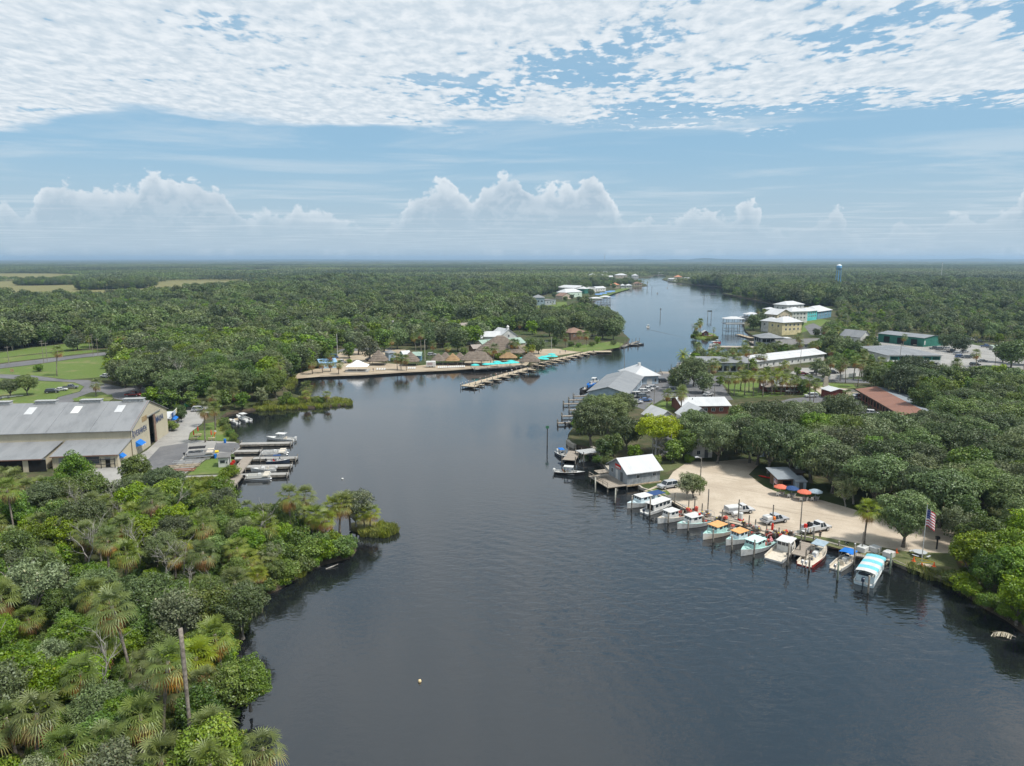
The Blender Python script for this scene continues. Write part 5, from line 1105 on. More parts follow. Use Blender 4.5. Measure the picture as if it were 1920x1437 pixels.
b = MB(); b.loft([[(-.02*L, -B*.34, .3), (.24*L, -B*.32, .3), (.24*L, B*.32, .3), (-.02*L, B*.34, .3)], [(-.02*L, -B*.34, 2.25), (.20*L, -B*.30, 2.25), (.20*L, B*.30, 2.25), (-.02*L, B*.34, 2.25)]]); b.build('wheelhouse', WHITE, t); b = MB(); b.box(-.08*L, -B*.39, 2.25, .26*L, B*.36, 2.36, bev=.05); b.build('wheelhouse_roof', WHITE, t)
for k in (-1, 0, 1): panes(t, -.025*L, k*B*.21, 1.75, B*.17, .6, math.pi/2)
for sg in (-1, 1): panes(t, .10*L, sg*B*.33, 1.7, .12*L, .5, 0)
b = MB(); b.lathe([(.12, -.1), (.3, -.1), (.3, .1), (.12, .1)], 10); b.build('tyre_fender', BLACK, t, loc=(-.2*L, -B*.40, .75))
t, L, B = console_boat('open fishing boat with red hull and grey awning', (1547, 1030), (1508, 1063), REDP, BEIGE, None, 2, group='work boats moored along the seawall', motorm=GEL)
b = MB(); b.box(.06*L, -B*.34, 2.1, .34*L, B*.34, 2.18); b.build('awning', GRYC, t); b = MB()
for x in (.08*L, .32*L):
    for sy in (-1, 1): b.tube([(x, sy*B*.3, .5), (x, sy*B*.32, 2.1)], .03, 5)
b.build('awning_frame', ALU, t); b = MB(); b.box(-.2*L, -.3, .3, -.1*L, .3, .7, bev=.04); b.build('cooler', BLUEC, t)
t, L, B = console_boat('white runabout with bright blue bimini', (1601, 1045), (1566, 1070), GEL, BEIGE, None, 1, group='work boats moored along the seawall', motorm=STEEL)
b = MB(); b.loft([[(x, -B*.46, 1.95), (x, 0, 2.15), (x, B*.46, 1.95), (x, B*.45, 1.9), (x, 0, 2.1), (x, -B*.45, 1.9)] for x in (.0, .3*L)]); b.build('bimini_canopy', BLUEC, t); b = MB()
for sy in (-1, 1): b.tube([(.02*L, sy*B*.42, .7), (.0, sy*B*.45, 1.95)], .025, 5); b.tube([(.02*L, sy*B*.42, .7), (.3*L, sy*B*.45, 1.95)], .025, 5)
b.build('bimini_frame', ALU, t)
t, L = boat_at('tour_boat', 'small tour boat with teal and white striped roof', (1645, 1060), (1619, 1099), 'work boats moored along the seawall'); B = L*.31; make_hull(t, L, B, .75, 1.0, .35, PALEBLUE, GEL, fore=.85, tr=.98)
AQUA = mat('stripe_aqua', (.16, .50, .58), .6, var=.1)
b = MB(); b.box(-.42*L, -B*.44, .4, .30*L, -B*.40, 1.35); b.box(-.42*L, B*.40, .4, .30*L, B*.44, 1.35); b.box(-.43*L, -B*.44, .4, -.42*L, B*.44, 1.5); b.build('side_panel', PALEBLUE, t)
for k in range(6):
    x0, x1 = (-.47+k*.135)*L, (-.47+(k+1)*.135)*L-.005; r_ = MB(); prof = [(-.50, 2.1), (-.46, 2.3), (-.25, 2.45), (0, 2.5), (.25, 2.45), (.46, 2.3), (.50, 2.1)]
    r_.loft([[(x, y*B, z) for y, z in prof]+[(x, y*B*.97, z-.06) for y, z in reversed(prof)] for x in (x0, x1)]); r_.build('roof_stripe', WHITE if k % 2 == 0 else AQUA, t)
b = MB()
for x in (-.42, -.15, .1, .3):
    for sy in (-1, 1): b.tube([(x*L, sy*B*.43, 1.3), (x*L, sy*B*.46, 2.2)], .04, 5)
b.build('roof_post', ALU, t); panes(t, -.435*L, B*.05, 1.75, B*.55, .5, math.pi/2, 'rear_window'); outboard(t, -L/2-.15, .1, .75, NAVY, 1.2)
for k, (bx, by, sx, sy) in enumerate(((1606, 1047, 1620, 1040), (1628, 1046, 1642, 1041), (1655, 1057, 1669, 1050))):
    t, L = boat_at('rental_skiff', ('flat skiff with white engine box, nearest the blue bimini', 'flat skiff with white engine box, middle of three', 'flat skiff with white engine box, nearest the flagpole lawn')[k], (sx, sy), (bx, by), 'rental skiffs with white boxes'); L = 3.6
    make_hull(t, L, 1.7, .5, .62, .2, mat('hull_olive', (.22, .19, .13), .7), mat('hull_olive', (.22, .19, .13)), fore=.9, tr=.97)
    b = MB(); b.box(-.2, -.75, .55, 1.5, .75, 1.75, bev=.06); b.build('white_box', WHITE, t); b = MB(); b.box(-.9, -.35, .25, -.3, .35, .85, bev=.05); b.build('battery_case', BLKC, t)
dock('short plank jetty beside the red-hulled boat', [((1516, 1018), (1497, 1041), 2.2)], .85, PLANKX, name='jetty', post_h=1.3)
dock('plank landing behind the rental skiffs', [((1592, 1037), (1672, 1048), 1.8)], .82, PLANKX, name='jetty', post_h=.3, step=6)
dock('timber landing behind the mint boats', [((1290, 962), (1345, 976), 1.6)], .9, PLANKX, name='jetty', post_h=.7, step=5)
pil = [(1116, 924, 3.6, 'pale piling alone in the water left of the shack', 1), (1153, 945, 3.4, 'pale piling just left of the moored row', 1), (1184, 957, 3.2, 'piling at the bow of the leftmost work boat', 0), (1218, 968, 4.0, 'piling before the second moored boat', 0), (1253, 983, 2.4, 'piling before the third moored boat', 0), (1290, 997, 2.2, 'piling before the mint boat with white roof', 0), (1337, 1018, 2.6, 'piling before the orange-roofed mint boat', 0), (1372, 1033, 2.8, 'piling before the smaller mint boat', 0), (1413, 1047, 3.4, 'piling before the large mint boat', 0), (1476, 1062, 4.2, 'tall piling beside the boxy wheelhouse boat', 0),
       (1517, 1072, 2.6, 'piling astern of the red-hulled boat', 0), (1570, 1090, 3.4, 'greenish piling astern of the blue bimini boat', 0), (1627, 1114, 3.0, 'piling astern of the striped tour boat', 0), (1668, 1078, 3.8, 'greenish piling right of the striped tour boat', 0), (1601, 1062, 4.0, 'piling between blue bimini and tour boat', 2), (1573, 1032, 1.7, 'short post behind the blue bimini boat', 0), (1525, 1022, 3.4, 'post rising behind the grey awning', 0), (1508, 1020, 3.0, 'post at the head of the short jetty', 0), (1500, 1040, 2.4, 'post at the foot of the short jetty', 0), (1646, 1052, 2.2, 'green post between the rental skiffs', 0)]
for x, y, h, l, c in pil: piling(x, y, h, l, m=mat('piling_pale', (.46, .45, .38), .9, var=.2) if c == 1 else mat('piling_green', (.20, .24, .19), .9, var=.3) if 'green' in l else None, cap=WHITE if c == 2 else None)
ROPE = mat('rope', (.42, .38, .30), .9)
for k, (a, h, c, z) in enumerate((((1184, 957), 1.6, (1178, 953), 1.2), ((1218, 968), 1.8, (1209, 963), .7), ((1253, 983), 1.5, (1236, 981), 1.2), ((1290, 997), 1.4, (1273, 991), 1.2), ((1337, 1018), 1.5, (1321, 1011), 1.2), ((1372, 1033), 1.6, (1364, 1022), 1.2), ((1413, 1047), 1.8, (1393, 1042), 1.2), ((1476, 1062), 1.8, (1459, 1051), .75), ((1517, 1072), 1.4, (1511, 1062), .7), ((1570, 1090), 1.5, (1567, 1069), .7), ((1627, 1114), 1.4, (1620, 1098), .8), ((1668, 1078), 1.4, (1641, 1075), .8))):
    A, C = G(*a, 0)+Vector((0, 0, h)), G(*c, 0)+Vector((0, 0, z)); b = MB(); b.tube([A.lerp(C, i/6)-Vector((0, 0, .5*(i/6)*(1-i/6))) for i in range(7)], .022, 5); tag(b.build('mooring_rope', ROPE), '%s mooring rope from piling to boat, counted from the left' % ORD[k], 'rope', 'mooring ropes')
for k, (x, y, h) in enumerate(((1265, 943, 2.2), (1291, 955, 2.0), (1302, 958, 2.6), (1316, 962, 2.0), (1327, 958, 4.6), (1354, 972, 1.8), (1384, 975, 4.2), (1404, 985, 2.0), (1416, 990, 1.7), (1437, 997, 1.5), (1448, 984, 4.0), (1460, 1003, 1.4))):
    p = G(x, y); o = thing('mooring_post', '%s mooring post along the sand lot edge, counted from the left' % ORD[k], 'post', (p.x, p.y, LAND), 0, 'mooring posts along the lot'); b = MB(); b.tube([(0, 0, -.4), (.03, .02, h)], [.14, .12], 8); b.build('post', WOODP, o); b = MB(); b.lathe([(.13, 0), (.06, .06)], 8); b.build('cap', WOODP, o, loc=(.03, .02, h))
# heaps of traps, floats and line behind the boats
rs = random.Random(3)
for k, (x, y, n) in enumerate(((1298, 962, 7), (1322, 970, 6), (1352, 978, 8), (1398, 990, 6), (1420, 997, 8), (1446, 1005, 8), (1468, 1008, 7), (1480, 1008, 5))):
    for j in range(n):
        p = G(x+rs.uniform(-9, 9), y-2+rs.uniform(-2, 2)); z = LAND+.05+(.5 if j > n*.65 else 0); o = thing('crab_trap', 'wire crab trap in the %s heap from the left behind the work boats' % ORD[k], 'crab trap', (p.x, p.y, z), rs.uniform(0, 1.5), 'crab traps heaped on the seawall')
        b = MB(); b.box(-.32, -.32, 0, .32, .32, .45); b.build('cage', (TRAP, TRAP, mat('trap_grey', (.30, .30, .29), .8, var=.4, scale=8), GEARR)[rs.randrange(4)], o); b = MB(); b.lathe([(.1, .45), (.15, .52), (.1, .62)], 7); b.build('float', (GEARR, WHITE, YELP)[j % 3], o, loc=(rs.uniform(-.1, .1), 0, 0))
# --- trucks on the lot
t, L, W_ = car('work', 'white', 1386, 962, 14, 'white work truck with a covered grey cargo box, leftmost on the lot')
b = MB(); b.box(-L/2+.05, -.98, .62, .0, .98, 1.55, bev=.04); b.build('cargo_box', mat('box_grey', (.34, .35, .36), .5, var=.1), t); b = MB(); b.box(-L/2+.1, -.93, 1.55, -.05, .93, 1.62); b.build('box_cover', WHITE, t)
t, L, W_ = car('pickup', 'silver', 1452, 980, 22, 'silver pickup with white tank and orange bundle in its bed')
b = MB(); b.box(-L/2+.35, -.75, .98, -1.0, .75, 1.7, bev=.12); b.build('bed_tank', WHITE, t); b = MB(); b.box(-1.1, -1.05, 1.0, -.6, -.4, 1.6, bev=.1); b.build('orange_bundle', mat('orange_gear', (.75, .2, .03), .8), t)
t, L, W_ = car('work', 'white', 1530, 996, 25, 'white utility truck loaded with drums and a black reel')
b = MB(); b.box(-L/2+.02, -1.0, .6, .02, -.72, 1.5); b.box(-L/2+.02, .72, .6, .02, 1.0, 1.5); b.box(-L/2+.02, -.72, .6, .02, .72, .85); b.build('utility_bed', mat('car_white', CARC['white']), t)
b = MB(); b.lathe([(.3, 0), (.3, .85)], 10); b.build('red_drum', REDC, t, loc=(-L/2+.55, .3, .86)); b = MB(); b.lathe([(.55, -.3), (.55, -.22), (.25, -.2), (.25, .2), (.55, .22), (.55, .3)], 12); b.v = [(x, z, y+.55) for x, y, z in b.v]; b.build('hose_reel', BLACK, t, loc=(-L/2+1.5, .2, .9)); b = MB(); b.box(-1.3, -.6, .86, -.2, .6, 1.3, bev=.04); b.build('tool_box', STEEL, t)
car('suv', 'silver', 1252, 915, 205, 'silver SUV parked behind the small leaning tree'); car('van', 'white', 1692, 948, 30, 'white van glimpsed through the oaks above the lot'); car('suv', 'silver', 1708, 960, 10, 'pale car under the oaks above the flagpole'); car('pickup', 'white', 1735, 972, 10, 'white pickup parked in the shade behind the flagpole')
# --- people, dog, chairs
person(1537, 1011, 'stand', 'black', 'black', 150, 'person in black standing behind the utility truck'); person(1519, 1007, 'walk', 'khaki', 'black', 60, 'person in khaki at the tailgate of the utility truck')
p = G(1588, 1022); t = thing('dog', 'black and white dog standing on the grass strip', 'dog', (p.x, p.y, LAND+.05), R(200))
def dog_mesh():
    V = dict(hip=(-.28, 0, .42, .10), mid=(0, 0, .43, .10), che=(.25, 0, .42, .13), nek=(.40, 0, .55, .075), hea=(.52, 0, .62, .08), muz=(.66, 0, .58, .045), t1=(-.42, 0, .46, .03), t2=(-.58, 0, .55, .02))
    E = [('hip', 'mid'), ('mid', 'che'), ('che', 'nek'), ('nek', 'hea'), ('hea', 'muz'), ('hip', 't1'), ('t1', 't2')]
    for s, q in (('l', -1), ('r', 1)):
        V.update({s+'e': (.50, q*.07, .72, .02), s+'f1': (.26, q*.09, .26, .045), s+'f2': (.25, q*.09, .05, .03), s+'h1': (-.24, q*.1, .28, .055), s+'h2': (-.36, q*.1, .18, .035), s+'h3': (-.31, q*.1, .03, .03)})
        E += [('hea', s+'e'), ('che', s+'f1'), (s+'f1', s+'f2'), ('hip', s+'h1'), (s+'h1', s+'h2'), (s+'h2', s+'h3')]
    nm = list(V); me = bpy.data.meshes.new('body'); me.from_pydata([V[n][:3] for n in nm], [(nm.index(a), nm.index(b)) for a, b in E], []); o = bpy.data.objects.new('tmp', me); col.objects.link(o); o.modifiers.new('s', 'SKIN')
    for i, n in enumerate(nm): me.skin_vertices[0].data[i].radius = (V[n][3],)*2; me.skin_vertices[0].data[i].use_root = n == 'hip'
    o.modifiers.new('u', 'SUBSURF').levels = 1; r_ = bpy.data.meshes.new_from_object(o.evaluated_get(bpy.context.evaluated_depsgraph_get())); bpy.data.objects.remove(o); r_.materials.clear(); r_.materials.append(CL['black']); r_.materials.append(CL['white'])
    for f in r_.polygons: f.material_index = 1 if f.center.x > .33 and f.center.x < .46 or f.center.z < .15 else 0; f.use_smooth = True
    return r_
link('body', dog_mesh(), t)
def chair(px, py, hd, m, label, group, z=LAND+.05, lounge=False):
    p = G(px, py, z); t = thing('lounge_chair' if lounge else 'garden_chair', label, 'chair', p, R(hd), group)
    if 'c%d' % lounge not in UNIT:
        s_ = MB(); s_.box(-.28, -.28, .38, .28, .28, .43) if not lounge else s_.box(-.7, -.32, .3, .6, .32, .36); k_ = MB()
        k_.loft([[(-.28, -.28, .43), (-.28, .28, .43), (-.23, .28, .43), (-.23, -.28, .43)], [(-.42, -.26, .98), (-.42, .26, .98), (-.37, .26, .98), (-.37, -.26, .98)]]) if not lounge else k_.loft([[(-.7, -.32, .3), (-.7, .32, .3), (-.64, .32, .36), (-.64, -.32, .36)], [(-1.2, -.32, .85), (-1.2, .32, .85), (-1.14, .32, .9), (-1.14, -.32, .9)]])
        l_ = MB()
        for sx in (-.24, .24) if not lounge else (-.6, .5):
            for sy in (-.24, .24): l_.box(sx-.03, sy-.03, 0, sx+.03, sy+.03, .38 if not lounge else .3)
        UNIT['c%d' % lounge] = (s_.mesh('seat', m), k_.mesh('backrest', m), l_.mesh('legs', m))
    for n_, me in zip(('seat', 'backrest', 'legs'), UNIT['c%d' % lounge]):
        o_ = link(n_, me, t)
        if n_ == 'legs': o_['kind'] = 'stuff'
    return t
chair(1494, 1002, 100, WHITE, 'white plastic chair at the left end of the grass strip', 'white garden chairs'); chair(1501, 1000, 80, WHITE, 'white plastic chair beside the folding table on the grass strip', 'white garden chairs')
p = G(1509, 1003); t = thing('folding_table', 'white folding table at the left end of the grass strip', 'table', (p.x, p.y, LAND+.05), .5); b = MB(); b.box(-.6, -.4, .70, .6, .4, .75); b.build('table_top', WHITE, t); 
for sx in (-.5, .5):
    for sy in (-.3, .3): b = MB(); b.tube([(sx, sy, 0), (sx, sy, .7)], .02, 5); b.build('leg', STEEL, t)
# fuel cans, pumps by the seawall
for k, (x, y, m, l) in enumerate(((1378, 970, WHITE, 'white fuel tank on the seawall behind the mint boats'), (1389, 976, WHITE, 'white drum with red base beside the fuel tank'))):
    p = G(x, y); t = thing('fuel_tank', l, 'tank', (p.x, p.y, LAND+.05), .4); b = MB(); b.lathe([(.1, -.75), (.42, -.65), (.42, .65), (.1, .75)], 12); b.v = [(z, y_, x+.75) for x, y_, z in b.v] if k == 0 else [(x, y_, z+.85) for x, y_, z in b.v]; b.build('tank', m, t); b = MB(); b.box(-.5, -.35, 0, .5, .35, .3); b.build('base', REDC if k else STEEL, t)
p = G(1448, 994); t = thing('red_pump', 'red hand pump post on the seawall', 'pump', (p.x, p.y, LAND+.05)); b = MB(); b.lathe([(.22, 0), (.24, .9), (.16, 1.2), (.05, 1.35)], 9); b.build('body', REDC, t); b = MB(); b.tube([(.15, 0, .9), (.4, 0, .7), (.42, 0, .3)], .04, 5); b.build('hose', BLACK, t)
# --- umbrellas and snack stand at the top of the lot
for x, y, m, l in ((1463, 929, CORAL, 'coral umbrella nearest the snack stand flag'), (1484, 932, NAVYC, 'navy umbrella between the two coral ones'), (1507, 939, CORAL, 'coral umbrella right of the navy one'), (1528, 938, GRYC, 'faded blue-grey umbrella at the right end')):
    umbrella(x, y, m, l, 1.5, 2.5, 'umbrellas at the snack stand')
    p = G(x+1, y+.5); t = thing('patio_table', 'round table under the '+l, 'table', (p.x, p.y, LAND+.04), 0, 'tables at the snack stand'); b = MB(); b.lathe([(.55, .70), (.55, .74)], 12); b.build('table_top', WHITE, t); b = MB(); b.lathe([(.3, 0), (.05, .06), (.05, .7)], 8); b.build('pedestal', STEEL, t)
    for k in range(2): chair(x-5+k*9, y+1.5-k, 60+70*k, WHITE, '%s chair at the %s' % (('left', 'right')[k], l), 'chairs at the snack stand')
t, W_, D_s = house('snack_stand', 'small snack stand with sloping grey metal roof beside the coral umbrella', (1460, 917), (1490, 916), 4.5, 2.4, 'shed', .9, 'brown', 'bluegrey', [('f', .5, 1.4, 2.0, .9, 'o')], ov=.8, cat='hut')
t, W_, D_s = house('storage_shed', 'grey corrugated lean-to right of the snack stand', (1492, 921), (1511, 921), 3, 2.1, 'shed', .4, 'bluegrey', 'bluegrey', [('f', .5, 1.0, .9, 1.9, 'd')], ov=.2, cat='shed')
t, W_, D_s = house('storage_shed', 'low cluttered shed roof behind the snack stand', (1485, 905), (1506, 903), 3, 2.2, 'flat', .15, 'brown', 'dgrey', [('f', .5, 1.0, .9, 1.9, 'd')], ov=.3, cat='shed')
p = G(1494, 897); t = thing('upright_boat', 'pale green boat hull standing on end beside the shed', 'boat', p, .2); b = MB(); b.loft([[(x*s, y*s, z) for x, y in ((-.7, 0), (-.5, -.35), (0, -.5), (.5, -.35), (.7, 0), (0, .05))] for z, s in ((0, .9), (1.5, 1.0), (2.6, .75), (3.5, .1))]); b.build('hull', mat('hull_palegreen', (.42, .50, .40), .6), t); b = MB(); b.box(-.6, -.06, 1.4, .6, .04, 1.5); b.build('thwart', WOOD, t)
p = G(1438, 897); t = thing('kayak', 'red kayak lying under the big oak at the lot edge', 'kayak', (p.x, p.y, LAND+.1), R(-40)); b = MB(); b.loft([[(x, y*w_, z*h+.15) for y, z in ((0, -1), (.8, -.4), (1, .3), (.4, .6), (-.4, .6), (-1, .3), (-.8, -.4))] for x, w_, h in ((-2, .03, .1), (-1.2, .28, .22), (0, .38, .26), (1.2, .28, .22), (2, .03, .1))]); b.build('hull', REDC, t); b = MB(); b.lathe([(.3, 0), (.25, .05)], 10); b.build('cockpit', BLACK, t, loc=(0, 0, .31))
def flag(parent, loc, w_, h, rz, nm='flag'):
    FR, FW, FB = mat('flag_red', (.45, .03, .05), .8), mat('flag_white', (.72, .72, .72), .8), mat('flag_blue', (.03, .05, .2), .8); b = MB(); nx = 10
    def pt(u, v): s_ = u*w_; return (s_*.55+.10*math.sin(u*9), .22*math.sin(u*7+v*2)*u, v*h-.55*u*w_*u*.7)
    for j in range(13):
        for i in range(nx):
            u0, u1, v0, v1 = i/nx, (i+1)/nx, 1-j/13, 1-(j+1)/13; b.add([pt(u0, v1), pt(u1, v1), pt(u1, v0), pt(u0, v0)], [(0, 1, 2, 3)], 2 if (j < 7 and i < 4) else j % 2)
    for a in range(5):
        for c in range(4):
            u, v = (a+.7)/nx*.85, 1-(c*1.7+.6)/13; q = pt(u, v); b.add([(q[0]-.03, q[1]-.012, q[2]-.03), (q[0]+.03, q[1]-.012, q[2]-.03), (q[0]+.03, q[1]-.012, q[2]+.03), (q[0]-.03, q[1]-.012, q[2]+.03)], [(0, 1, 2, 3)], 1)
    return b.build(nm, [FR, FW, FB], parent, loc=loc, rz=rz)
p = G(1728, 1052); t = thing('flagpole', 'white flagpole with a hanging red, white and blue striped flag', 'flagpole', p, 0); b = MB(); b.lathe([(.085, 0), (.05, 10.2)], 8); b.build('pole', WHITE, t); b = MB(); b.lathe([(.01, 10.18), (.12, 10.28), (.01, 10.42)], 8); b.build('finial', mat('brass', (.5, .38, .12), .3, .8), t); flag(t, (.06, 0, 6.3), 2.6, 3.0, R(-15))
p = G(1450, 916); t = thing('flag_stand', 'small striped flag on a short pole by the snack stand', 'flag', p); b = MB(); b.lathe([(.03, 0), (.025, 2.6)], 6); b.build('pole', WHITE, t); flag(t, (.03, 0, 1.3), 1.3, 1.1, R(-30))
p = G(1724, 1043); t = thing('picnic_table', 'octagonal grey picnic table with benches behind the flagpole', 'table', (p.x, p.y, LAND+.05), .2); b = MB(); b.lathe([(1.15, .72), (1.15, .79)], 8); b.build('table_top', mat('table_grey', (.42, .45, .47), .7), t)
for k in range(4): b = MB(); b.box(-.55, 1.35, .42, .55, 1.65, .47); b.rot(k*math.pi/2+.4); b.build('bench', mat('table_grey', (.42, .45, .47)), t)
b = MB(); b.lathe([(.5, 0), (.12, .1), (.12, .72)], 8); b.tube([(-1.4, -.6, .4), (1.4, .6, .4)], .05, 5); b.tube([(.6, -1.4, .4), (-.6, 1.4, .4)], .05, 5); b.build('pedestal', STEEL, t)
for x, y, l in ((1713, 1053, 'orange traffic cone left of the flagpole base'), (1728, 1064, 'orange traffic cone in front of the flagpole base'), (1751, 1063, 'orange cone with tape right of the flagpole base'), (1681, 1037, 'orange traffic cone near the thick-trunked tree')):
    p = G(x, y); t = thing('traffic_cone', l, 'cone', (p.x, p.y, LAND+.05), 0, 'orange traffic cones'); b = MB(); b.lathe([(.2, .05), (.04, .85)], 10); b.build('cone', mat('cone_orange', (.80, .14, .03), .6), t); b = MB(); b.box(-.27, -.27, 0, .27, .27, .05); b.build('base', mat('cone_orange', (.8, .14, .03)), t)
tp = [G(1713, 1053)+Vector((0, 0, .8)), G(1751, 1063)+Vector((0, 0, .8)), G(1728, 1064)+Vector((0, 0, .8)), G(1713, 1053)+Vector((0, 0, .8))]
b = MB()
for a, c in zip(tp[:-1], tp[1:]): b.add([a, c, c+Vector((0, 0, .09)), a+Vector((0, 0, .09))], [(0, 1, 2, 3)])
tag(b.build('barrier_tape', YELP), 'yellow barrier tape strung between the flagpole cones', 'tape')
area('dug_patch', [(1718, 1058), (1730, 1056), (1748, 1060), (1742, 1066), (1724, 1064)], Z4, M_SAND, False)
p = G(1756, 1030); t = thing('grill_post', 'dark wooden post with box under the trees right of the flagpole', 'post', p); b = MB(); b.box(-.1, -.1, 0, .1, .1, 1.9); b.build('post', BLACK, t); b = MB(); b.box(-.3, -.25, 1.9, .3, .25, 2.4); b.build('box', BLACK, t)
p = G(1616, 1034); t = thing('pump_stand', 'green pump stand on the bank behind the rental skiffs', 'pump', p); b = MB(); b.lathe([(.3, 0), (.35, .8), (.2, 1.0)], 8); b.build('tank', mat('pump_green', (.16, .22, .2), .7), t); b = MB(); b.lathe([(.1, 1.0), (.08, 3.6)], 7); b.build('post', WOODP, t)
utility_pole(1312, 929, 8.6, 'lamp post with a sideways lamp on the sand lot', 0, lamp=-1.1); utility_pole(1500, 998, 6.4, 'bare wooden pole at the left end of the grass strip', 0, r=.13)
# --- boats and docks off the oaks
t, L, B = console_boat('centre-console boat with blue top docked by the oaks', (1060, 862), (1046, 851), NAVY, GEL, BLUEC, 1, name='motor_boat', motorm=GEL, L=6.6)
t, L, B = console_boat('dark-hulled motor boat with people under a white hardtop', (1096, 892), (1040, 888), mat('hull_black', (.02, .018, .02), .3), GEL, GEL, 2, motorm=GEL, cush=mat('tan_leather', (.5, .28, .14), .6))
wm = t.matrix_basis if False else Matrix.Translation(t.location) @ Matrix.Rotation(t.rotation_euler.z, 4, 'Z')
for k, (x, y, s, c) in enumerate(((-.24, .3, 'red', 'blue'), (-.05, -.5, 'blue', 'khaki'), (-.16, -.35, 'teal', 'black'))):
    q = wm @ Vector((x*L, y, -.1)); person(0, 0, 'sit' if k == 0 else 'stand', s, c, math.degrees(t.rotation_euler.z)-90, ('person in red seated aft in the moving motor boat', 'person in blue at the console of the moving boat', 'person in teal beside the helm of the moving boat')[k], loc=q+Vector((0, 0, .32 if k else -.1)), group='people in the motor boat')
dock('plank dock between the blue-topped boat and the lift', [((1066, 863), (1078, 846), 3.2)], .95, PLANKX, name='dock', post_h=1.0, step=4)
t = dock('grey boat lift platform on pilings below the oaks', [((1086, 848), (1118, 844), 4.0)], 1.9, mat('lift_grey', (.40, .41, .41), .7, var=.2), name='boat_lift', post_h=.5, step=3)
p = G(1026, 836, 0); t = thing('channel_marker', 'dark channel marker post standing in midriver', 'marker', p); b = MB(); b.lathe([(.16, -1), (.14, 5.6)], 8); b.build('post', mat('tarred_wood', (.05, .045, .04), .9), t); b = MB(); b.box(-.45, -.2, 5.0, .45, -.15, 5.8); b.build('day_board', mat('marker_green', (.05, .18, .1), .6), t)
# --- stair tower and cottages in the oaks
p = G(1240, 862); t = thing('stair_tower', 'grey timber stair tower behind the boat shack', 'stairs', p, .15); GW = mat('grey_timber', (.30, .30, .30), .85, var=.2); b = MB()
for sx in (-2, 2):
    for sy in (-1.2, 1.2): b.box(sx-.1, sy-.1, 0, sx+.1, sy+.1, 7.6)
b.build('post', GW, t)
for k in range(4): b = MB(); b.box(-2.2, -1.4, 1.9*k+1.7, -.9 if k % 2 else 2.2, 1.4, 1.9*k+1.82) if False else b.box((.9, -2.2)[k % 2], -1.4, 1.9*k+1.7, (2.2, -.9)[k % 2], 1.4, 1.9*k+1.82); b.build('landing', GW, t)
for k in range(4):
    b = MB(); x0, x1 = (-1.2, 1.0) if k % 2 == 0 else (1.2, -1.0)
    for s in range(8): u = s/8; b.box(min(x0+(x1-x0)*u, x0+(x1-x0)*(u+.14)), -1.2 if k % 2 else .1, 1.9*k+.2*(s+1)-.2, max(x0+(x1-x0)*u, x0+(x1-x0)*(u+.14)), -.1 if k % 2 else 1.2, 1.9*k+.2*(s+1)-.14)
    b.tube([(x0, -1.25, 1.9*k+.9), (x1, -1.25, 1.9*k+2.8)], .05, 4); b.tube([(x0, 1.25, 1.9*k+.9), (x1, 1.25, 1.9*k+2.8)], .05, 4); b.build('stair_flight', GW, t)
FOOT.append([tuple(G(*q).xy) for q in ((1222, 872), (1258, 872), (1258, 850), (1222, 850))])
house('cottage', 'white-roofed cottage half hidden by the yellow-green tree', (1232, 806), (1266, 803), 9, 3.2, 'gy', 2.4, 'white', 'white', [('f', .5, 1.5, 1.0, 1.2), ('r', .5, 1.5, 1.0, 1.2)])
house('cottage', 'white-roofed cottage behind the dark oaks right of the yellow-green tree', (1290, 812), (1335, 810), 9, 4.4, 'gy', 3.0, 'white', 'white', [('f', .3, 1.5, 1.0, 1.2), ('f', .7, 1.5, 1.0, 1.2)])
house('cottage', 'pale stilted cottage glimpsed under the oaks at the lot edge', (1298, 860), (1335, 858), 7, 3.6, 'gx', 1.6, 'white', 'white', [('f', .3, 1.5, 1.0, 1.2), ('f', .7, 1.1, 1.0, 2.1, 'd')])
house('shed', 'pale shed with a blue barrel under the oaks', (1425, 857), (1445, 855), 4, 2.6, 'gx', 1.0, 'bluegrey', 'pale', [('f', .5, 1.0, .9, 1.9, 'd')], cat='shed')
# --- drifting things
def buoy(px, py, m, label, r=.22):
    p = G(px, py, 0); t = thing('buoy', label, 'buoy', p, 0, 'small floats on the river'); b = MB(); b.lathe([(.02, -.1), (r*.8, -.05), (r, .12), (r*.7, .3), (.03, .36)], 12); b.build('float', m, t, True); b = MB(); b.lathe([(.03, .34), (.03, .46)], 6); b.build('eye', BLACK, t)
buoy(787, 1279, mat('buoy_cream', (.72, .55, .30), .6), 'tiny cream float alone in the open foreground water'); buoy(642, 899, WHITE, 'tiny white float beyond the peninsula palms', .3)
p = G(1905, 1196, .05); t = thing('fallen_frond', 'dead brown palm frond lying in the water at the right edge', 'palm frond', p, R(160)); fr = MB(); fr.tube([(0, 0, .1), (1.5, .1, .5), (2.8, .2, .35)], [.05, .04, .02], 5); fr.build('stalk', M_SNAG, t)
V = []; rs = random.Random(9)
for k in range(60):
    x = .4+2.3*k/60; z = .15+.45*math.sin(x*1.05); s_ = 1 if k % 2 else -1; L = rs.uniform(.6, 1.0); V += [(x, 0, z), (x+.05, 0, z), (x+.4+rs.uniform(-.1, .1), s_*L, z-.35), (x+.36, s_*L, z-.37)]
link('leaflets', leaf_mesh('leaflets', np.array(V), np.random.RandomState(1).rand(60), m_leaf((.30, .24, .17), (.42, .36, .27), (.5, .44, .34))), t)
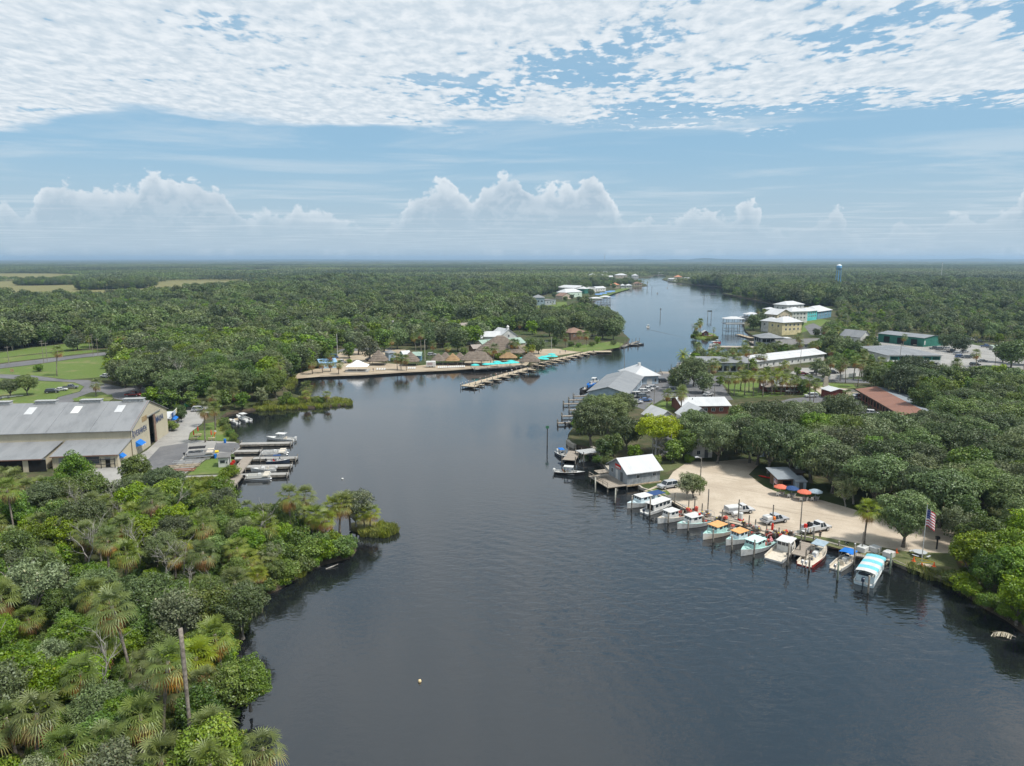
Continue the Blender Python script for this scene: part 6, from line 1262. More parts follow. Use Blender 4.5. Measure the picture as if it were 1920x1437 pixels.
p = G(624, 1064, .05); t = thing('driftwood', 'pale driftwood log at the peninsula waterline', 'log', p, .5); b = MB(); b.tube([(-1.2, 0, -.05), (0, .1, .1), (1.0, .3, .25)], [.12, .12, .05], 6); b.build('log', M_SNAG, t); b = MB(); b.tube([(.2, .1, .1), (.6, -.3, .5)], [.06, .02], 5); b.build('branch', M_SNAG, t)
# ================================================================== right bank, middle distance
t, W_, D_s = house('boat_shed', 'long grey-blue boat shed with pale metal roof at the water edge', (1104, 752), None, 0, 3.6, 'gy', 2.0, 'bluegrey', 'pale', row('r', 9, 1.6, 1.2, 1.5, 'g'), back=(1140, 719), W=14, ov=.8)
t, W_, D_s = house('waterfront_office', 'blue-grey office with hipped pale roof and white french doors', (1189, 722), (1234, 720), 15, 3.6, 'hip', 3.4, 'bluegrey', 'white', [('f', .22, 1.7, 2.6, 1.8, 'g'), ('f', .58, 1.2, 1.2, 2.3, 'wd'), ('f', .68, 1.2, 1.2, 2.3, 'wd'), ('f', .88, 1.6, .8, 1.6)], ov=.9)
b = MB(); b.box(W_*.45, D_s*.5-.5, 6.6, W_*.45+1.0, D_s*.5+.5, 8.0); b.build('cupola', WHITE, t)
t, W_, D_s = house('brick_lodge', 'red brick lodge with broad white metal roof', (1279, 777), (1366, 776), 13, 2.9, 'gx', 1.5, 'brick', 'white', row('f', 5, 1.5, 1.3, 1.2), ov=.7)
for k, (u, v) in enumerate(((.35, .8), (.48, .8), (.85, .8), (.75, .5), (.3, .35))): b = MB(); y = D_s*v; b.lathe([(.14, 0), (.14, .5)], 7); b.build('vent_pipe', BLACK, t, loc=(W_*u, y, 2.9+1.5*(1-abs(v-.5)*2)+.1))
t, W_, D_s = house('long_motel', 'long motel with rust-brown front roof and pale rear roof', (1692, 797), None, 0, 3.5, 'gy', 1.0, 'brown', 'rust', row('l', 12, 1.2, 1.6, 2.0, 'o'), back=(1611, 748), W=12, ov=1.3, rc2='bluegrey')
for k in range(11): b = MB(); y = D_s*(k+.3)/11; b.box(-1.25, y-.09, 0, -1.08, y+.09, 2.6); b.build('porch_post', mat('post_red', (.22, .07, .05), .8), t)
b = MB(); b.box(-1.2, .3, .9, -1.12, D_s-.3, 1.0); b.build('porch_rail', mat('post_red', (.22, .07, .05)), t)
house('tool_shed', 'small dark red shed with pale roof left of the long motel', (1557, 749), (1586, 748), 6, 3.0, 'gy', .8, 'red', 'white', [('f', .5, 1.0, 1.2, 2.0, 'd')], cat='shed')
t, W_, D_s = house('motel_block', 'low dark red motel block with white roof beyond the palm park', (1430, 735), (1500, 737), 8, 2.7, 'gx', 1.3, 'red', 'white', row('f', 6, 1.4, 1.1, 1.2), ov=.8)
b = MB(); b.loft([[(0, -4, 2.6), (4, -4, 2.6), (4, 0, 2.6), (0, 0, 2.6)], [(1.9, -2.1, 4.6), (2.1, -2.1, 4.6), (2.1, -1.9, 4.6), (1.9, -1.9, 4.6)]]); b.build('entrance_hip', roofm('shingle', 0), t)
t, W_, D_s = house('grey_boathouse', 'long grey boathouse with pale roof behind the palms', (1309, 697), (1402, 698), 14, 4.3, 'gx', 1.7, 'grey', 'pale', row('f', 6, 1.6, 2.2, 2.2, 'o'), ov=.6)
t, W_, D_s = house('white_motel', 'long white-roofed motel angled above the palm rows', (1408, 693), (1545, 676), 13, 3.6, 'gx', 1.8, 'white', 'white', row('f', 10, 1.5, 1.2, 1.2), ov=.8)
t, W_, D_s = house('mural_shed', 'low dock shed with blue arched mural panels', (1347, 664), (1416, 665), 6, 3.6, 'flat', .2, 'tan', 'tar', [], z=.7, ov=.4)
for k in range(4):
    p_ = MB(); x0, x1 = W_*(k+.08)/4, W_*(k+.92)/4; n = 8; pr = [(x0, .3)]+[(x0+(x1-x0)*i/n, 2.3+.9*math.sin(math.pi*i/n)) for i in range(n+1)]+[(x1, .3)]; p_.side(pr, -.10, -.02); p_.build('mural_panel', mat('mural_blue', (.30, .52, .70), .6, c2=(.62, .70, .74), scale=.5), t)
house('open_pavilion', 'two-storey waterside restaurant with white hipped roof and dark open decks', (1427, 654), (1468, 654), 13, 6.2, 'hip', 2.4, 'grey', 'pale', row('f', 5, 4.6, 2.0, 1.9, 'o', .03, .97)+row('f', 4, 1.5, 2.4, 2.0, 'o', .03, .97)+row('l', 3, 4.6, 2.4, 1.9, 'o'), ov=.9)
house('sign_block', 'small white block with a square emblem beside the restaurant', (1469, 651), (1482, 651), 6, 5.0, 'flat', .2, 'white', 'white', [('f', .5, 3.2, 2.0, 2.0, 'g')])
house('grey_inn', 'grey two-storey inn with dark shingle roof behind the palms', (1462, 664), (1548, 661), 10, 5.0, 'gx', 2.2, 'grey', 'dgrey', row('f', 8, 3.7, 1.2, 1.2)+row('f', 8, 1.3, 1.2, 1.6))
t, W_, D_s = house('store', 'large two-storey white store with broad grey roof and green windows', (1662, 690), (1763, 690), 34, 6.0, 'hip', 2.2, 'white', 'pale', row('f', 6, 4.6, 3.4, 1.5, 'g', .05, .98)+row('f', 4, 1.4, 3.0, 2.0, 'g', .4, .95), ov=.5)
b = MB(); b.box(W_*.05, -.06, 3.75, W_*.98, -.02, 5.45); b.build('green_band', mat('store_green', (.03, .20, .15), .6), t); b = MB(); b.box(W_*.0, -2.2, 2.9, W_*.9, 0, 3.1); b.box(W_*.55, -2.2, 3.1, W_*.9, -2.1, 3.9); b.build('balcony', WHITE, t); b = MB(); b.loft([[(W_*.9, -2.2, 2.9), (W_*.9, -.8, 2.9), (W_*.9, -.8, 3.1), (W_*.9, -2.2, 3.1)], [(W_*1.04, -2.2, 0), (W_*1.04, -.8, 0), (W_*1.04, -.8, .2), (W_*1.04, -2.2, .2)]]); b.build('outside_stair', WHITE, t)
house('metal_garage', 'dark green metal garage with pale grey roof', (1731, 651), (1768, 648), 30, 5.2, 'gy', 1.2, 'green', 'pale', [('l', .2, 2.2, 4, 3.6, 'o'), ('l', .5, 2.2, 4, 3.6, 'o'), ('l', .8, 2.2, 4, 3.6, 'o'), ('f', .06, 2.4, .9, 2.4, 'wd')])
house('gabled_house', 'tall white gabled house at the left of the parked boats', (1612, 652), (1631, 650), 13, 6.0, 'gy', 3.4, 'white', 'pale', [('f', .3, 4.2, 1, 1.3), ('f', .7, 4.2, 1, 1.3), ('f', .5, 1.2, 1, 2.1, 'd')])
house('roadside_kiosk', 'white-roofed dark green kiosk at the right edge', (1872, 742), (1935, 738), 9, 2.8, 'hip', 1.2, 'green', 'white', [('f', .3, 1.4, 1.6, 1.2)], ov=.8)
for k, (x, y, w_, c) in enumerate(((1792, 762, 10, 'white'), (1700, 818, 9, 'white'), (1612, 826, 9, 'white'))): house('cottage', ('pale roof glimpsed among trees right of the long motel', 'white cottage roof peeking through the oaks below the motel', 'small white roof glint deep in the oak wood')[k], (x, y), (x+34, y), 7, 2.8, 'gx', 1.4, c, 'white', [('f', .5, 1.4, 1, 1)])
p = G(1548, 724); t = thing('stone_pillar', 'pale stone sign pillar on the lawn before the white fence', 'pillar', p, .1); b = MB(); b.loft([[(-1.0, -.4, 0), (1.0, -.4, 0), (1.0, .4, 0), (-1.0, .4, 0)], [(-.9, -.35, 2.8), (.8, -.35, 2.8), (.8, .35, 2.8), (-.9, .35, 2.8)], [(-.5, -.3, 4.0), (.6, -.3, 4.0), (.6, .3, 4.0), (-.5, .3, 4.0)]]); b.build('shaft', mat('pillar_stone', (.40, .36, .31), .9, var=.2), t); b = MB(); b.box(-1.3, -.7, 0, 1.3, .7, .25); b.build('plinth', mat('pillar_stone', (.4, .36, .31)), t)
def fence(label, a, c, n, h, m, nm='panel_fence'):
    A, C = G(*a), G(*c); L = (C-A).length; t = thing(nm, label, 'fence', A, math.atan2(C.y-A.y, C.x-A.x))
    for k in range(n): b = MB(); b.box(L*k/n+.06, -.04, .08, L*(k+1)/n-.06, .04, h); b.build('panel', m, t)
    for k in range(n+1): b = MB(); b.box(L*k/n-.06, -.06, 0, L*k/n+.06, .06, h+.12); b.build('fence_post', m, t)
fence('long white panel fence along the motel road', (1545, 713), (1604, 707), 10, 1.7, WHITE); fence('white fence beside the roadside motel lot', (1515, 711), (1543, 713), 5, 1.5, WHITE)
# houses on the far right point
HS = [('yellow house on stilts with white hipped roof on the point', (1466, 629), (1502, 627), 13, 8.6, 'hip', 3.4, 'yellow', 'white'), ('cream wing with white roof left of the yellow house', (1448, 624), (1466, 623), 11, 7.6, 'hip', 2.6, 'white', 'white'), ('tan gabled house behind the yellow one', (1456, 608), (1484, 606), 12, 7.6, 'gy', 3.6, 'tan', 'white'),
      ('large grey-white three-storey house on the point', (1483, 606), (1513, 605), 14, 9.2, 'hip', 3.0, 'white', 'white'), ('farthest white-roofed house of the point', (1474, 592), (1506, 590), 14, 9.5, 'hip', 3.0, 'white', 'white'), ('narrow turquoise house on the point', (1513, 602), (1531, 600), 12, 8.0, 'hip', 2.4, 'teal', 'white'), ('blue house with wide white hipped roof at the end', (1532, 599), (1558, 595), 16, 6.5, 'hip', 4.0, 'blue', 'white')]
for l, a, c, D, h, rf, rh, wc, rc in HS: house('stilt_house', l, a, c, D, h, rf, rh, wc, rc, row('f', 4, h*.78, 1.5, 1.6)+row('f', 4, h*.45, 1.5, 1.6)+row('l', 2, h*.7, 1.5, 1.6), ov=.9, cat='house')
def boathouse(label, px, py, W, D, h, two=False):
    p = G(px, py, 0); t = thing('boathouse', label, 'boathouse', p, 0, 'boathouses on stilts')
    for i in range(4):
        for j in range(2): link('post', post_mesh(h, .16, None), t, (-W/2+.3+(W-.6)*i/3, -D/2+.3+(D-.6)*j, 0))
    b = MB(); b.box(-W/2, -D/2, h*.52, W/2, D/2, h*.56); b.build('upper_deck', WHITE, t); b = MB(); b.box(-W/2, -D/2, .9, W/2, -D/2+1.2, 1.05); b.box(-W/2, D/2-1.2, .9, W/2, D/2, 1.05); b.build('walkway', WOOD, t)
    rf = roof_mesh(W, D, h, 'hip', 1.5, .8); rf.rot(0, (-W/2, -D/2, 0)); rf.build('roof', roofm('white', 0), t)
    if two: b = MB(); b.box(-W/2-.6, -D/2-.6, h*.56, W/2+.6, D/2+.6, h*.60); b.build('deck_roof', roofm('white', 1), t)
    b = MB(); b.box(-W/2, -D/2, h*.57, W/2, -D/2+.06, h*.57+1); b.build('deck_rail', WHITE, t)
boathouse('two-tier white boathouse nearest the red hut islet', 1374, 619, 13, 9, 8.5, True); boathouse('white boathouse behind the two-tier one', 1408, 605, 10, 8, 7.0); boathouse('white boathouse by the point houses', 1443, 594, 9, 8, 7.0); boathouse('low boat canopy left of the second boathouse', 1397, 604, 7, 6, 4.0)
t, W_, D_s = house('red_hut', 'small red hut with white trim on the river islet', (1318, 631), (1328, 631), 3.5, 2.6, 'gy', 1.2, 'red', 'white', [('f', .5, 1.2, 1.6, 1.8, 'w')], z=.95, cat='hut')
p = G(1330, 631, .9); t = thing('striped_skiff', 'red and white boat on the islet bank', 'boat', p, .4); make_hull(t, 5, 1.7, .6, .9, .3, REDP, GEL); b = MB(); b.box(-1, -.5, .3, 0, .5, .7); b.build('thwart', WHITE, t)
dock('floating tan pontoon below the point houses', [((1384, 627), (1410, 634), 3.5)], .6, TAN, name='floating_dock', post_h=.8)
dock('ramp dock beside the waterside restaurant', [((1410, 640), (1432, 652), 4.0)], .9, WOOD, name='dock', post_h=1.0)
t = dock('wide dark dock by the grey boathouse with leisure boats', [((1262, 692), (1285, 692), 9.0)], .8, WOODP, name='dock', post_h=1.6, step=6)
dock('thin walkway dock behind the waterfront office', [((1232, 700), (1262, 697), 2.2), ((1246, 697), (1250, 704), 3.5)], .8, PLANKX, name='dock', post_h=1.2, step=5)
for k, (bx, by, sx, sy, m, tp) in enumerate(((1268, 688, 1282, 686, GEL, BLKC), (1270, 684, 1284, 683, GEL, BLKC), (1292, 672, 1302, 668, GEL, WHITE), (1330, 648, 1344, 646, GEL, WHITE), (1338, 644, 1350, 643, REDP, WHITE), (1328, 655, 1336, 653, GEL, WHITE))):
    console_boat(('dark-topped boat at the wide dark dock, nearer one', 'dark-topped boat at the wide dark dock, farther one', 'white boat beside the date palm of the boathouse', 'white boat at the end of the mural shed', 'red boat behind the mural shed', 'white boat at the left corner of the mural shed')[k], (bx, by), (sx, sy), m, GEL, tp, 1, group='boats on the right bank docks')
# finger piers by the boat shed
for k, (x0, y0, x1, y1) in enumerate(((1075, 743, 1104, 742), (1066, 750, 1103, 749), (1056, 757, 1100, 756), (1067, 769, 1094, 768), (1053, 780, 1086, 779), (1045, 793, 1080, 792))):
    dock('%s finger pier below the grey-blue boat shed, counted from it' % ORD[k], [((x0, y0), (x1, y1), 1.1)], .8, PLANKX, name='finger_pier', group='finger piers by the boat shed', post_h=1.0, step=5)
console_boat('covered dark boat moored under the shed eave', (1088, 737), (1101, 729), BLKC, BLKC, None, 1, group='boats on the right bank docks'); console_boat('boat with blue cover beside the shed eave', (1102, 727), (1112, 720), BLUEC, BLUEC, None, 1, group='boats on the right bank docks'); console_boat('white boat at the end of the shed docks', (1108, 721), (1118, 715), GEL, GEL, WHITE, 1, group='boats on the right bank docks')
console_boat('grey dinghy tied to the lowest finger pier', (1074, 795), (1060, 798), ALU, BLKC, None, 1, name='dinghy', seats=False); console_boat('white dinghy under the oak by the lowest pier', (1083, 801), (1076, 805), GEL, GEL, None, 1, name='dinghy', seats=False)
# cars of the right bank
CG = 'cars on the right bank'
for x, y, k, c, hd, l in ((1208, 737, 'suv', 'white', 10, 'white SUV by the office parking row, far end'), (1214, 733, 'pickup', 'white', 10, 'white pickup before the french doors'), (1224, 730, 'suv', 'silver', 10, 'silver SUV right of the white pickup'), (1206, 746, 'suv', 'grey', 10, 'dark grey SUV in the middle of the office parking row'), (1192, 745, 'van', 'white', 10, 'white van beside the boat shed wall'), (1210, 753, 'sedan', 'blue', 10, 'dark blue car at the near end of the office row'), (1193, 757, 'sedan', 'white', 10, 'white car half under the oaks by the shed'), (1266, 736, 'van', 'silver', 0, 'silver minivan parked across the office lot'), (1328, 742, 'sedan', 'white', 40, 'white car at the road corner by the brick lodge'), (1243, 717, 'suv', 'black', 10, 'black car behind the round green shrub by the office'), (1258, 752, 'sedan', 'silver', 0, 'silver car beside the lodge lawn'),
                        (1521, 745, 'suv', 'white', 185, 'white SUV on the cottage drive beside the tall palms'), (1600, 750, 'pickup', 'white', 20, 'white pickup before the long motel porch'), (1608, 747, 'suv', 'blue', 20, 'blue car tucked behind the white motel pickup'), (1634, 778, 'suv', 'white', -30, 'white car parked along the long motel porch'), (1650, 788, 'sedan', 'white', -30, 'second white car along the long motel porch'), (1483, 736, 'sedan', 'white', 0, 'white car by the dark red motel block'), (1560, 701, 'suv', 'black', 0, 'black car behind the white panel fence'), (1530, 702, 'pickup', 'grey', 0, 'grey pickup behind the white panel fence'), (1505, 703, 'sedan', 'red', 0, 'red car left of the fenced motel lot')): car(k, c, x, y, hd, l, CG)
SL = 'cars in the store car park'
cs_ = [(1646, 637, 'suv', 'silver'), (1658, 639, 'suv', 'red'), (1672, 634, 'van', 'white'), (1684, 637, 'suv', 'grey'), (1690, 632, 'suv', 'black'), (1700, 640, 'pickup', 'silver'), (1712, 646, 'van', 'white'), (1722, 649, 'pickup', 'tan'), (1752, 655, 'pickup', 'grey'), (1762, 656, 'suv', 'grey'), (1776, 656, 'suv', 'white'), (1785, 661, 'pickup', 'black'), (1796, 665, 'suv', 'silver'), (1808, 661, 'sedan', 'silver'), (1812, 672, 'suv', 'grey'), (1822, 671, 'pickup', 'white'), (1800, 671, 'suv', 'blue'), (1828, 686, 'suv', 'black'), (1842, 679, 'sedan', 'grey'), (1820, 639, 'suv', 'white'), (1836, 643, 'pickup', 'black'), (1848, 651, 'pickup', 'blue'), (1858, 653, 'pickup', 'grey'), (1745, 686, 'sedan', 'silver'), (1886, 676, 'van', 'blue'), (1630, 660, 'suv', 'blue')]
cs_.sort(key=lambda q: q[0])
for i, (x, y, k, c) in enumerate(cs_): car(k, c, x, y, rng.choice((0, 10, 170, 190)), '%s %s, %s from the left in the store car park' % (c, {'suv': 'SUV', 'van': 'van', 'pickup': 'pickup', 'sedan': 'sedan'}[k], ORD[i] if i < 20 else ('twenty-first', 'twenty-second', 'twenty-third', 'twenty-fourth', 'twenty-fifth', 'twenty-sixth')[i-20]), SL)
for k, (x, y) in enumerate(((1652, 632), (1668, 640))): console_boat(('trailered white boat left of the green garage', 'trailered white boat nearer the store')[k], (x, y), (x+16, y-1), GEL, GEL, WHITE, 1, z=LAND+.5, group='trailered boats by the garage')
p = G(1861, 657); t = thing('storage_container', 'pale green container at the back of the store lot', 'container', p, .2); b = MB(); b.box(0, 0, 0, 6, 2.4, 2.6); b.build('box', wallm('pgreen'), t); b = MB(); b.box(0, -.05, .1, .1, 2.45, 2.5); b.build('door', WHITE, t)
# poles of the right bank
RP = [(1402, 706, 12), (1318, 720, 8), (1339, 752, 8), (1226, 765, 7.5), (1500, 690, 10), (1686, 690, 12), (1862, 715, 13), (1915, 722, 12), (1170, 712, 17), (1330, 727, 8), (1845, 764, 8), (1566, 640, 9)]
RL = ['pole before the long grey boathouse', 'pole beside the round oak of the office lot', 'pole at the corner of the brick lodge', 'thin pole on the kerb of the office lot', 'pole rising above the angled white motel', 'pole in front of the store roof', 'tall pole on the verge beside the store lot', 'pole near the right edge by the verge', 'very tall thin mast behind the grey-blue boat shed', 'paired pole beside the office lot oak', 'lamp pole among the trees above the kiosk', 'pole at the edge of the palm flats']
for (x, y, h), l in zip(RP, RL): utility_pole(x, y, h, l, 1 if h in (12, 13, 10) else 0, r=.12, hd=.3)
q = lambda x, y, h: G(x, y)+Vector((0, 0, h))
for k, dz in enumerate((0, -1.0, -1.9)): wire([q(1402, 706, 11.4+dz), q(1500, 690, 9.6+dz), q(1686, 690, 11.4+dz), q(1862, 715, 12.4+dz), q(1990, 735, 12+dz)], ('upper', 'middle', 'lower')[k]+' power line crossing before the store', .7)

# ================================================================== beach resort on the left bank
tiki(938, 669, 25, 18, 3.2, 11.2, 'largest thatched hall of the resort with a peaked roof', .12, layers=9, name='thatched_hall'); tiki(894, 684, 14, 9, 2.8, 6.4, 'broad thatched bar left of the great hall', .55, layers=6, name='thatched_bar')
tiki(993, 688, 8.5, 7, 3.0, 6.9, 'thatched pavilion on pilings at the head of the pier', .1, layers=6, z=.9, name='thatched_pavilion', foot=False); tiki(953, 679, 7.5, 5, 2.4, 4.8, 'fresh orange thatch hut before the great hall', .2, fresh=True)
for k, (x, y, r, h, fr) in enumerate(((710, 684, 7.6, 7.2, 0), (770, 685, 7.0, 6.6, 0), (822, 684, 5.4, 5.6, 0), (835, 682, 5.4, 5.8, 0), (849, 684, 5.4, 5.6, 1), (862, 681, 5.0, 5.4, 0))): tiki(x, y, r, r, 2.3, h, ('round thatched hut behind four white chairs, leftmost', 'round thatched hut between beach palms and camper', 'small thatched hut just right of the camper', 'second small thatched hut right of the camper', 'tan small thatched hut, third right of the camper', 'small thatched hut nearest the broad thatched bar')[k], .03, fresh=bool(fr))
b_ = G(686, 697); 
p = G(671, 696); t = thing('white_tent', 'white peaked marquee tent on the beach', 'tent', p, .05); b = MB(); b.loft([[(-4.9, -3.6, 2.5), (4.9, -3.6, 2.5), (4.9, 3.6, 2.5), (-4.9, 3.6, 2.5)], [(-3, -2.2, 3.3), (3, -2.2, 3.3), (3, 2.2, 3.3), (-3, 2.2, 3.3)], [(-.6, -.2, 5.0), (.6, -.2, 5.0), (.6, .2, 5.0), (-.6, .2, 5.0)]]); b.build('canopy', mat('tent_white', (.80, .80, .80), .8), t)
for sx in (-4.7, 0, 4.7):
    for sy in (-3.4, 3.4): b = MB(); b.lathe([(.06, 0), (.05, 2.5)], 6); b.build('pole', WHITE, t, loc=(sx, sy, 0))
b = MB(); b.box(-5.2, -4, .02, 5.2, 3.8, .3); b.build('floor', M_CONC, t)
house('beach_cottage', 'pale cottage with bright blue roof at the left of the beach', (600, 692), (631, 690), 7, 2.8, 'gx', 1.3, 'lblue', 'blue', [('f', .35, 1.4, 1.0, 1.0), ('f', .6, 1.0, .9, 2.0, 'd'), ('f', .82, 1.4, 1, 1)]); house('beach_cottage', 'blue cottage with green roof among resort trees', (774, 678), (789, 678), 6, 3.0, 'gx', 1.4, 'blue', 'green', [('f', .3, 1.4, 1.0, 1.0), ('f', .7, 1.0, .9, 2.0, 'd')]); house('beach_cottage', 'narrow grey cottage with white top behind the tall trees', (729, 677), (742, 676), 5, 4.0, 'hip', 1.2, 'bluegrey', 'pale', [('f', .5, 2.4, 1.0, 1.0)]); house('beach_cottage', 'pale green cottage left of the blue one', (757, 676), (770, 675), 5, 3.2, 'gx', 1.3, 'pgreen', 'white', [('f', .5, 1.5, 1, 1)])
p = G(808, 689); t = thing('food_camper', 'white camper trailer parked on the beach', 'camper', p, .1); b = MB(); b.box(-2.3, -1.2, .5, 2.3, 1.2, 3.0, bev=.2); b.build('body', WHITE, t)
b = MB(); b.box(-1.6, -1.28, 1.4, .8, -1.19, 2.4); b.build('serving_window', mat('window_pinkish', (.35, .27, .27), .4), t)
for sx in (-.5, .6): link('wheel', car_parts('suv')['tyre'], t, (sx, -1.1, .34)); link('wheel', car_parts('suv')['tyre'], t, (sx, 1.1, .34))
t, W_, D_s = house('white_chapel', 'white gabled hall with a roof turret behind the thatch', (937, 645), (970, 643), 14, 4.4, 'gy', 4.2, 'white', 'white', [('f', .5, 4.6, 1.2, 1.4), ('f', .3, 1.6, 1, 1.4), ('f', .7, 1.6, 1, 1.4)]); b = MB(); b.box(W_/2-.6, .5, 8.2, W_/2+.6, 1.7, 10.0); b.loft([[(W_/2-.8, .3, 10), (W_/2+.8, .3, 10), (W_/2+.8, 1.9, 10), (W_/2-.8, 1.9, 10)], [(W_/2-.05, 1.05, 11.2), (W_/2+.05, 1.05, 11.2), (W_/2+.05, 1.15, 11.2), (W_/2-.05, 1.15, 11.2)]]); b.build('turret', WHITE, t)
house('white_wing', 'white-roofed wing left of the gabled hall', (908, 645), (937, 645), 12, 4.4, 'gx', 2.6, 'white', 'white', row('f', 4, 1.6, 1, 1.4)); house('green_roof_hall', 'long hall with pale green metal roof behind the thatch', (908, 662), (985, 656), 12, 4.0, 'gx', 2.4, 'tan', 'green', row('f', 6, 1.6, 1.2, 1.4)); house('small_white_house', 'small white-roofed house left of the white wing', (880, 646), (905, 645), 9, 3.6, 'gx', 2.0, 'white', 'white', row('f', 3, 1.6, 1, 1.3))
for l, a, c, D, h, rf, rh, wc, rc in (('brown hip-roofed house among oaks on the point', (1070, 638), (1100, 636), 12, 4.6, 'hip', 2.6, 'brown', 'brown'), ('house with reddish roof and white chimney in the trees', (735, 634), (752, 632), 10, 6.5, 'gx', 2.8, 'tan', 'rust'), ('grey-brown steep roof in the trees above the beach', (826, 636), (840, 635), 9, 7.0, 'gy', 3.4, 'brown', 'shingle'), ('grey-brown roofs right of the steep one in the trees', (862, 634), (882, 633), 10, 6.0, 'gx', 3.2, 'brown', 'shingle'), ('white roof showing at the tip of the point', (1098, 612), (1116, 612), 9, 5, 'hip', 1.8, 'white', 'white'), ('white-roofed house at the shore of the hidden cove', (1042, 594), (1062, 594), 10, 4.0, 'hip', 1.6, 'white', 'white'), ('brown wooden building left of the great hall', (888, 668), (905, 667), 7, 4, 'gx', 1.6, 'brown', 'shingle')):
    t, W_, D_s = house('tree_house', l, a, c, D, h, rf, rh, wc, rc, row('f', 3, h*.6, 1.1, 1.2), cat='house')
    if 'chimney' in l: b = MB(); b.box(W_*.6, D_s*.4, h+1, W_*.6+1, D_s*.4+1, h+4.2); b.build('chimney', WHITE, t)
# pier with finger docks
dock('long tan pier running from the beach pavilion into the river', [((1000, 688), (872, 723), 3.2), ((868, 722), (894, 724.5), 3.6)], .95, PLANKT, name='pier', post_h=.9, capm=WHITE, step=4.5)
for k in range(7): u = (k+.7)/7.6; x, y = 1000+(872-1000)*u, 688+(723-688)*u; dock('%s small finger dock off the long pier, counted from the beach' % ORD[k], [((x+1, y+1.2), (x+19*(.75+.3*u), y+2.6), 1.6)], .8, PLANKT, name='finger_dock', group='finger docks of the long pier', post_h=.35, step=6, pr=.1)
for k in range(9): u = k/8.5; x, y = 1003+(1108-1003)*u, 684+(659-684)*u; dock('%s finger dock along the resort shore, counted from the pavilion' % ORD[k], [((x, y), (x+17-3*u, y+2.5-u), 1.6)], .8, PLANKT, name='finger_dock', group='finger docks along the resort shore', post_h=.6, step=6, pr=.1)
dock('tan boardwalk along the resort shore', [((1000, 683), (1110, 658.5), 2.6)], 1.0, PLANKT, name='boardwalk', post_h=.9, step=7, pr=.1); dock('terrace deck under the turquoise umbrellas', [((886, 691), (985, 686.5), 6.5)], 1.05, WOOD, name='terrace', post_h=.9, step=6, pr=.1); dock('white-topped landing at the east end of the lawn', [((1113, 659), (1146, 659), 5.0)], .9, PLANKT, name='dock', post_h=.5, step=8)
wall_line('seawall', 'dark seawall along the resort beach', [(600, 708.6), (680, 705.6), (760, 700.6), (850, 696.6), (900, 692.6), (950, 690.6), (985, 690.5)], .35, -1, LAND+.12, mat('seawall_dark', (.16, .13, .10), .9, var=.3))
dock('dark docks off the oak point', [((1166, 650), (1196, 640), 2.0), ((1178, 646), (1196, 646), 1.6)], .8, WOODP, name='dock', post_h=2.2, step=7); 
for k, (x, y) in enumerate(((1184, 648), (1199, 647))): t, L, B = console_boat(('boat with dark cover at the oak point docks', 'dark work float at the outer oak point piling')[k], (x-5, y+1), (x+5, y), BLKC, BLKC, None, 1, L=6)
for k, (x, y, s) in enumerate(((891, 694, 1.6), (912, 692.5, 1.5), (921, 692, 1.5), (930, 691.3, 1.5), (940, 690.8, 1.5), (949, 690.2, 1.5), (958, 689.6, 1.5), (966, 689, 1.5), (932, 688, 1.6), (958, 686.5, 1.6), (982, 680, 1.6))): umbrella(x, y, TURQ, '%s turquoise umbrella on the resort terrace, counted from the left' % ORD[k], 2.1, 2.9, 'turquoise umbrellas of the resort', z=1.05)
for k, (x, y) in enumerate(((1012, 681), (1019, 678), (1026, 677), (1034, 673), (1038, 677), (1022, 682))): umbrella(x, y, TURQ, '%s turquoise umbrella right of the pier pavilion' % ORD[k], 2.2, 2.9, 'turquoise umbrellas of the resort', z=1.0)
for k in range(4): chair(707+k*4.6, 694.5, 270, WHITE, '%s of four white beach chairs before the left round hut' % ORD[k], 'white beach chairs', lounge=True)
for k in range(4): chair(766+k*3.8, 692.5, 270, WHITE, '%s of four white beach chairs below the second round hut' % ORD[k], 'white beach chairs', lounge=True)
for k in range(14): chair(822+k*3.7, 691-k*.12, 270, WHITE, '%s white beach chair in the long row right of the camper' % ORD[k], 'white beach chairs', lounge=True)
car('pickup', 'white', 641, 681, 175, 'white pickup truck behind the marquee tent', 'cars at the resort'); car('suv', 'grey', 694, 676, 170, 'dark buggy under the tall thin trees', 'cars at the resort'); car('van', 'blue', 625, 672, 0, 'teal and white van at the back of the resort lot', 'cars at the resort'); car('suv', 'white', 705, 658, 10, 'white car on the road behind the resort lot', 'cars at the resort'); car('suv', 'black', 655, 657, 10, 'black car on the road left of the resort lot', 'cars at the resort'); car('suv', 'silver', 810, 667, 10, 'silver car behind the camper under trees', 'cars at the resort')
utility_pole(633, 668, 12, 'pale bare mast behind the resort lot', 0, r=.16, m=WHITE); utility_pole(797, 678, 11, 'pale lamp pole with flat head behind the beach', 0, lamp=.6, r=.15, m=mat('pole_pale', (.5, .47, .4), .8)); utility_pole(1034, 660, 8, 'pole with banner on the resort lawn', 0, r=.1, m=WHITE)
for k, (x, y, s, pt) in enumerate(((990, 706, 'white', 'blue'), (965, 700, 'red', 'khaki'), (1060, 662, 'blue', 'khaki'), (1075, 659, 'white', 'black'), (1050, 664, 'teal', 'khaki'), (840, 690, 'red', 'blue'), (700, 697, 'black', 'blue'))): person(x if k > 1 else (960, 930)[k], y if k > 1 else (699, 707)[k], 'stand', s, pt, 90*k, ('person in white walking on the long pier', 'person in red on the long pier', 'person in blue on the resort lawn', 'person in white near the shore boardwalk', 'person in teal by the shore boardwalk', 'person in red among the beach chairs', 'person in black right of the marquee')[k], z=1.0, group='people at the resort')
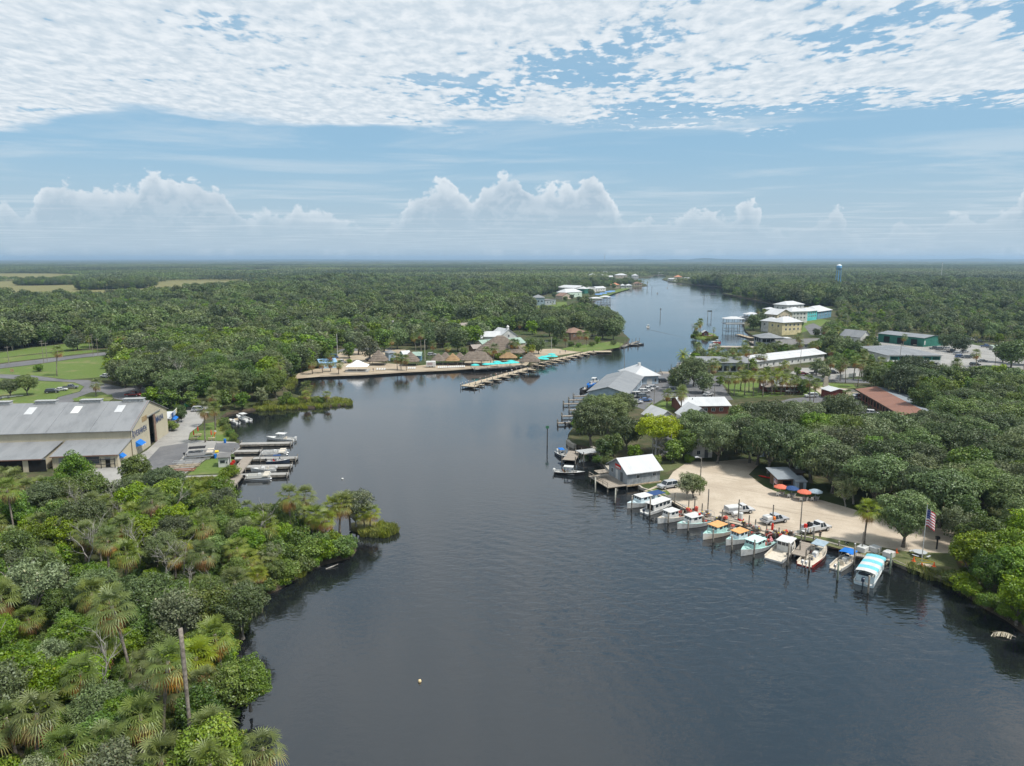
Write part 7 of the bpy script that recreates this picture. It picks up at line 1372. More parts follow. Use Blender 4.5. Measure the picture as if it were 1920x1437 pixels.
# ================================================================== far houses, towers, markers
FH = [('blue-grey house with pale roof at the far lawn', (998, 573), (1021, 573), 14, 8.5, 'hip', 3.2, 'bluegrey', 'pale'), ('dark screened pool cage beside the blue-grey house', (1022, 573), (1042, 571), 12, 5.5, 'flat', .3, 'grey', 'dgrey'), ('huge white warehouse on the far left bank', (1037, 548), (1078, 550), 45, 7.5, 'gx', 3.0, 'white', 'white'), ('pale green house with white hipped roof below the white warehouse', (1061, 559), (1091, 557), 16, 7.0, 'hip', 4.5, 'pgreen', 'white'), ('brown gabled house before the pale green one', (1055, 562), (1071, 561), 12, 4.5, 'gy', 3.5, 'tan', 'brown'), ('white house with hipped roof and turret beside the far road', (910, 580), (931, 580), 13, 5, 'hip', 3.4, 'white', 'white'),
      ('green-walled house right of the pale green one', (1096, 551), (1108, 550), 14, 7, 'hip', 3, 'green', 'white'), ('white house along the far left shore', (1102, 549), (1118, 548), 12, 5.5, 'gx', 2.5, 'white', 'white'), ('second white house along the far left shore', (1119, 547), (1136, 546), 12, 5, 'gx', 2.5, 'white', 'white'), ('terracotta roofed house on the far left shore', (1146, 541), (1162, 541), 14, 6, 'hip', 3.5, 'tan', 'orange'), ('white shore house right of the terracotta roof', (1164, 541), (1172, 541), 10, 5, 'hip', 2.5, 'white', 'white'), ('white boathouse roofs near the far bend', (1174, 541), (1185, 541), 12, 5, 'hip', 2.5, 'white', 'white'), ('brown thatched house at the far palms', (1188, 537), (1204, 537), 12, 5, 'hip', 3, 'tan', 'brown'),
      ('white house high on the far left reach', (1104, 522), (1121, 522), 20, 8, 'hip', 4, 'white', 'white'), ('second white house of the far left reach', (1123, 523), (1136, 523), 20, 7, 'hip', 4, 'white', 'white'), ('third white house of the far left reach', (1138, 524), (1149, 524), 16, 6, 'gx', 3, 'white', 'white'), ('fourth white house of the far left reach', (1154, 522), (1176, 522), 22, 8, 'hip', 4, 'tan', 'white'), ('white house near the end of the far left reach', (1186, 522), (1197, 522), 18, 7, 'hip', 4, 'white', 'white'), ('grey roof behind the far left reach', (1127, 517), (1144, 517), 24, 8, 'hip', 4, 'grey', 'grey'), ('white house on the far wooded bank', (1234, 515.5), (1244, 515.5), 20, 6, 'gx', 3, 'white', 'white'), ('red-brown roof among the first far white houses', (1096, 527), (1104, 527), 14, 6, 'hip', 3, 'tan', 'orange'),
      ('orange-roofed house on the far right bank', (1266, 525), (1279, 525), 18, 7, 'hip', 4.5, 'tan', 'orange'), ('white boathouse left of the orange-roofed house', (1252, 527), (1265, 527.5), 12, 4.5, 'gx', 2, 'white', 'white'), ('small white roof right of the orange-roofed house', (1281, 525), (1291, 526), 10, 4, 'gx', 2, 'white', 'white'), ('pinkish roof in the woods of the far right bank', (1344, 527), (1358, 527), 16, 9, 'hip', 4, 'tan', 'orange')]
for l, a, c, D, h, rf, rh, wc, rc in FH: house('far_house', l, a, c, D, h, rf, rh, wc, rc, row('f', 3, h*.55, 1.6, 1.6, 'g'), cat='house')
boathouse('tan-roofed stilt boathouse off the far lawn', 1117, 569, 14, 10, 6.0); boathouse('second stilt boathouse off the far lawn', 1135, 566, 12, 9, 6.0)
for k, (x, y) in enumerate(((1122, 557), (1131, 555), (1140, 552), (1147, 551))):
    p = G(x, y, 0); t = thing('boat_lift_cover', '%s blue boat lift cover on the far left shore' % ORD[k], 'boat lift', p, 0, 'blue boat lift covers'); b = MB(); b.loft([[(-5, -4, 3.0), (5, -4, 3.0), (5, 4, 3.0), (-5, 4, 3.0)], [(-4.5, -.3, 4.6), (4.5, -.3, 4.6), (4.5, .3, 4.6), (-4.5, .3, 4.6)]]); b.build('cover', mat('cover_blue', (.12, .24, .46), .7, var=.1), t)
    for sx in (-4.6, 4.6):
        for sy in (-3.6, 3.6): link('post', post_mesh(3.0, .15), t, (sx, sy, 0))
dock('grey docks below the far blue-grey house', [((1012, 580), (1060, 580), 2.5), ((1030, 584), (1062, 584), 2.5), ((1062, 580), (1085, 580), 1.5)], .9, WOODP, name='dock', post_h=1.5, step=9)
p = G(1571, 532); t = thing('water_tower', 'pale blue water tower above the far right woods', 'tower', (p.x*1.0, p.y, LAND), 0); s = p.y/1330; dT = 1340/p.y; t.location = (p.x*dT, 1340, LAND); WB = mat('tower_blue', (.10, .32, .58), .5, var=.08)
b = MB(); b.lathe([(.6, 30), (3.5, 31.2), (4.7, 33.5), (4.9, 36), (4.6, 38), (2.8, 39.8), (.2, 40.6)], 20); b.build('tank', WB, t, True); b = MB(); b.lathe([(1.0, 0), (.8, 31)], 10); b.build('riser', WB, t)
for k in range(6): a = k*1.047; b = MB(); b.tube([(math.cos(a)*5.2, math.sin(a)*5.2, 0), (math.cos(a)*4.2, math.sin(a)*4.2, 34)], .35, 6); b.build('leg', WB, t)
b = MB(); b.lathe([(4.95, 33.6), (5.6, 33.6), (5.6, 33.9), (4.95, 33.9)], 20); b.build('walkway', WHITE, t)
b = MB(); b.lathe([(4.65, 38), (2.85, 39.85), (.2, 40.75)], 20); b.build('tank_top', mat('tower_white', (.65, .72, .78), .5), t)
p = G(1764, 526); t = thing('radio_mast', 'slim white mast above the far right woods', 'mast', p); b = MB(); b.lathe([(.7, 0), (.35, 42)], 8); b.build('mast', WHITE, t); b = MB(); b.lathe([(.8, 41), (.8, 43)], 8); b.build('head', STEEL, t)
p = Vector((171*4.5, 1330*4.5, LAND)); t = thing('radio_mast', 'distant lattice tower breaking the horizon above the river', 'mast', p); b = MB(); b.tube([(-3, 0, 0), (-.5, 0, 95)], .8, 4); b.tube([(3, 0, 0), (.5, 0, 95)], .8, 4)
for k in range(12): z = k*8; b.tube([(-3+k*.21, 0, z), (3-(k+1)*.21, 0, z+8)], .4, 4)
b.build('lattice', STEEL, t); b = MB(); b.box(-2, -1, 84, 2, 1, 90); b.build('antenna_array', STEEL, t)
for k, (x, y, h) in enumerate(((1238, 594, 7.5), (1107, 592, 7.0), (1330, 597, 7), (1320, 562, 6), (1314, 548, 6), (1222, 546, 6.5))):
    p = G(x, y, 0); t = thing('channel_marker', ('dark channel marker left of midriver in the wide reach', 'square channel gate marker off the cove', 'square gate marker right of midriver', 'small far channel marker near the right woods', 'farther small channel marker near the right woods', 'far channel marker below the bend')[k], 'marker', p, 0, 'channel markers'); b = MB()
    if k in (1, 2):
        for sx in (-1.6, 1.6): b.lathe([(.22, -1), (.2, h)], 7, (sx, 0, 0))
    else: b.lathe([(.25, -1), (.22, h)], 7)
    b.build('post', WOODP, t); c = MB(); c.box(-.6 if k not in (1, 2) else -2, -.15, h-1.3, .6 if k not in (1, 2) else 2, -.1, h-.2); c.build('day_board', mat('marker_dark', (.08, .1, .1), .7), t)
# boats under way with their wakes
def wake(t, L, n, w0, w1, length, h):
    pass
for k, (bx, by, sx, sy, l) in enumerate(((1215, 612, 1215, 617, 'white motor boat heading upriver in midstream'), (1233, 549.5, 1232, 552, 'small dark boat far upriver'), (1251, 539.6, 1251, 541, 'tiny boat near the far bend'))): console_boat(l, (bx, by), (sx, sy), (GEL, NAVY, NAVY)[k], GEL, (WHITE, BLKC, WHITE)[k], 1, L=(8, 7, 7)[k], group='boats under way')
pontoon_boat('dark pontoon boat moored off the far right woods', (1343, 552), (1332, 552), BLKC, BLKC, L=9)
bW = MB(); a0 = G(1215, 618, 0)
for dirx, ln in ((-1, 34), (1, 80)):
    n = 26; P0 = a0; P1 = G(1188, 634, 0) if dirx < 0 else G(1288, 634, 0)
    for row_ in range(2):
        off = Vector((0, -3.2*row_, 0)); rings = []
        for i in range(n+1):
            u = i/n; q = P0.lerp(P1, u)+off*min(1, u*3); wd, hh = .5+1.3*u, .10*(1-u*.75); nn = Vector((0, 1, 0)); rings.append([(q.x, q.y-wd, -.02), (q.x, q.y-wd*.3, hh), (q.x, q.y+wd*.3, hh*.8), (q.x, q.y+wd, -.02)])
        bW.loft(rings, 0, cap=False, close=False)
bW.f = [f[::-1] for f in bW.f]
tag(bW.build('boat_wake', M_WATER, smooth=True), 'spreading wake behind the midstream motor boat', None, None, 'stuff')
# ================================================================== woodland beyond the named trees
# low-detail trees for the mass of the woods, each also standing once as a tree of its own
def far_proto(seed, kind):
    if kind == 'palm':
        b, top = palm_trunk(seed, 6.5, .2, .6); V, T_, Vd, Td = palm_crown(seed, 18, 2.3, 5, 7)
        V = np.concatenate([V, Vd])+np.array(top); T_ = np.concatenate([T_, np.full(len(Td), .97)])
        return leaf_mesh('cabbage_palm', V, T_, [L_PALM, M_PALMBARK], (b.v, b.f))
    lm, H, Rc, nl, nc, cs, base = dict(oak=(L_OAK, 10.5, 5.0, 22, 3400, .35, .12), mid=(L_MID, 9.0, 4.0, 18, 2600, .32, .08), grey=(L_GRY, 9.0, 4.0, 18, 2000, .31, .12),
                                       bright=(L_BRI, 7.5, 3.6, 16, 2000, .31, .06), shrub=(L_MID, 4.0, 3.0, 10, 700, .34, .0))[kind]
    L, V, T_ = make_crown(seed, H, Rc, nl, nc, cs, base, .8)
    b = MB(); b.tube([(0, 0, -.3), (.2, .1, H*.35), (0, 0, H*.6)], [.3, .22, .1], 6)
    return leaf_mesh('tree', V, T_, [lm, M_BARK], (b.v, b.f))
def gn_scatter(name, pts, idx, rot, scl, protos, label):
    me = bpy.data.meshes.new(name); me.vertices.add(len(pts)); me.vertices.foreach_set('co', np.asarray(pts, np.float32).ravel())
    for nm, ty, v in (('idx', 'INT', idx), ('rotz', 'FLOAT', rot), ('scl', 'FLOAT', scl)):
        a = me.attributes.new(nm, ty, 'POINT'); a.data.foreach_set('value', np.asarray(v, np.int32 if ty == 'INT' else np.float32))
    o = link(name, me); tag(o, label, None, None, 'stuff')
    ng = bpy.data.node_groups.new(name, 'GeometryNodeTree'); t = NT(ng)
    ng.interface.new_socket('Geometry', in_out='INPUT', socket_type='NodeSocketGeometry'); ng.interface.new_socket('Geometry', in_out='OUTPUT', socket_type='NodeSocketGeometry')
    gi = t.n.new('NodeGroupInput'); go = t.n.new('NodeGroupOutput'); j = t.n.new('GeometryNodeJoinGeometry')
    ai = t.new('GeometryNodeInputNamedAttribute', {'Name': 'idx'}, data_type='INT').outputs[0]
    ar = t.new('GeometryNodeInputNamedAttribute', {'Name': 'rotz'}, data_type='FLOAT').outputs[0]
    as_ = t.new('GeometryNodeInputNamedAttribute', {'Name': 'scl'}, data_type='FLOAT').outputs[0]
    rv = t.new('ShaderNodeCombineXYZ', {2: ar}).outputs[0]
    for k, p in enumerate(protos):
        oi = t.new('GeometryNodeObjectInfo', {'Object': p, 'As Instance': True}, transform_space='ORIGINAL')
        cmp_ = t.n.new('FunctionNodeCompare'); cmp_.data_type = 'INT'; cmp_.operation = 'EQUAL'; t.l.new(ai, cmp_.inputs[2]); cmp_.inputs[3].default_value = k
        ip = t.n.new('GeometryNodeInstanceOnPoints'); t.l.new(gi.outputs[0], ip.inputs['Points']); t.l.new(cmp_.outputs[0], ip.inputs['Selection'])
        t.l.new(oi.outputs['Geometry'], ip.inputs['Instance']); t.l.new(rv, ip.inputs['Rotation']); t.l.new(as_, ip.inputs['Scale'])
        t.l.new(ip.outputs[0], j.inputs[0])
    t.l.new(j.outputs[0], go.inputs[0])
    mo = o.modifiers.new('scatter', 'NODES'); mo.node_group = ng; return o
WATER_PX = LEFT_SHORE+RIGHT_SHORE
def scatter_pts(step, d0, d1, half, jitter=.45):
    xs = []
    ys = np.arange(d0, d1, step)
    for y in ys:
        m_ = y*math.tan(half)+60; x = np.arange(-m_, m_, step); xs.append(np.stack([x, np.full_like(x, y)], 1))
    a = np.concatenate(xs); a += nr.uniform(-jitter, jitter, a.shape)*step; return a
def land_mask(a, grow=0.0):
    q = projN(a, 0.0); wpoly = [(330, 6000)]+WATER_PX+[(2400, 6000)]
    ok = ~inpoly(q, wpoly); q = projN(a)
    for P_ in OPEN: ok &= ~inpoly(q, P_)
    isl = (np.sin(a[:, 0]/130+1)+np.sin(a[:, 1]/210)+np.sin((a[:, 0]*.7+a[:, 1])/95)+np.sin((a[:, 0]-a[:, 1]*.6)/60)) > 2.1
    for P_ in MARSHES: ok &= ~inpoly(q, P_) | isl
    for F_ in FOOT: ok &= ~inpoly(a, F_)
    return ok, q
def lowfreq(a, s, ph):
    x, y = a[:, 0]/s, a[:, 1]/s
    return np.sin(x*1.3+ph)+np.sin(y*1.7+ph*2.1)+np.sin((x+y)*.9+ph*.7)+np.sin((x-1.6*y)*.6+ph*3.3)
# ================================================================== where the trees stand
def grove(poly, space, kinds, hs, cluster, seed, maxn=400, own=True):
    rs = random.Random(seed); W_ = [G(x, y) for x, y in poly]; x0, x1 = min(p.x for p in W_), max(p.x for p in W_); y0, y1 = min(p.y for p in W_), max(p.y for p in W_)
    ks, ws = zip(*kinds); have = [(t[1], t[2]) for t in TREES]; n = 0
    cand = np.array([(rs.uniform(x0, x1), rs.uniform(y0, y1)) for _ in range(9000)])
    q = projN(cand); ok = inpoly(q, poly)
    lm, _ = land_mask(cand); ok &= lm
    wp = [(p.x, p.y) for p in W_]
    for (x, y) in cand[ok]:
        sp = space*rs.uniform(.8, 1.25)
        if any(abs(a-x) < sp and abs(b-y) < sp and (a-x)**2+(b-y)**2 < sp*sp for a, b in have): continue
        k = rs.choices(ks, ws)[0]; h = rs.uniform(*hs)*(1.0 if 'palm' not in k else 1.0); have.append((x, y))
        if k == 'oak': h *= 1.05
        if k.startswith('shrub'): h = rs.uniform(2, 3.4)
        TREES.append((k, x, y, LAND, h, cluster, None)); n += 1
        if n >= maxn: break
# --- the jungle in the near left corner
J = 'in the near left jungle'
for a in [('deadpalm', 364, 1452, 15.5), ('palm', 309, 1405, 11.5), ('palm', 247, 1290, 12.5), ('palm', 417, 1275, 7.6), ('palm', 407, 1445, 6.8), ('palm', 505, 1475, 5.6),
          ('palm', 72, 1450, 8.0), ('palm', 140, 1490, 7.0), ('palm', 268, 1445, 7.4), ('palm', 205, 1480, 6.2), ('palm', 300, 1520, 7.0), ('palm', 395, 1345, 6.0), ('palm', 335, 1360, 6.4),
          ('palm', 30, 1420, 6.0), ('palm', 5, 1200, 8.0), ('palm', 175, 1190, 7.4), ('palm', 206, 1090, 8.5), ('palm', 238, 1105, 7.5), ('palm', 286, 1015, 9.5), ('palm', 388, 1090, 6.4), ('palm', 88, 965, 7.5), ('palm', 60, 965, 7.0),
          ('palm', 28, 1010, 11.0), ('palm', 12, 950, 8.0), ('palm', 40, 952, 8.0), ('palm', 110, 1005, 6.0), ('palm', 75, 1030, 6.5), ('palm', 196, 985, 5.6), ('palm', 185, 1040, 6.0), ('palm', 345, 1060, 6.0), ('palm', 330, 1085, 5.5),
          ('snag', 160, 1085, 8.5), ('snag', 265, 1075, 8.0), ('snag', 40, 1150, 8.5), ('snag', 10, 1260, 9.0), ('snag', 225, 1340, 8.5), ('snag', 345, 1085, 7.0), ('snag', 330, 990, 7),
          ('oak', 455, 1195, 7.8), ('mid', 400, 1180, 7.5), ('bright', 95, 1360, 7.5), ('bright', 155, 1330, 7.2), ('bright', 40, 1330, 7.5), ('mid', 445, 1340, 6.8), ('mid', 470, 1330, 6.2), ('grey', 340, 1215, 8.5), ('grey', 70, 1165, 9.5),
          ('mid', 145, 925, 9.5), ('mid', 110, 945, 7), ('mid', 175, 955, 8), ('bright', 258, 925, 9.0), ('grey', 315, 940, 7.5), ('bright', 322, 1015, 7.5), ('mid', 300, 985, 7), ('mid', 390, 985, 7.0), ('mid', 430, 1000, 7.2), ('bright', 410, 1030, 7.0), ('mid', 460, 1020, 6.8), ('mid', 350, 975, 6.2)]: T(*a, J)
JP = [(-160, 1750), (420, 1750), (438, 1437), (428, 1370), (434, 1290), (428, 1240), (440, 1200), (452, 1150), (480, 1122), (530, 1098), (540, 1000), (500, 988), (430, 972), (380, 945), (330, 940), (180, 950), (60, 955), (-160, 985)]
grove(JP, 3.7, [('mid', 4), ('bright', 2.0), ('grey', 1.3), ('palm', 1.8), ('palmb', .5), ('oak', 1.0), ('snag', 1.1)], (4.2, 8.6), J, 5)
# --- peninsula running out into the river
PN = 'on the left bank peninsula'
for a in [('palm', 546, 1020, 11.0), ('palm', 571, 988, 7.8), ('palmb', 598, 1015, 6.5), ('palmb', 586, 1010, 6.0), ('palmb', 612, 1020, 6.0), ('palmb', 637, 1000, 7.5), ('palmb', 622, 1000, 6.8), ('shrub', 580, 1052, 4.0), ('shrubb', 610, 1048, 3.8), ('shrub', 640, 1042, 3.4),
          ('shrub', 560, 1030, 4.2), ('shrubb', 520, 1060, 4.4), ('mid', 500, 1045, 5.4), ('bright', 530, 1030, 5.4), ('palmb', 500, 1090, 3.8), ('palmb', 480, 1110, 3.8), ('mid', 545, 1070, 4.4), ('bright', 505, 1075, 5.2), ('palmb', 470, 1090, 5.0), ('palm', 525, 1018, 4.8), ('mid', 470, 1055, 6.5),
          ('shrub', 655, 1030, 2.6), ('shrub', 595, 1035, 3.6), ('mid', 560, 1012, 5), ('shrubb', 625, 1028, 3.2), ('shrub', 540, 1085, 3.0)]: T(*a, PN)
IS = 'on the tiny islet off the peninsula'
for a in [('grey', 668, 990, 8.0), ('palmb', 684, 993, 4.4), ('palmb', 694, 994, 4.8), ('palmb', 657, 992, 7.0)]: T(*a, IS, None, .5)
def bank_shrubs(line, step, off, cl, seed):
    rs = random.Random(seed)
    for a, c in zip(line[:-1], line[1:]):
        A, C = G(*a, 0), G(*c, 0); L = (C-A).length; n = max(1, int(L/step)); d = (C-A).normalized(); nn = Vector((-d.y, d.x, 0))*off
        for k in range(n): p = A.lerp(C, (k+rs.random()*.8)/n)+nn*rs.uniform(-.3, .9); TREES.append((rs.choice(('shrub', 'shrub', 'shrubb')), p.x, p.y, .15, rs.uniform(1.8, 3.4), cl, None))
bank_shrubs([(440, 1437), (432, 1400), (428, 1370), (440, 1300), (430, 1240), (440, 1215), (450, 1180), (455, 1145), (470, 1128), (520, 1105), (570, 1074), (605, 1058), (655, 1046), (664, 1032)], 1.9, 1.0, PN, 3)
bank_shrubs([(1787, 1097), (1809, 1113), (1847, 1139), (1892, 1164), (1935, 1195)], 2.6, 1.0, 'along the near right waterline', 4)
# --- woods between marina and resort
B_ = 'in the woods behind the marina'
for a in [('oak', 262, 742, 14), ('oak', 235, 728, 12), ('oak', 300, 735, 15), ('oak', 330, 728, 15), ('bright', 345, 700, 14), ('mid', 385, 730, 13), ('mid', 420, 735, 11), ('bright', 290, 765, 8), ('bright', 322, 768, 8), ('bright', 240, 700, 12), ('bright', 480, 735, 10), ('grey', 450, 745, 9), ('snag', 348, 735, 12),
          ('palm', 372, 745, 8), ('mid', 360, 768, 7), ('bright', 415, 770, 8.0), ('palm', 440, 765, 7), ('grey', 490, 762, 7), ('palm', 405, 800, 12), ('mid', 455, 768, 6.5), ('mid', 510, 740, 8), ('mid', 530, 762, 4), ('shrub', 337, 775, 3)]: T(*a, B_)
grove([(215, 738), (268, 752), (335, 772), (392, 772), (430, 772), (525, 766), (532, 728), (530, 716), (590, 690), (618, 672), (622, 655), (560, 642), (400, 642), (225, 655), (210, 700)], 6.5,
      [('oak', 4), ('mid', 3.5), ('bright', 1.6), ('grey', 1.2), ('palm', .8)], (9.5, 13.5), B_, 6)
MS = 'on the reedy spit below the resort'
for a in [('palmb', 575, 757, 4.5), ('palm', 573, 752, 7.0), ('shrub', 590, 757, 2.5), ('palmb', 613, 757, 4.2), ('shrub', 550, 760, 3.0), ('mid', 540, 758, 5.0), ('shrub', 604, 757, 2.4)]: T(*a, MS)
# --- marina grounds
MG = 'on the marina grounds'
T('palm', 180, 744, 6.6, MG, 'lone cabbage palm on the oval lawn behind the warehouse')
T('palm', 107, 706, 13.0, MG, 'tall slim palm on the roadside lawn beside the power poles')
T('oak', 52, 742, 8.2, MG, 'low spreading oak beside the three cars parked on grass'); T('oak', 20, 745, 7.0, MG, 'oak half cut by the left edge beside the boat trailers')
T('shrub', 74, 697, 3.6, MG, 'round shrub at the foot of the roadside power poles'); T('palm', 385, 830, 11.5, MG, 'tall palm on the picnic lawn above the red umbrellas')
T('palm', 404, 806, 8.5, MG, 'shaggy palm at the water edge by the small sandy dock'); T('shrub', 322, 808, 3.2, MG, 'shrub in the bed beside the blue awning shop'); T('mid', 340, 792, 5.5, MG, 'small tree between the white sign shop and the concrete drive')
T('shrubb', 432, 896, 3.2, MG, 'shrub on the bank below the dock lawn')
for i, (x, y) in enumerate([(418, 800), (426, 808), (432, 818), (438, 826), (422, 795)]): T('shrub', x, y, 2.2, MG, None)
# --- resort
D_ = 'around the beach resort'
for a in [('mid', 655, 672, 9), ('grey', 672, 666, 13), ('grey', 695, 678, 13), ('mid', 720, 660, 14), ('oak', 745, 655, 13), ('palm', 733, 668, 10), ('palm', 745, 694, 7.5), ('palm', 752, 694, 7), ('palm', 762, 695, 7), ('palm', 840, 672, 7.5), ('palm', 812, 672, 9), ('palm', 790, 668, 14), ('palm', 780, 664, 11),
          ('palm', 635, 702, 6), ('palm', 620, 697, 5), ('palm', 605, 700, 6), ('palm', 618, 690, 8), ('oak', 800, 655, 13), ('oak', 830, 652, 13), ('oak', 858, 660, 14), ('mid', 870, 672, 6), ('oak', 790, 640, 12), ('palm', 925, 684, 10), ('palm', 962, 672, 10), ('palm', 970, 672, 9.5), ('palm', 915, 678, 7),
          ('oak', 1010, 664, 9), ('mid', 995, 660, 8), ('palmb', 945, 676, 5), ('shrubb', 935, 674, 3.5), ('palmb', 985, 670, 5.5), ('mid', 1040, 650, 6), ('palm', 1060, 652, 8), ('palm', 1085, 650, 9), ('palm', 1100, 648, 8), ('shrub', 1070, 650, 3), ('shrub', 1110, 650, 3), ('mid', 1120, 645, 5), ('shrub', 970, 676, 3), ('shrub', 905, 670, 3.5),
          ('bright', 998, 628, 10.5), ('oak', 1045, 640, 13), ('oak', 1030, 632, 14), ('oak', 1110, 632, 14), ('oak', 1130, 636, 14), ('oak', 1150, 638, 14.5), ('oak', 1140, 630, 15), ('shrub', 1150, 647, 3), ('oak', 990, 615, 17), ('oak', 955, 612, 16), ('shrub', 1085, 652, 3), ('palm', 974, 625, 8),
          ('shrubb', 655, 681, 2.2), ('shrub', 735, 678, 2.0), ('shrubb', 722, 679, 2.0), ('palm', 586, 702, 7)]: T(*a, D_)
grove([(600, 662), (640, 652), (760, 648), (860, 652), (905, 646), (898, 634), (940, 622), (1005, 618), (1000, 606), (800, 604), (560, 625), (560, 645)], 8.0, [('oak', 4), ('mid', 3), ('bright', 1.2), ('grey', 1.2), ('palm', 1.2)], (9, 13), D_, 7)
grove([(985, 622), (1060, 622), (1110, 616), (1150, 615), (1160, 625), (1140, 600), (1085, 592), (1020, 598)], 9.0, [('oak', 4), ('mid', 2), ('palm', .8)], (10, 13), D_, 8)
# --- right bank between docks and boat shack
C_ = 'between the grey boat sheds and the boat shack'
T('lime', 1228, 858, 12.0, C_, 'vivid yellow-green tree with pale bare limbs behind the boat shack'); T('lime', 1252, 850, 9.0, C_, 'smaller lime-green tree touching the vivid yellow-green one')
for a in [('oak', 1108, 836, 12.5), ('oak', 1140, 812, 11.5), ('oak', 1120, 800, 10.5), ('oak', 1165, 790, 9.5), ('mid', 1150, 858, 7.0), ('mid', 1132, 862, 6), ('oak', 1175, 845, 9.5), ('mid', 1190, 866, 5), ('feather', 1218, 790, 5.5), ('feather', 1135, 778, 6.0), ('palm', 1250, 763, 6.0), ('palm', 1277, 782, 9.5), ('mid', 1262, 868, 6.5),
          ('mid', 1285, 862, 8), ('oak', 1345, 869, 11.0), ('oak', 1312, 850, 11), ('oak', 1300, 830, 9.5), ('oak', 1380, 850, 11), ('shrub', 1205, 872, 2.4), ('shrub', 1170, 880, 2.6), ('shrub', 1230, 872, 2.6), ('shrub', 1120, 868, 2.0), ('oak', 1405, 868, 12), ('mid', 1270, 836, 8), ('shrub', 1138, 872, 2.4), ('shrub', 1290, 868, 2.2), ('mid', 1088, 815, 7), ('mid', 1095, 800, 6)]: T(*a, C_)
T('grey', 1288, 936, 6.2, C_, 'small leaning tree at the edge of the sand lot'); T('oak', 1300, 934, 5.2, C_, 'low leafy tree beside the leaning one by the light pole')
# --- oaks behind the sand lot
F_ = 'in the oak wood behind the sand lot'
for a in [('oak', 1440, 888, 13.0), ('oak', 1478, 893, 13), ('oak', 1420, 872, 12), ('oak', 1520, 905, 12), ('oak', 1560, 925, 11.5), ('grey', 1600, 945, 10), ('oak', 1640, 955, 12), ('grey', 1585, 950, 7), ('oak', 1720, 975, 11), ('oak', 1760, 990, 12), ('mid', 1700, 965, 9), ('grey', 1775, 985, 9), ('mid', 1800, 1010, 9)]: T(*a, F_)
T('oak', 1693, 1026, 10.5, F_, 'dark tree with a thick trunk on the grass strip left of the flagpole'); T('palmb', 1620, 1020, 8.2, F_, 'lone cabbage palm on the grass strip behind the moored boats')
grove([(1400, 862), (1420, 866), (1400, 890), (1430, 906), (1520, 926), (1590, 944), (1640, 960), (1740, 972), (1800, 992), (1960, 1060), (2200, 1150), (2200, 760), (1800, 800), (1720, 850), (1660, 846), (1560, 818), (1480, 815), (1410, 832), (1370, 850)], 6.6,
      [('oak', 6), ('mid', 1.6), ('grey', 1.4), ('bright', .5)], (9.0, 12.5), F_, 9)
RB = 'on the near right bank'
for a in [('bright', 1822, 1085, 8.5), ('mid', 1850, 1115, 7), ('bright', 1895, 1120, 8.5), ('bright', 1925, 1060, 10), ('mid', 1875, 1075, 8), ('bright', 1905, 1168, 7), ('palmb', 1808, 1075, 4), ('shrub', 1800, 1098, 2.2), ('shrub', 1820, 1118, 2.4), ('shrub', 1850, 1140, 2.4), ('mid', 1960, 1170, 8), ('bright', 1940, 1130, 9), ('grey', 1790, 1030, 8), ('shrub', 1888, 1160, 2.0), ('shrub', 1780, 1094, 1.6), ('mid', 1990, 1220, 7), ('mid', 1840, 1060, 9)]: T(*a, RB)
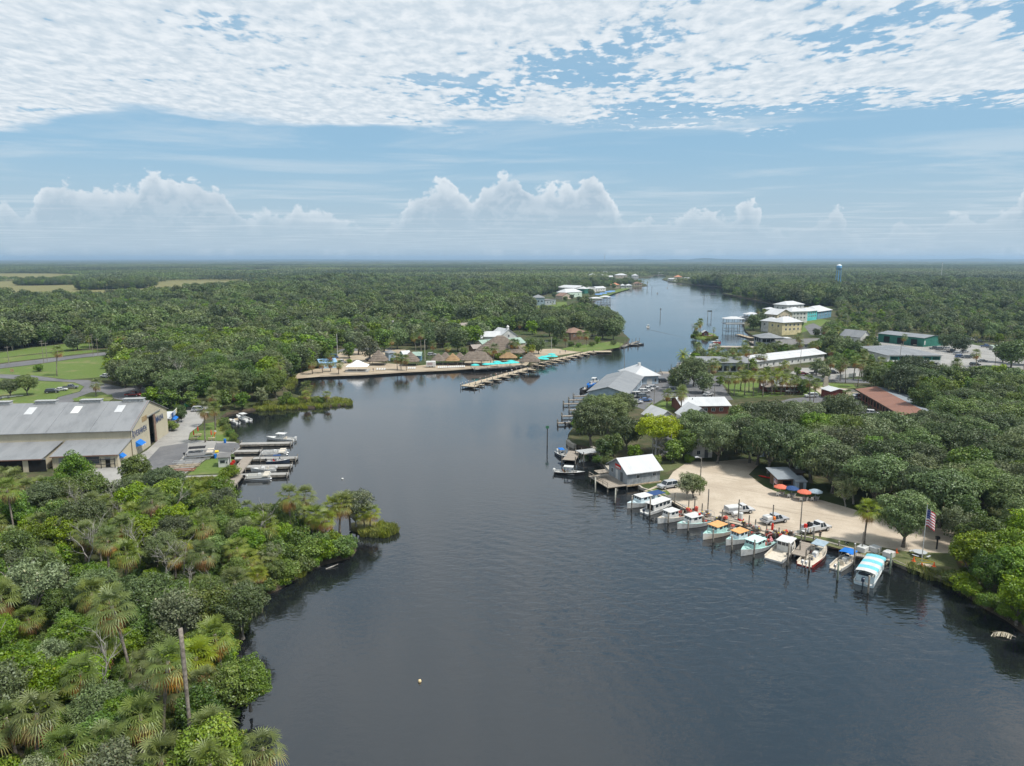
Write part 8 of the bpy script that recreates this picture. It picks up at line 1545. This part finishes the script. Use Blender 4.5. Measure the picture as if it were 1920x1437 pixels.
# --- right middle distance
for i, (x, y, h) in enumerate([(1366, 738, 8), (1376, 742, 8.5), (1388, 733, 8), (1396, 741, 9), (1404, 735, 8), (1412, 744, 9.5), (1422, 737, 8), (1430, 744, 9), (1440, 738, 9.5), (1447, 742, 8.5), (1455, 735, 9), (1464, 741, 8), (1472, 734, 8.5), (1482, 740, 7)]): T('palmb' if i % 3 else 'palm', x, y, h, 'in the palm park by the motel road')
M_ = 'among the buildings of the right bank'
for a in [('oak', 1275, 735, 10.5), ('oak', 1300, 725, 12), ('oak', 1318, 738, 9), ('mid', 1262, 728, 6), ('palm', 1276, 760, 7), ('palm', 1335, 722, 9), ('palm', 1336, 705, 7.5), ('feather', 1281, 690, 8), ('palm', 1310, 672, 8), ('palm', 1397, 690, 10), ('palm', 1385, 683, 8), ('mid', 1345, 690, 6), ('palm', 1355, 696, 7), ('palm', 1370, 694, 7), ('palm', 1420, 690, 7.5), ('palm', 1432, 690, 7), ('palm', 1380, 695, 7.5), ('mid', 1408, 694, 6),
          ('palm', 1344, 672, 7), ('palm', 1420, 672, 8), ('palm', 1440, 673, 6.5), ('palm', 1398, 668, 8), ('shrub', 1430, 672, 3), ('palm', 1500, 668, 12), ('palm', 1470, 668, 6.5), ('palm', 1486, 670, 6.5), ('palm', 1532, 672, 9), ('palm', 1524, 765, 10), ('palm', 1518, 764, 11), ('palm', 1586, 758, 5), ('mid', 1505, 740, 6.5), ('palm', 1488, 740, 7), ('mid', 1495, 735, 6), ('shrub', 1510, 737, 3), ('mid', 1350, 724, 4.5), ('feather', 1452, 738, 4),
          ('oak', 1560, 668, 12), ('oak', 1580, 672, 12), ('oak', 1545, 662, 10), ('oak', 1600, 675, 10), ('mid', 1575, 700, 7), ('palm', 1555, 708, 8.5), ('palm', 1585, 718, 10), ('palm', 1600, 712, 10), ('palm', 1608, 726, 11), ('palm', 1615, 708, 9), ('palm', 1575, 715, 8), ('grey', 1530, 705, 8), ('grey', 1545, 715, 7), ('palm', 1630, 715, 9), ('mid', 1640, 735, 12), ('oak', 1655, 745, 12), ('bright', 1652, 725, 9), ('oak', 1690, 755, 14), ('oak', 1705, 740, 15), ('mid', 1680, 735, 13), ('oak', 1665, 730, 10),
          ('bright', 1745, 768, 12.5), ('bright', 1765, 775, 12), ('mid', 1730, 785, 12), ('bright', 1780, 760, 10), ('oak', 1725, 755, 13), ('palm', 1728, 765, 11), ('oak', 1800, 790, 11), ('oak', 1840, 780, 11), ('oak', 1880, 790, 12), ('oak', 1910, 770, 12), ('palm', 1795, 702, 7), ('palm', 1788, 702, 6.5), ('palm', 1830, 688, 8), ('palm', 1797, 712, 4), ('palm', 1820, 714, 4), ('oak', 1860, 735, 9), ('oak', 1885, 730, 8), ('mid', 1850, 740, 7),
          ('oak', 1895, 690, 14), ('oak', 1925, 685, 14), ('oak', 1880, 680, 11), ('oak', 1790, 660, 11), ('oak', 1770, 655, 9), ('oak', 1805, 662, 10), ('palm', 1693, 650, 7), ('mid', 1640, 662, 7), ('palm', 1634, 650, 8), ('oak', 1425, 618, 13), ('oak', 1412, 620, 12), ('mid', 1440, 618, 9), ('palm', 1421, 600, 9), ('palm', 1431, 600, 9), ('mid', 1462, 623, 6), ('mid', 1495, 626, 8), ('mid', 1475, 625, 5), ('mid', 1485, 615, 6), ('oak', 1500, 615, 6),
          ('oak', 1555, 625, 9), ('mid', 1570, 630, 9), ('oak', 1548, 632, 8), ('oak', 1530, 632, 6), ('palm', 1555, 680, 8), ('mid', 1600, 690, 8), ('palm', 1620, 690, 8), ('palm', 1648, 705, 8)]: T(*a, M_)
grove([(1300, 706), (1480, 712), (1545, 712), (1540, 696), (1400, 698), (1300, 700)], 6.0, [('mid', 2), ('palm', 3), ('palmb', 2), ('bright', 1)], (4.0, 6.5), M_, 21)
grove([(1372, 800), (1450, 800), (1560, 802), (1625, 816), (1560, 825), (1480, 820), (1400, 835), (1372, 830)], 6.5, [('oak', 3), ('mid', 2), ('grey', 1)], (6.5, 8.5), M_, 22)
grove([(1625, 700), (1660, 702), (1680, 738), (1740, 770), (1800, 800), (1960, 800), (1960, 725), (1800, 716), (1690, 708)], 7.5, [('oak', 4), ('mid', 2), ('bright', 1), ('palm', 1)], (7, 10), M_, 23)
grove([(1290, 690), (1300, 672), (1340, 671), (1430, 668), (1545, 655), (1620, 655), (1640, 690), (1560, 696), (1548, 674), (1400, 692), (1400, 698)], 7, [('palm', 3), ('mid', 2), ('oak', 2)], (5, 8), M_, 24)
grove([(895, 688), (920, 682), (990, 678), (1000, 672), (960, 660), (905, 662)], 4.5, [('shrubb', 3), ('palmb', 3), ('palm', 2), ('shrub', 2)], (4.5, 7), D_, 25, 22)
grove([(1540, 640), (1600, 650), (1640, 660), (1630, 632), (1560, 618)], 8, [('oak', 3), ('mid', 2), ('palm', 2)], (6, 9), M_, 26)
HI = 'on the islet with the red hut'
for a in [('snag', 1300, 629, 7), ('palm', 1306, 630, 8), ('palm', 1310, 628, 9), ('mid', 1304, 632, 5), ('palm', 1338, 632, 6.5), ('shrub', 1300, 633, 2.4), ('palm', 1313, 626, 10)]: T(*a, HI, None, .9)
for a in [('palm', 1206, 536, 12), ('palm', 1201, 535, 12), ('palm', 1197, 537, 11), ('palm', 1214, 538, 11), ('palm', 1204, 538, 10)]: T(*a, 'in the far bend of the left shore')
for a in [('oak', 1108, 556, 11), ('oak', 1096, 550, 13), ('oak', 1150, 543, 11), ('oak', 1140, 540, 12), ('oak', 1160, 538, 12), ('oak', 1130, 545, 11), ('oak', 1060, 566, 7), ('mid', 1085, 566, 7), ('mid', 1100, 563, 6), ('oak', 1072, 562, 7), ('oak', 1040, 560, 9), ('palm', 1035, 576, 6), ('palm', 1043, 577, 6), ('oak', 1020, 590, 10), ('oak', 1040, 592, 8), ('mid', 1060, 590, 7), ('oak', 1120, 536, 12), ('oak', 1190, 535, 9)]: T(*a, 'in the far bend of the left shore')
HAZE = 0.85e-4
# ------------------------------------------------------------------ split: the trees that show largest stand alone, the rest become woodland
def in_frame(t):
    p = proj(t[1], t[2], t[3]+t[4]*.6); return -120 < p[0] < 2040 and p[1] < 1650
cat_lim = {'tree': 300, 'palm': 280, 'shrub': 200, 'dead tree': 60}
byc = {}
for t in TREES: byc.setdefault(CATOF[t[0]], []).append(t)
single, rest = [], []
for c, L in byc.items():
    L.sort(key=lambda t: -(1e6 if t[6] else 0)-(t[4]/math.hypot(t[1], t[2]) if in_frame(t) else 0))
    single += L[:cat_lim[c]]; rest += L[cat_lim[c]:]
# labels: kind + place + which one, counted across the picture
clus = {}
for t in single:
    if not t[6]: clus.setdefault((t[5], DESC[t[0]]), []).append(t)
LAB = {}
def phrase(i, n): 
    if n == 1: return ''
    if i == 0: return ', leftmost one'
    if i == n-1: return ', rightmost one'
    return ', %s from left' % ORD[i]
for (cl, ds), L in clus.items():
    L.sort(key=lambda t: math.hypot(t[1], t[2])); n = len(L); k = max(1, math.ceil(n/14)); rows = [L[i*n//k:(i+1)*n//k] for i in range(k)]
    for ri, row in enumerate(rows):
        row.sort(key=lambda t: t[1]/t[2])
        rn = '' if k == 1 else (', front row' if ri == 0 else ', last row' if ri == k-1 else ', %s row' % ORD[ri])
        for i, t in enumerate(row): LAB[id(t)] = ds+' '+cl+rn+phrase(i, len(row))
GROUPS = {'tree': 'trees along the river', 'palm': 'palms along the river', 'shrub': 'shrubs along the banks', 'dead tree': 'dead trees in the jungle'}
cnt = {}
wet = inpoly(projN(np.array([(t[1], t[2]) for t in single]), 0.0), [(330, 6000)]+WATER_PX+[(2400, 6000)])
single = [(*t[:3], -.25 if wt_ and t[3] == LAND else t[3], *t[4:], LAB.get(id(t))) for t, wt_ in zip(single, wet)]
for t in single:
    kind, x, y, z, h, cl, lab, auto = t; k = cnt.get(kind, 0); cnt[kind] = k+1
    P_ = PROTO[kind]; 
    if 'palm' in kind and kind != 'deadpalm': j = min(range(len(P_)), key=lambda q: abs(P_[q][3]-h)+.4*((q+k) % 2))
    else: j = (k*7+k//3) % len(P_)
    tr, cr, ex, H = P_[j]; s = h/H
    o = thing(NAMEOF[kind], lab or auto, CATOF[kind], (x, y, z-.05), rng.uniform(0, 6.28), GROUPS[CATOF[kind]])
    wd = s*rng.uniform(.92, 1.12) if 'palm' not in kind else (s if s > .9 else (s+1)/2); o.scale = (wd, wd, s)
    link('trunk', tr, o)
    if cr: link('crown', cr, o)
    for nm, me in ex:
        e_ = link(nm, me, o)
        if nm == 'moss': e_['kind'] = 'stuff'
# mass woodland
KF = ['oak', 'oak', 'mid', 'mid', 'grey', 'bright', 'palm', 'palm', 'shrub']
fspots = [(40, 640), (120, 632), (200, 628), (1650, 600), (1750, 610), (1850, 615), (520, 590), (1600, 596), (1540, 640)]
FP = []
for k, kd in enumerate(KF):
    me = far_proto(200+k, kd); p = G(*fspots[k])
    nm = 'cabbage_palm' if kd == 'palm' else 'woodland_tree'
    o = link(nm, me, None, (p.x, p.y, LAND-.1)); FP.append(o)
    tag(o, '%s %s at the edge of the %s woods' % (('first', 'second', 'third', 'fourth', 'fifth', 'sixth', 'seventh', 'eighth', 'ninth')[k], {'oak': 'dark oak', 'mid': 'green tree', 'grey': 'grey-green tree', 'bright': 'bright green tree', 'palm': 'cabbage palm', 'shrub': 'low bush'}[kd], 'left' if fspots[k][0] < 900 else 'right'), 'palm' if kd == 'palm' else 'tree', 'edge trees of the far woods')
a = scatter_pts(6.3, 395, 1500, R(43)); ok, q = land_mask(a)
ok &= (q[:, 1] < 648) | (q[:, 0] < 212) & (q[:, 1] < 663) | (q[:, 0] < -60) | (q[:, 0] > 1930)
ok &= ~inpoly(q, [(620, 662), (1180, 662), (1180, 590), (1000, 590), (900, 622), (620, 622)])                 # resort: placed by hand
ok &= ~inpoly(q, [(1290, 700), (1560, 720), (1960, 720), (1900, 655), (1790, 636), (1700, 625), (1640, 632), (1560, 632), (1570, 600), (1570, 575), (1440, 575), (1290, 640)])
ok &= ~inpoly(q, [(1000, 600), (1000, 575), (985, 562), (1060, 545), (1110, 540), (1220, 530), (1222, 545), (1120, 570), (1090, 592)])   # far houses and their lawns
ok &= ~inpoly(q, [(1236, 530), (1296, 536), (1300, 523), (1240, 518)])
ok &= (lowfreq(a, 33, 2.2) < 2.75) & (lowfreq(a, 120, 5.1) < 3.1)
a, q = a[ok], q[ok]; n = len(a)
lf = lowfreq(a, 75, 1.0); lf2 = lowfreq(a, 40, 4.0); rr = nr.rand(n)
# palm-rich belts behind the right bank and beside the far road on the left
pz = np.clip(.07+.14*(lf2 > .9)+.42*inpoly(q, [(1560, 632), (1900, 655), (1960, 600), (1560, 575)])+.16*inpoly(q, [(560, 600), (985, 575), (985, 545), (560, 548)])+.25*inpoly(q, [(1380, 560), (1960, 600), (1960, 530), (1380, 530)]), 0, .6)
idx = np.where(rr < pz, 6+(nr.rand(n) > .5), np.where(lf > .9, nr.choice([0, 1, 0, 2], n), np.where(lf < -1.2, nr.choice([3, 4, 5, 8, 2], n), nr.choice([0, 1, 2, 3, 4, 5, 8], n, p=[.2, .2, .18, .14, .14, .08, .06]))))
scl = nr.uniform(.8, 1.35, n)*np.where((idx < 2) & (nr.rand(n) < .35), 1.3, 1.0)*np.where(idx == 8, 1.1, 1)*(1+.22*lf/2)
lowz = inpoly(q, [(1290, 632), (1960, 660), (1960, 590), (1500, 575)]); scl *= np.where(lowz, .72, 1.0)
pts = np.column_stack([a, np.full(n, LAND-.1)])
# the named groves' surplus trees join it
kmap = dict(oak=0, mid=2, bright=5, lime=5, grey=4, palm=6, palmb=7, feather=6, shrub=8, shrubb=8, snag=4, deadpalm=6); hm = [10.5, 10.5, 9, 9, 9, 7.5, 8, 8, 4]
ex = [(t[1], t[2], t[3]-.1, kmap[t[0]], t[4]/hm[kmap[t[0]]]) for t in rest]
if ex:
    E_ = np.array(ex); pts = np.concatenate([pts, E_[:, :3]]); idx = np.concatenate([idx, E_[:, 3].astype(int)]); scl = np.concatenate([scl, E_[:, 4]])
gn_scatter('woodland', pts, idx, nr.uniform(0, 6.28, len(pts)), scl, FP, 'dense mixed woodland of oaks and palms on both banks')
# distant forest: 90 m pieces of canopy
def patch(seed, size=90.0, n=170, nc=26):
    rs = np.random.RandomState(seed); Vs, Ts, Ms = [], [], []
    C, N, S, Tn = [], [], [], []
    for i in range(n):
        x, y = rs.uniform(-size/2, size/2, 2); h = rs.uniform(5.5, 10.5); r = rs.uniform(2.6, 5.0); tn = rs.rand()
        D = rs.randn(nc, 3); D[:, 2] = np.abs(D[:, 2])*.9+.05; D /= np.linalg.norm(D, axis=1, keepdims=True)
        C.append(np.array([x, y, h-r*.9])+D*np.array([r, r, r*.9])*rs.uniform(.75, 1.1, (nc, 1))); N.append(D+rs.randn(nc, 3)*.5); S.append(rs.uniform(.75, 1.5, nc)); Tn.append(np.clip(tn*.75+rs.uniform(-.2, .2, nc)+.05, 0, .84 if rs.rand() < .9 else 1))
    V, T_ = cards(np.concatenate(C), np.concatenate(N), np.concatenate(S), np.concatenate(Tn), rs)
    me = leaf_mesh('forest', V, T_, L_OAKF[(seed-300) % 5])
    return me
L_OAKF = [m_leaf(tuple(v*k for v in a), tuple(v*k for v in b), tuple(v*k for v in c), .03, .4) for k, a, b, c in ((.8, (.045, .066, .03), (.115, .145, .06), (.2, .19, .10)), (1, (.055, .075, .032), (.13, .155, .07), (.2, .19, .12)), (1.05, (.06, .085, .034), (.14, .18, .07), (.23, .22, .12)), (1.15, (.075, .09, .045), (.16, .175, .09), (.25, .23, .14)), (1.25, (.08, .10, .045), (.17, .195, .085), (.26, .24, .14)))]
fp = []
for k in range(5):
    p = G([-150, 2060, -330, 2200, 2400][k], [520, 520, 516, 514, 512][k])
    o = link('distant_forest', patch(300+k), None, (p.x, p.y, LAND-.3)); tag(o, 'patch of distant forest canopy', None, None, 'stuff'); fp.append(o)
a = scatter_pts(80, 1480, 5200, R(43), .12); ok, q = land_mask(a)
ok &= ~inpoly(q, [(1236, 530), (1296, 536), (1300, 523), (1240, 518)])
ok &= ~inpoly(q, [(1100, 536), (1225, 536), (1225, 519), (1150, 519)])
wp = [(330, 6000)]+WATER_PX+[(2400, 6000)]                                   # keep whole pieces off the water
for dx, dy in ((-40, -40), (40, -40), (40, 40), (-40, 40)): ok &= ~inpoly(projN(a+np.array([dx, dy]), 0.0), wp)
a = a[ok]; n = len(a)
fi = np.clip(np.floor(2.5+lowfreq(a, 260, .4)*1.1+nr.uniform(-.9, .9, n)), 0, 4).astype(int); a2 = lowfreq(a, 170, 2.0) < 2.9; a, fi = a[a2], fi[a2]; n = len(a)
gn_scatter('far_forest', np.column_stack([a, np.full(n, LAND-.4)]), fi, nr.choice([0, 1.5708, 3.1416, 4.7124], n)+nr.uniform(-.1, .1, n), nr.uniform(.9, 1.35, n), fp, 'distant forest reaching to the horizon')
# beyond: one sheet of canopy seen almost edge-on
def m_far(t, b):
    o = t.new('ShaderNodeTexCoord').outputs['Object']
    n1 = t.noise(t.vm('MULTIPLY', o, (1, .35, 1)), .006, 6, .65); n2 = t.noise(o, .03, 4, .6)
    t.put(b.inputs['Base Color'], t.mix(t.ss(n1, .42, .62), t.mix(n2, (.04, .055, .026), (.075, .09, .045)), (.10, .10, .055)))
bf = MB(); NX, NY = 200, 26; rows = []
for j in range(NY):
    y = 5050+(30000-5050)*(j/(NY-1))**2.2; rows.append([((i/(NX-1)-.5)*2*y*1.05, y+rng.uniform(-20, 20), 6+rng.uniform(-3.5, 4.5) if j else 0) for i in range(NX)])
bf.loft(rows, 0, cap=False, close=False); bf.f = [f[::-1] for f in bf.f]
tag(bf.build('horizon_forest', mat('horizon_canopy', rough=1, spec=0, fn=m_far)), 'flat forest canopy fading into the haze at the horizon', None, None, 'stuff')

# undergrowth and reeds
a = scatter_pts(2.3, 38, 175, R(44)); ok, q = land_mask(a); ok &= inpoly(q, [(-400, 2600), (330, 2600), (440, 1437), (428, 1370), (440, 1300), (430, 1240), (455, 1145), (520, 1105), (655, 1046), (664, 1030), (640, 1010), (500, 985), (400, 950), (330, 930), (-400, 985)]) | inpoly(q, [(1740, 1110), (1800, 1000), (2300, 1000), (2300, 1700), (1935, 1195)])
a = a[ok]; n = len(a)
ub = []
for k, (kd, px, py) in enumerate((('shrub', 330, 985), ('shrubb', 15, 1480), ('shrub', 420, 1310))):
    p = G(px, py); o = thing('shrub', ('leafy understorey bush behind the dock lawn', 'bright bush in the bottom left corner', 'green bush on the jungle shore')[k], 'shrub', (p.x, p.y, LAND-.1), 0, 'shrubs along the banks')
    ub.append(link('crown', PROTO[kd][0][1] if k < 2 else PROTO['shrub'][1][1], o)); link('trunk', PROTO[kd][0][0], o)
gn_scatter('undergrowth', np.column_stack([a, np.full(n, LAND-.2)]), nr.choice([0, 0, 1, 2, 2], n), nr.uniform(0, 6.28, n), nr.uniform(.28, .75, n), ub, 'tangled green undergrowth beneath the jungle trees')
V, T_ = tuft(5); tb = leaf_mesh('reeds', V, T_, L_GRASS)
p = G(560, 1066, .4); tf = link('reed_clump', tb, None, (p.x, p.y, .3)); tag(tf, 'clump of reeds at the peninsula shore', 'reeds', 'reeds along the water')
def ribbon(poly, step):
    W_ = [G(x, y, 0) for x, y in poly]; x0, x1 = min(p.x for p in W_), max(p.x for p in W_); y0, y1 = min(p.y for p in W_), max(p.y for p in W_)
    n = int((x1-x0)*(y1-y0)/step/step); c = np.stack([nr.uniform(x0, x1, n), nr.uniform(y0, y1, n)], 1); return c[inpoly(projN(c, 0), poly)]
rp = np.concatenate([ribbon([(470, 771), (560, 768), (655, 761.5), (659, 754), (620, 749), (570, 749), (545, 755), (470, 762)], 1.3), ribbon([(680, 1004), (720, 1006), (739, 999), (730, 989), (700, 994)], .9), ribbon([(545, 1090), (580, 1070), (570, 1060), (545, 1075)], .9),
                     ribbon([(1297, 632), (1325, 637.5), (1346, 634), (1330, 631), (1300, 630)], 1.6), ribbon([(412, 792), (440, 826), (430, 826), (408, 800)], 1.2), ribbon([(350, 914), (424, 901), (424, 897), (350, 908)], 1.2), ribbon([(1700, 1071), (1790, 1099), (1850, 1143), (1860, 1137), (1790, 1088), (1710, 1066)], 1.1), ribbon([(535, 730), (530, 714), (548, 708), (556, 716), (545, 735)], 1.6)])
n = len(rp); gn_scatter('reeds', np.column_stack([rp, np.full(n, .15)]), np.zeros(n), nr.uniform(0, 6.28, n), nr.uniform(.7, 1.4, n), [tf], 'tall marsh grass along the water edge')

# ------------------------------------------------------------------ hazy air
hb = MB(); hb.box(-33500, -450, -2.5, 33500, 24500, 110)
hz = hb.build('haze', None); hz.data.materials.clear()
hm_ = bpy.data.materials.new('haze_air'); hm_.use_nodes = True; t = NT(hm_.node_tree); t.n.clear()
pv = t.new('ShaderNodeVolumePrincipled', {'Color': (.52, .74, .98), 'Density': HAZE, 'Anisotropy': .25})
t.l.new(pv.outputs[0], t.new('ShaderNodeOutputMaterial').inputs['Volume']); hz.data.materials.append(hm_)
tag(hz, 'pale blue summer haze over the whole river valley', None, None, 'stuff')
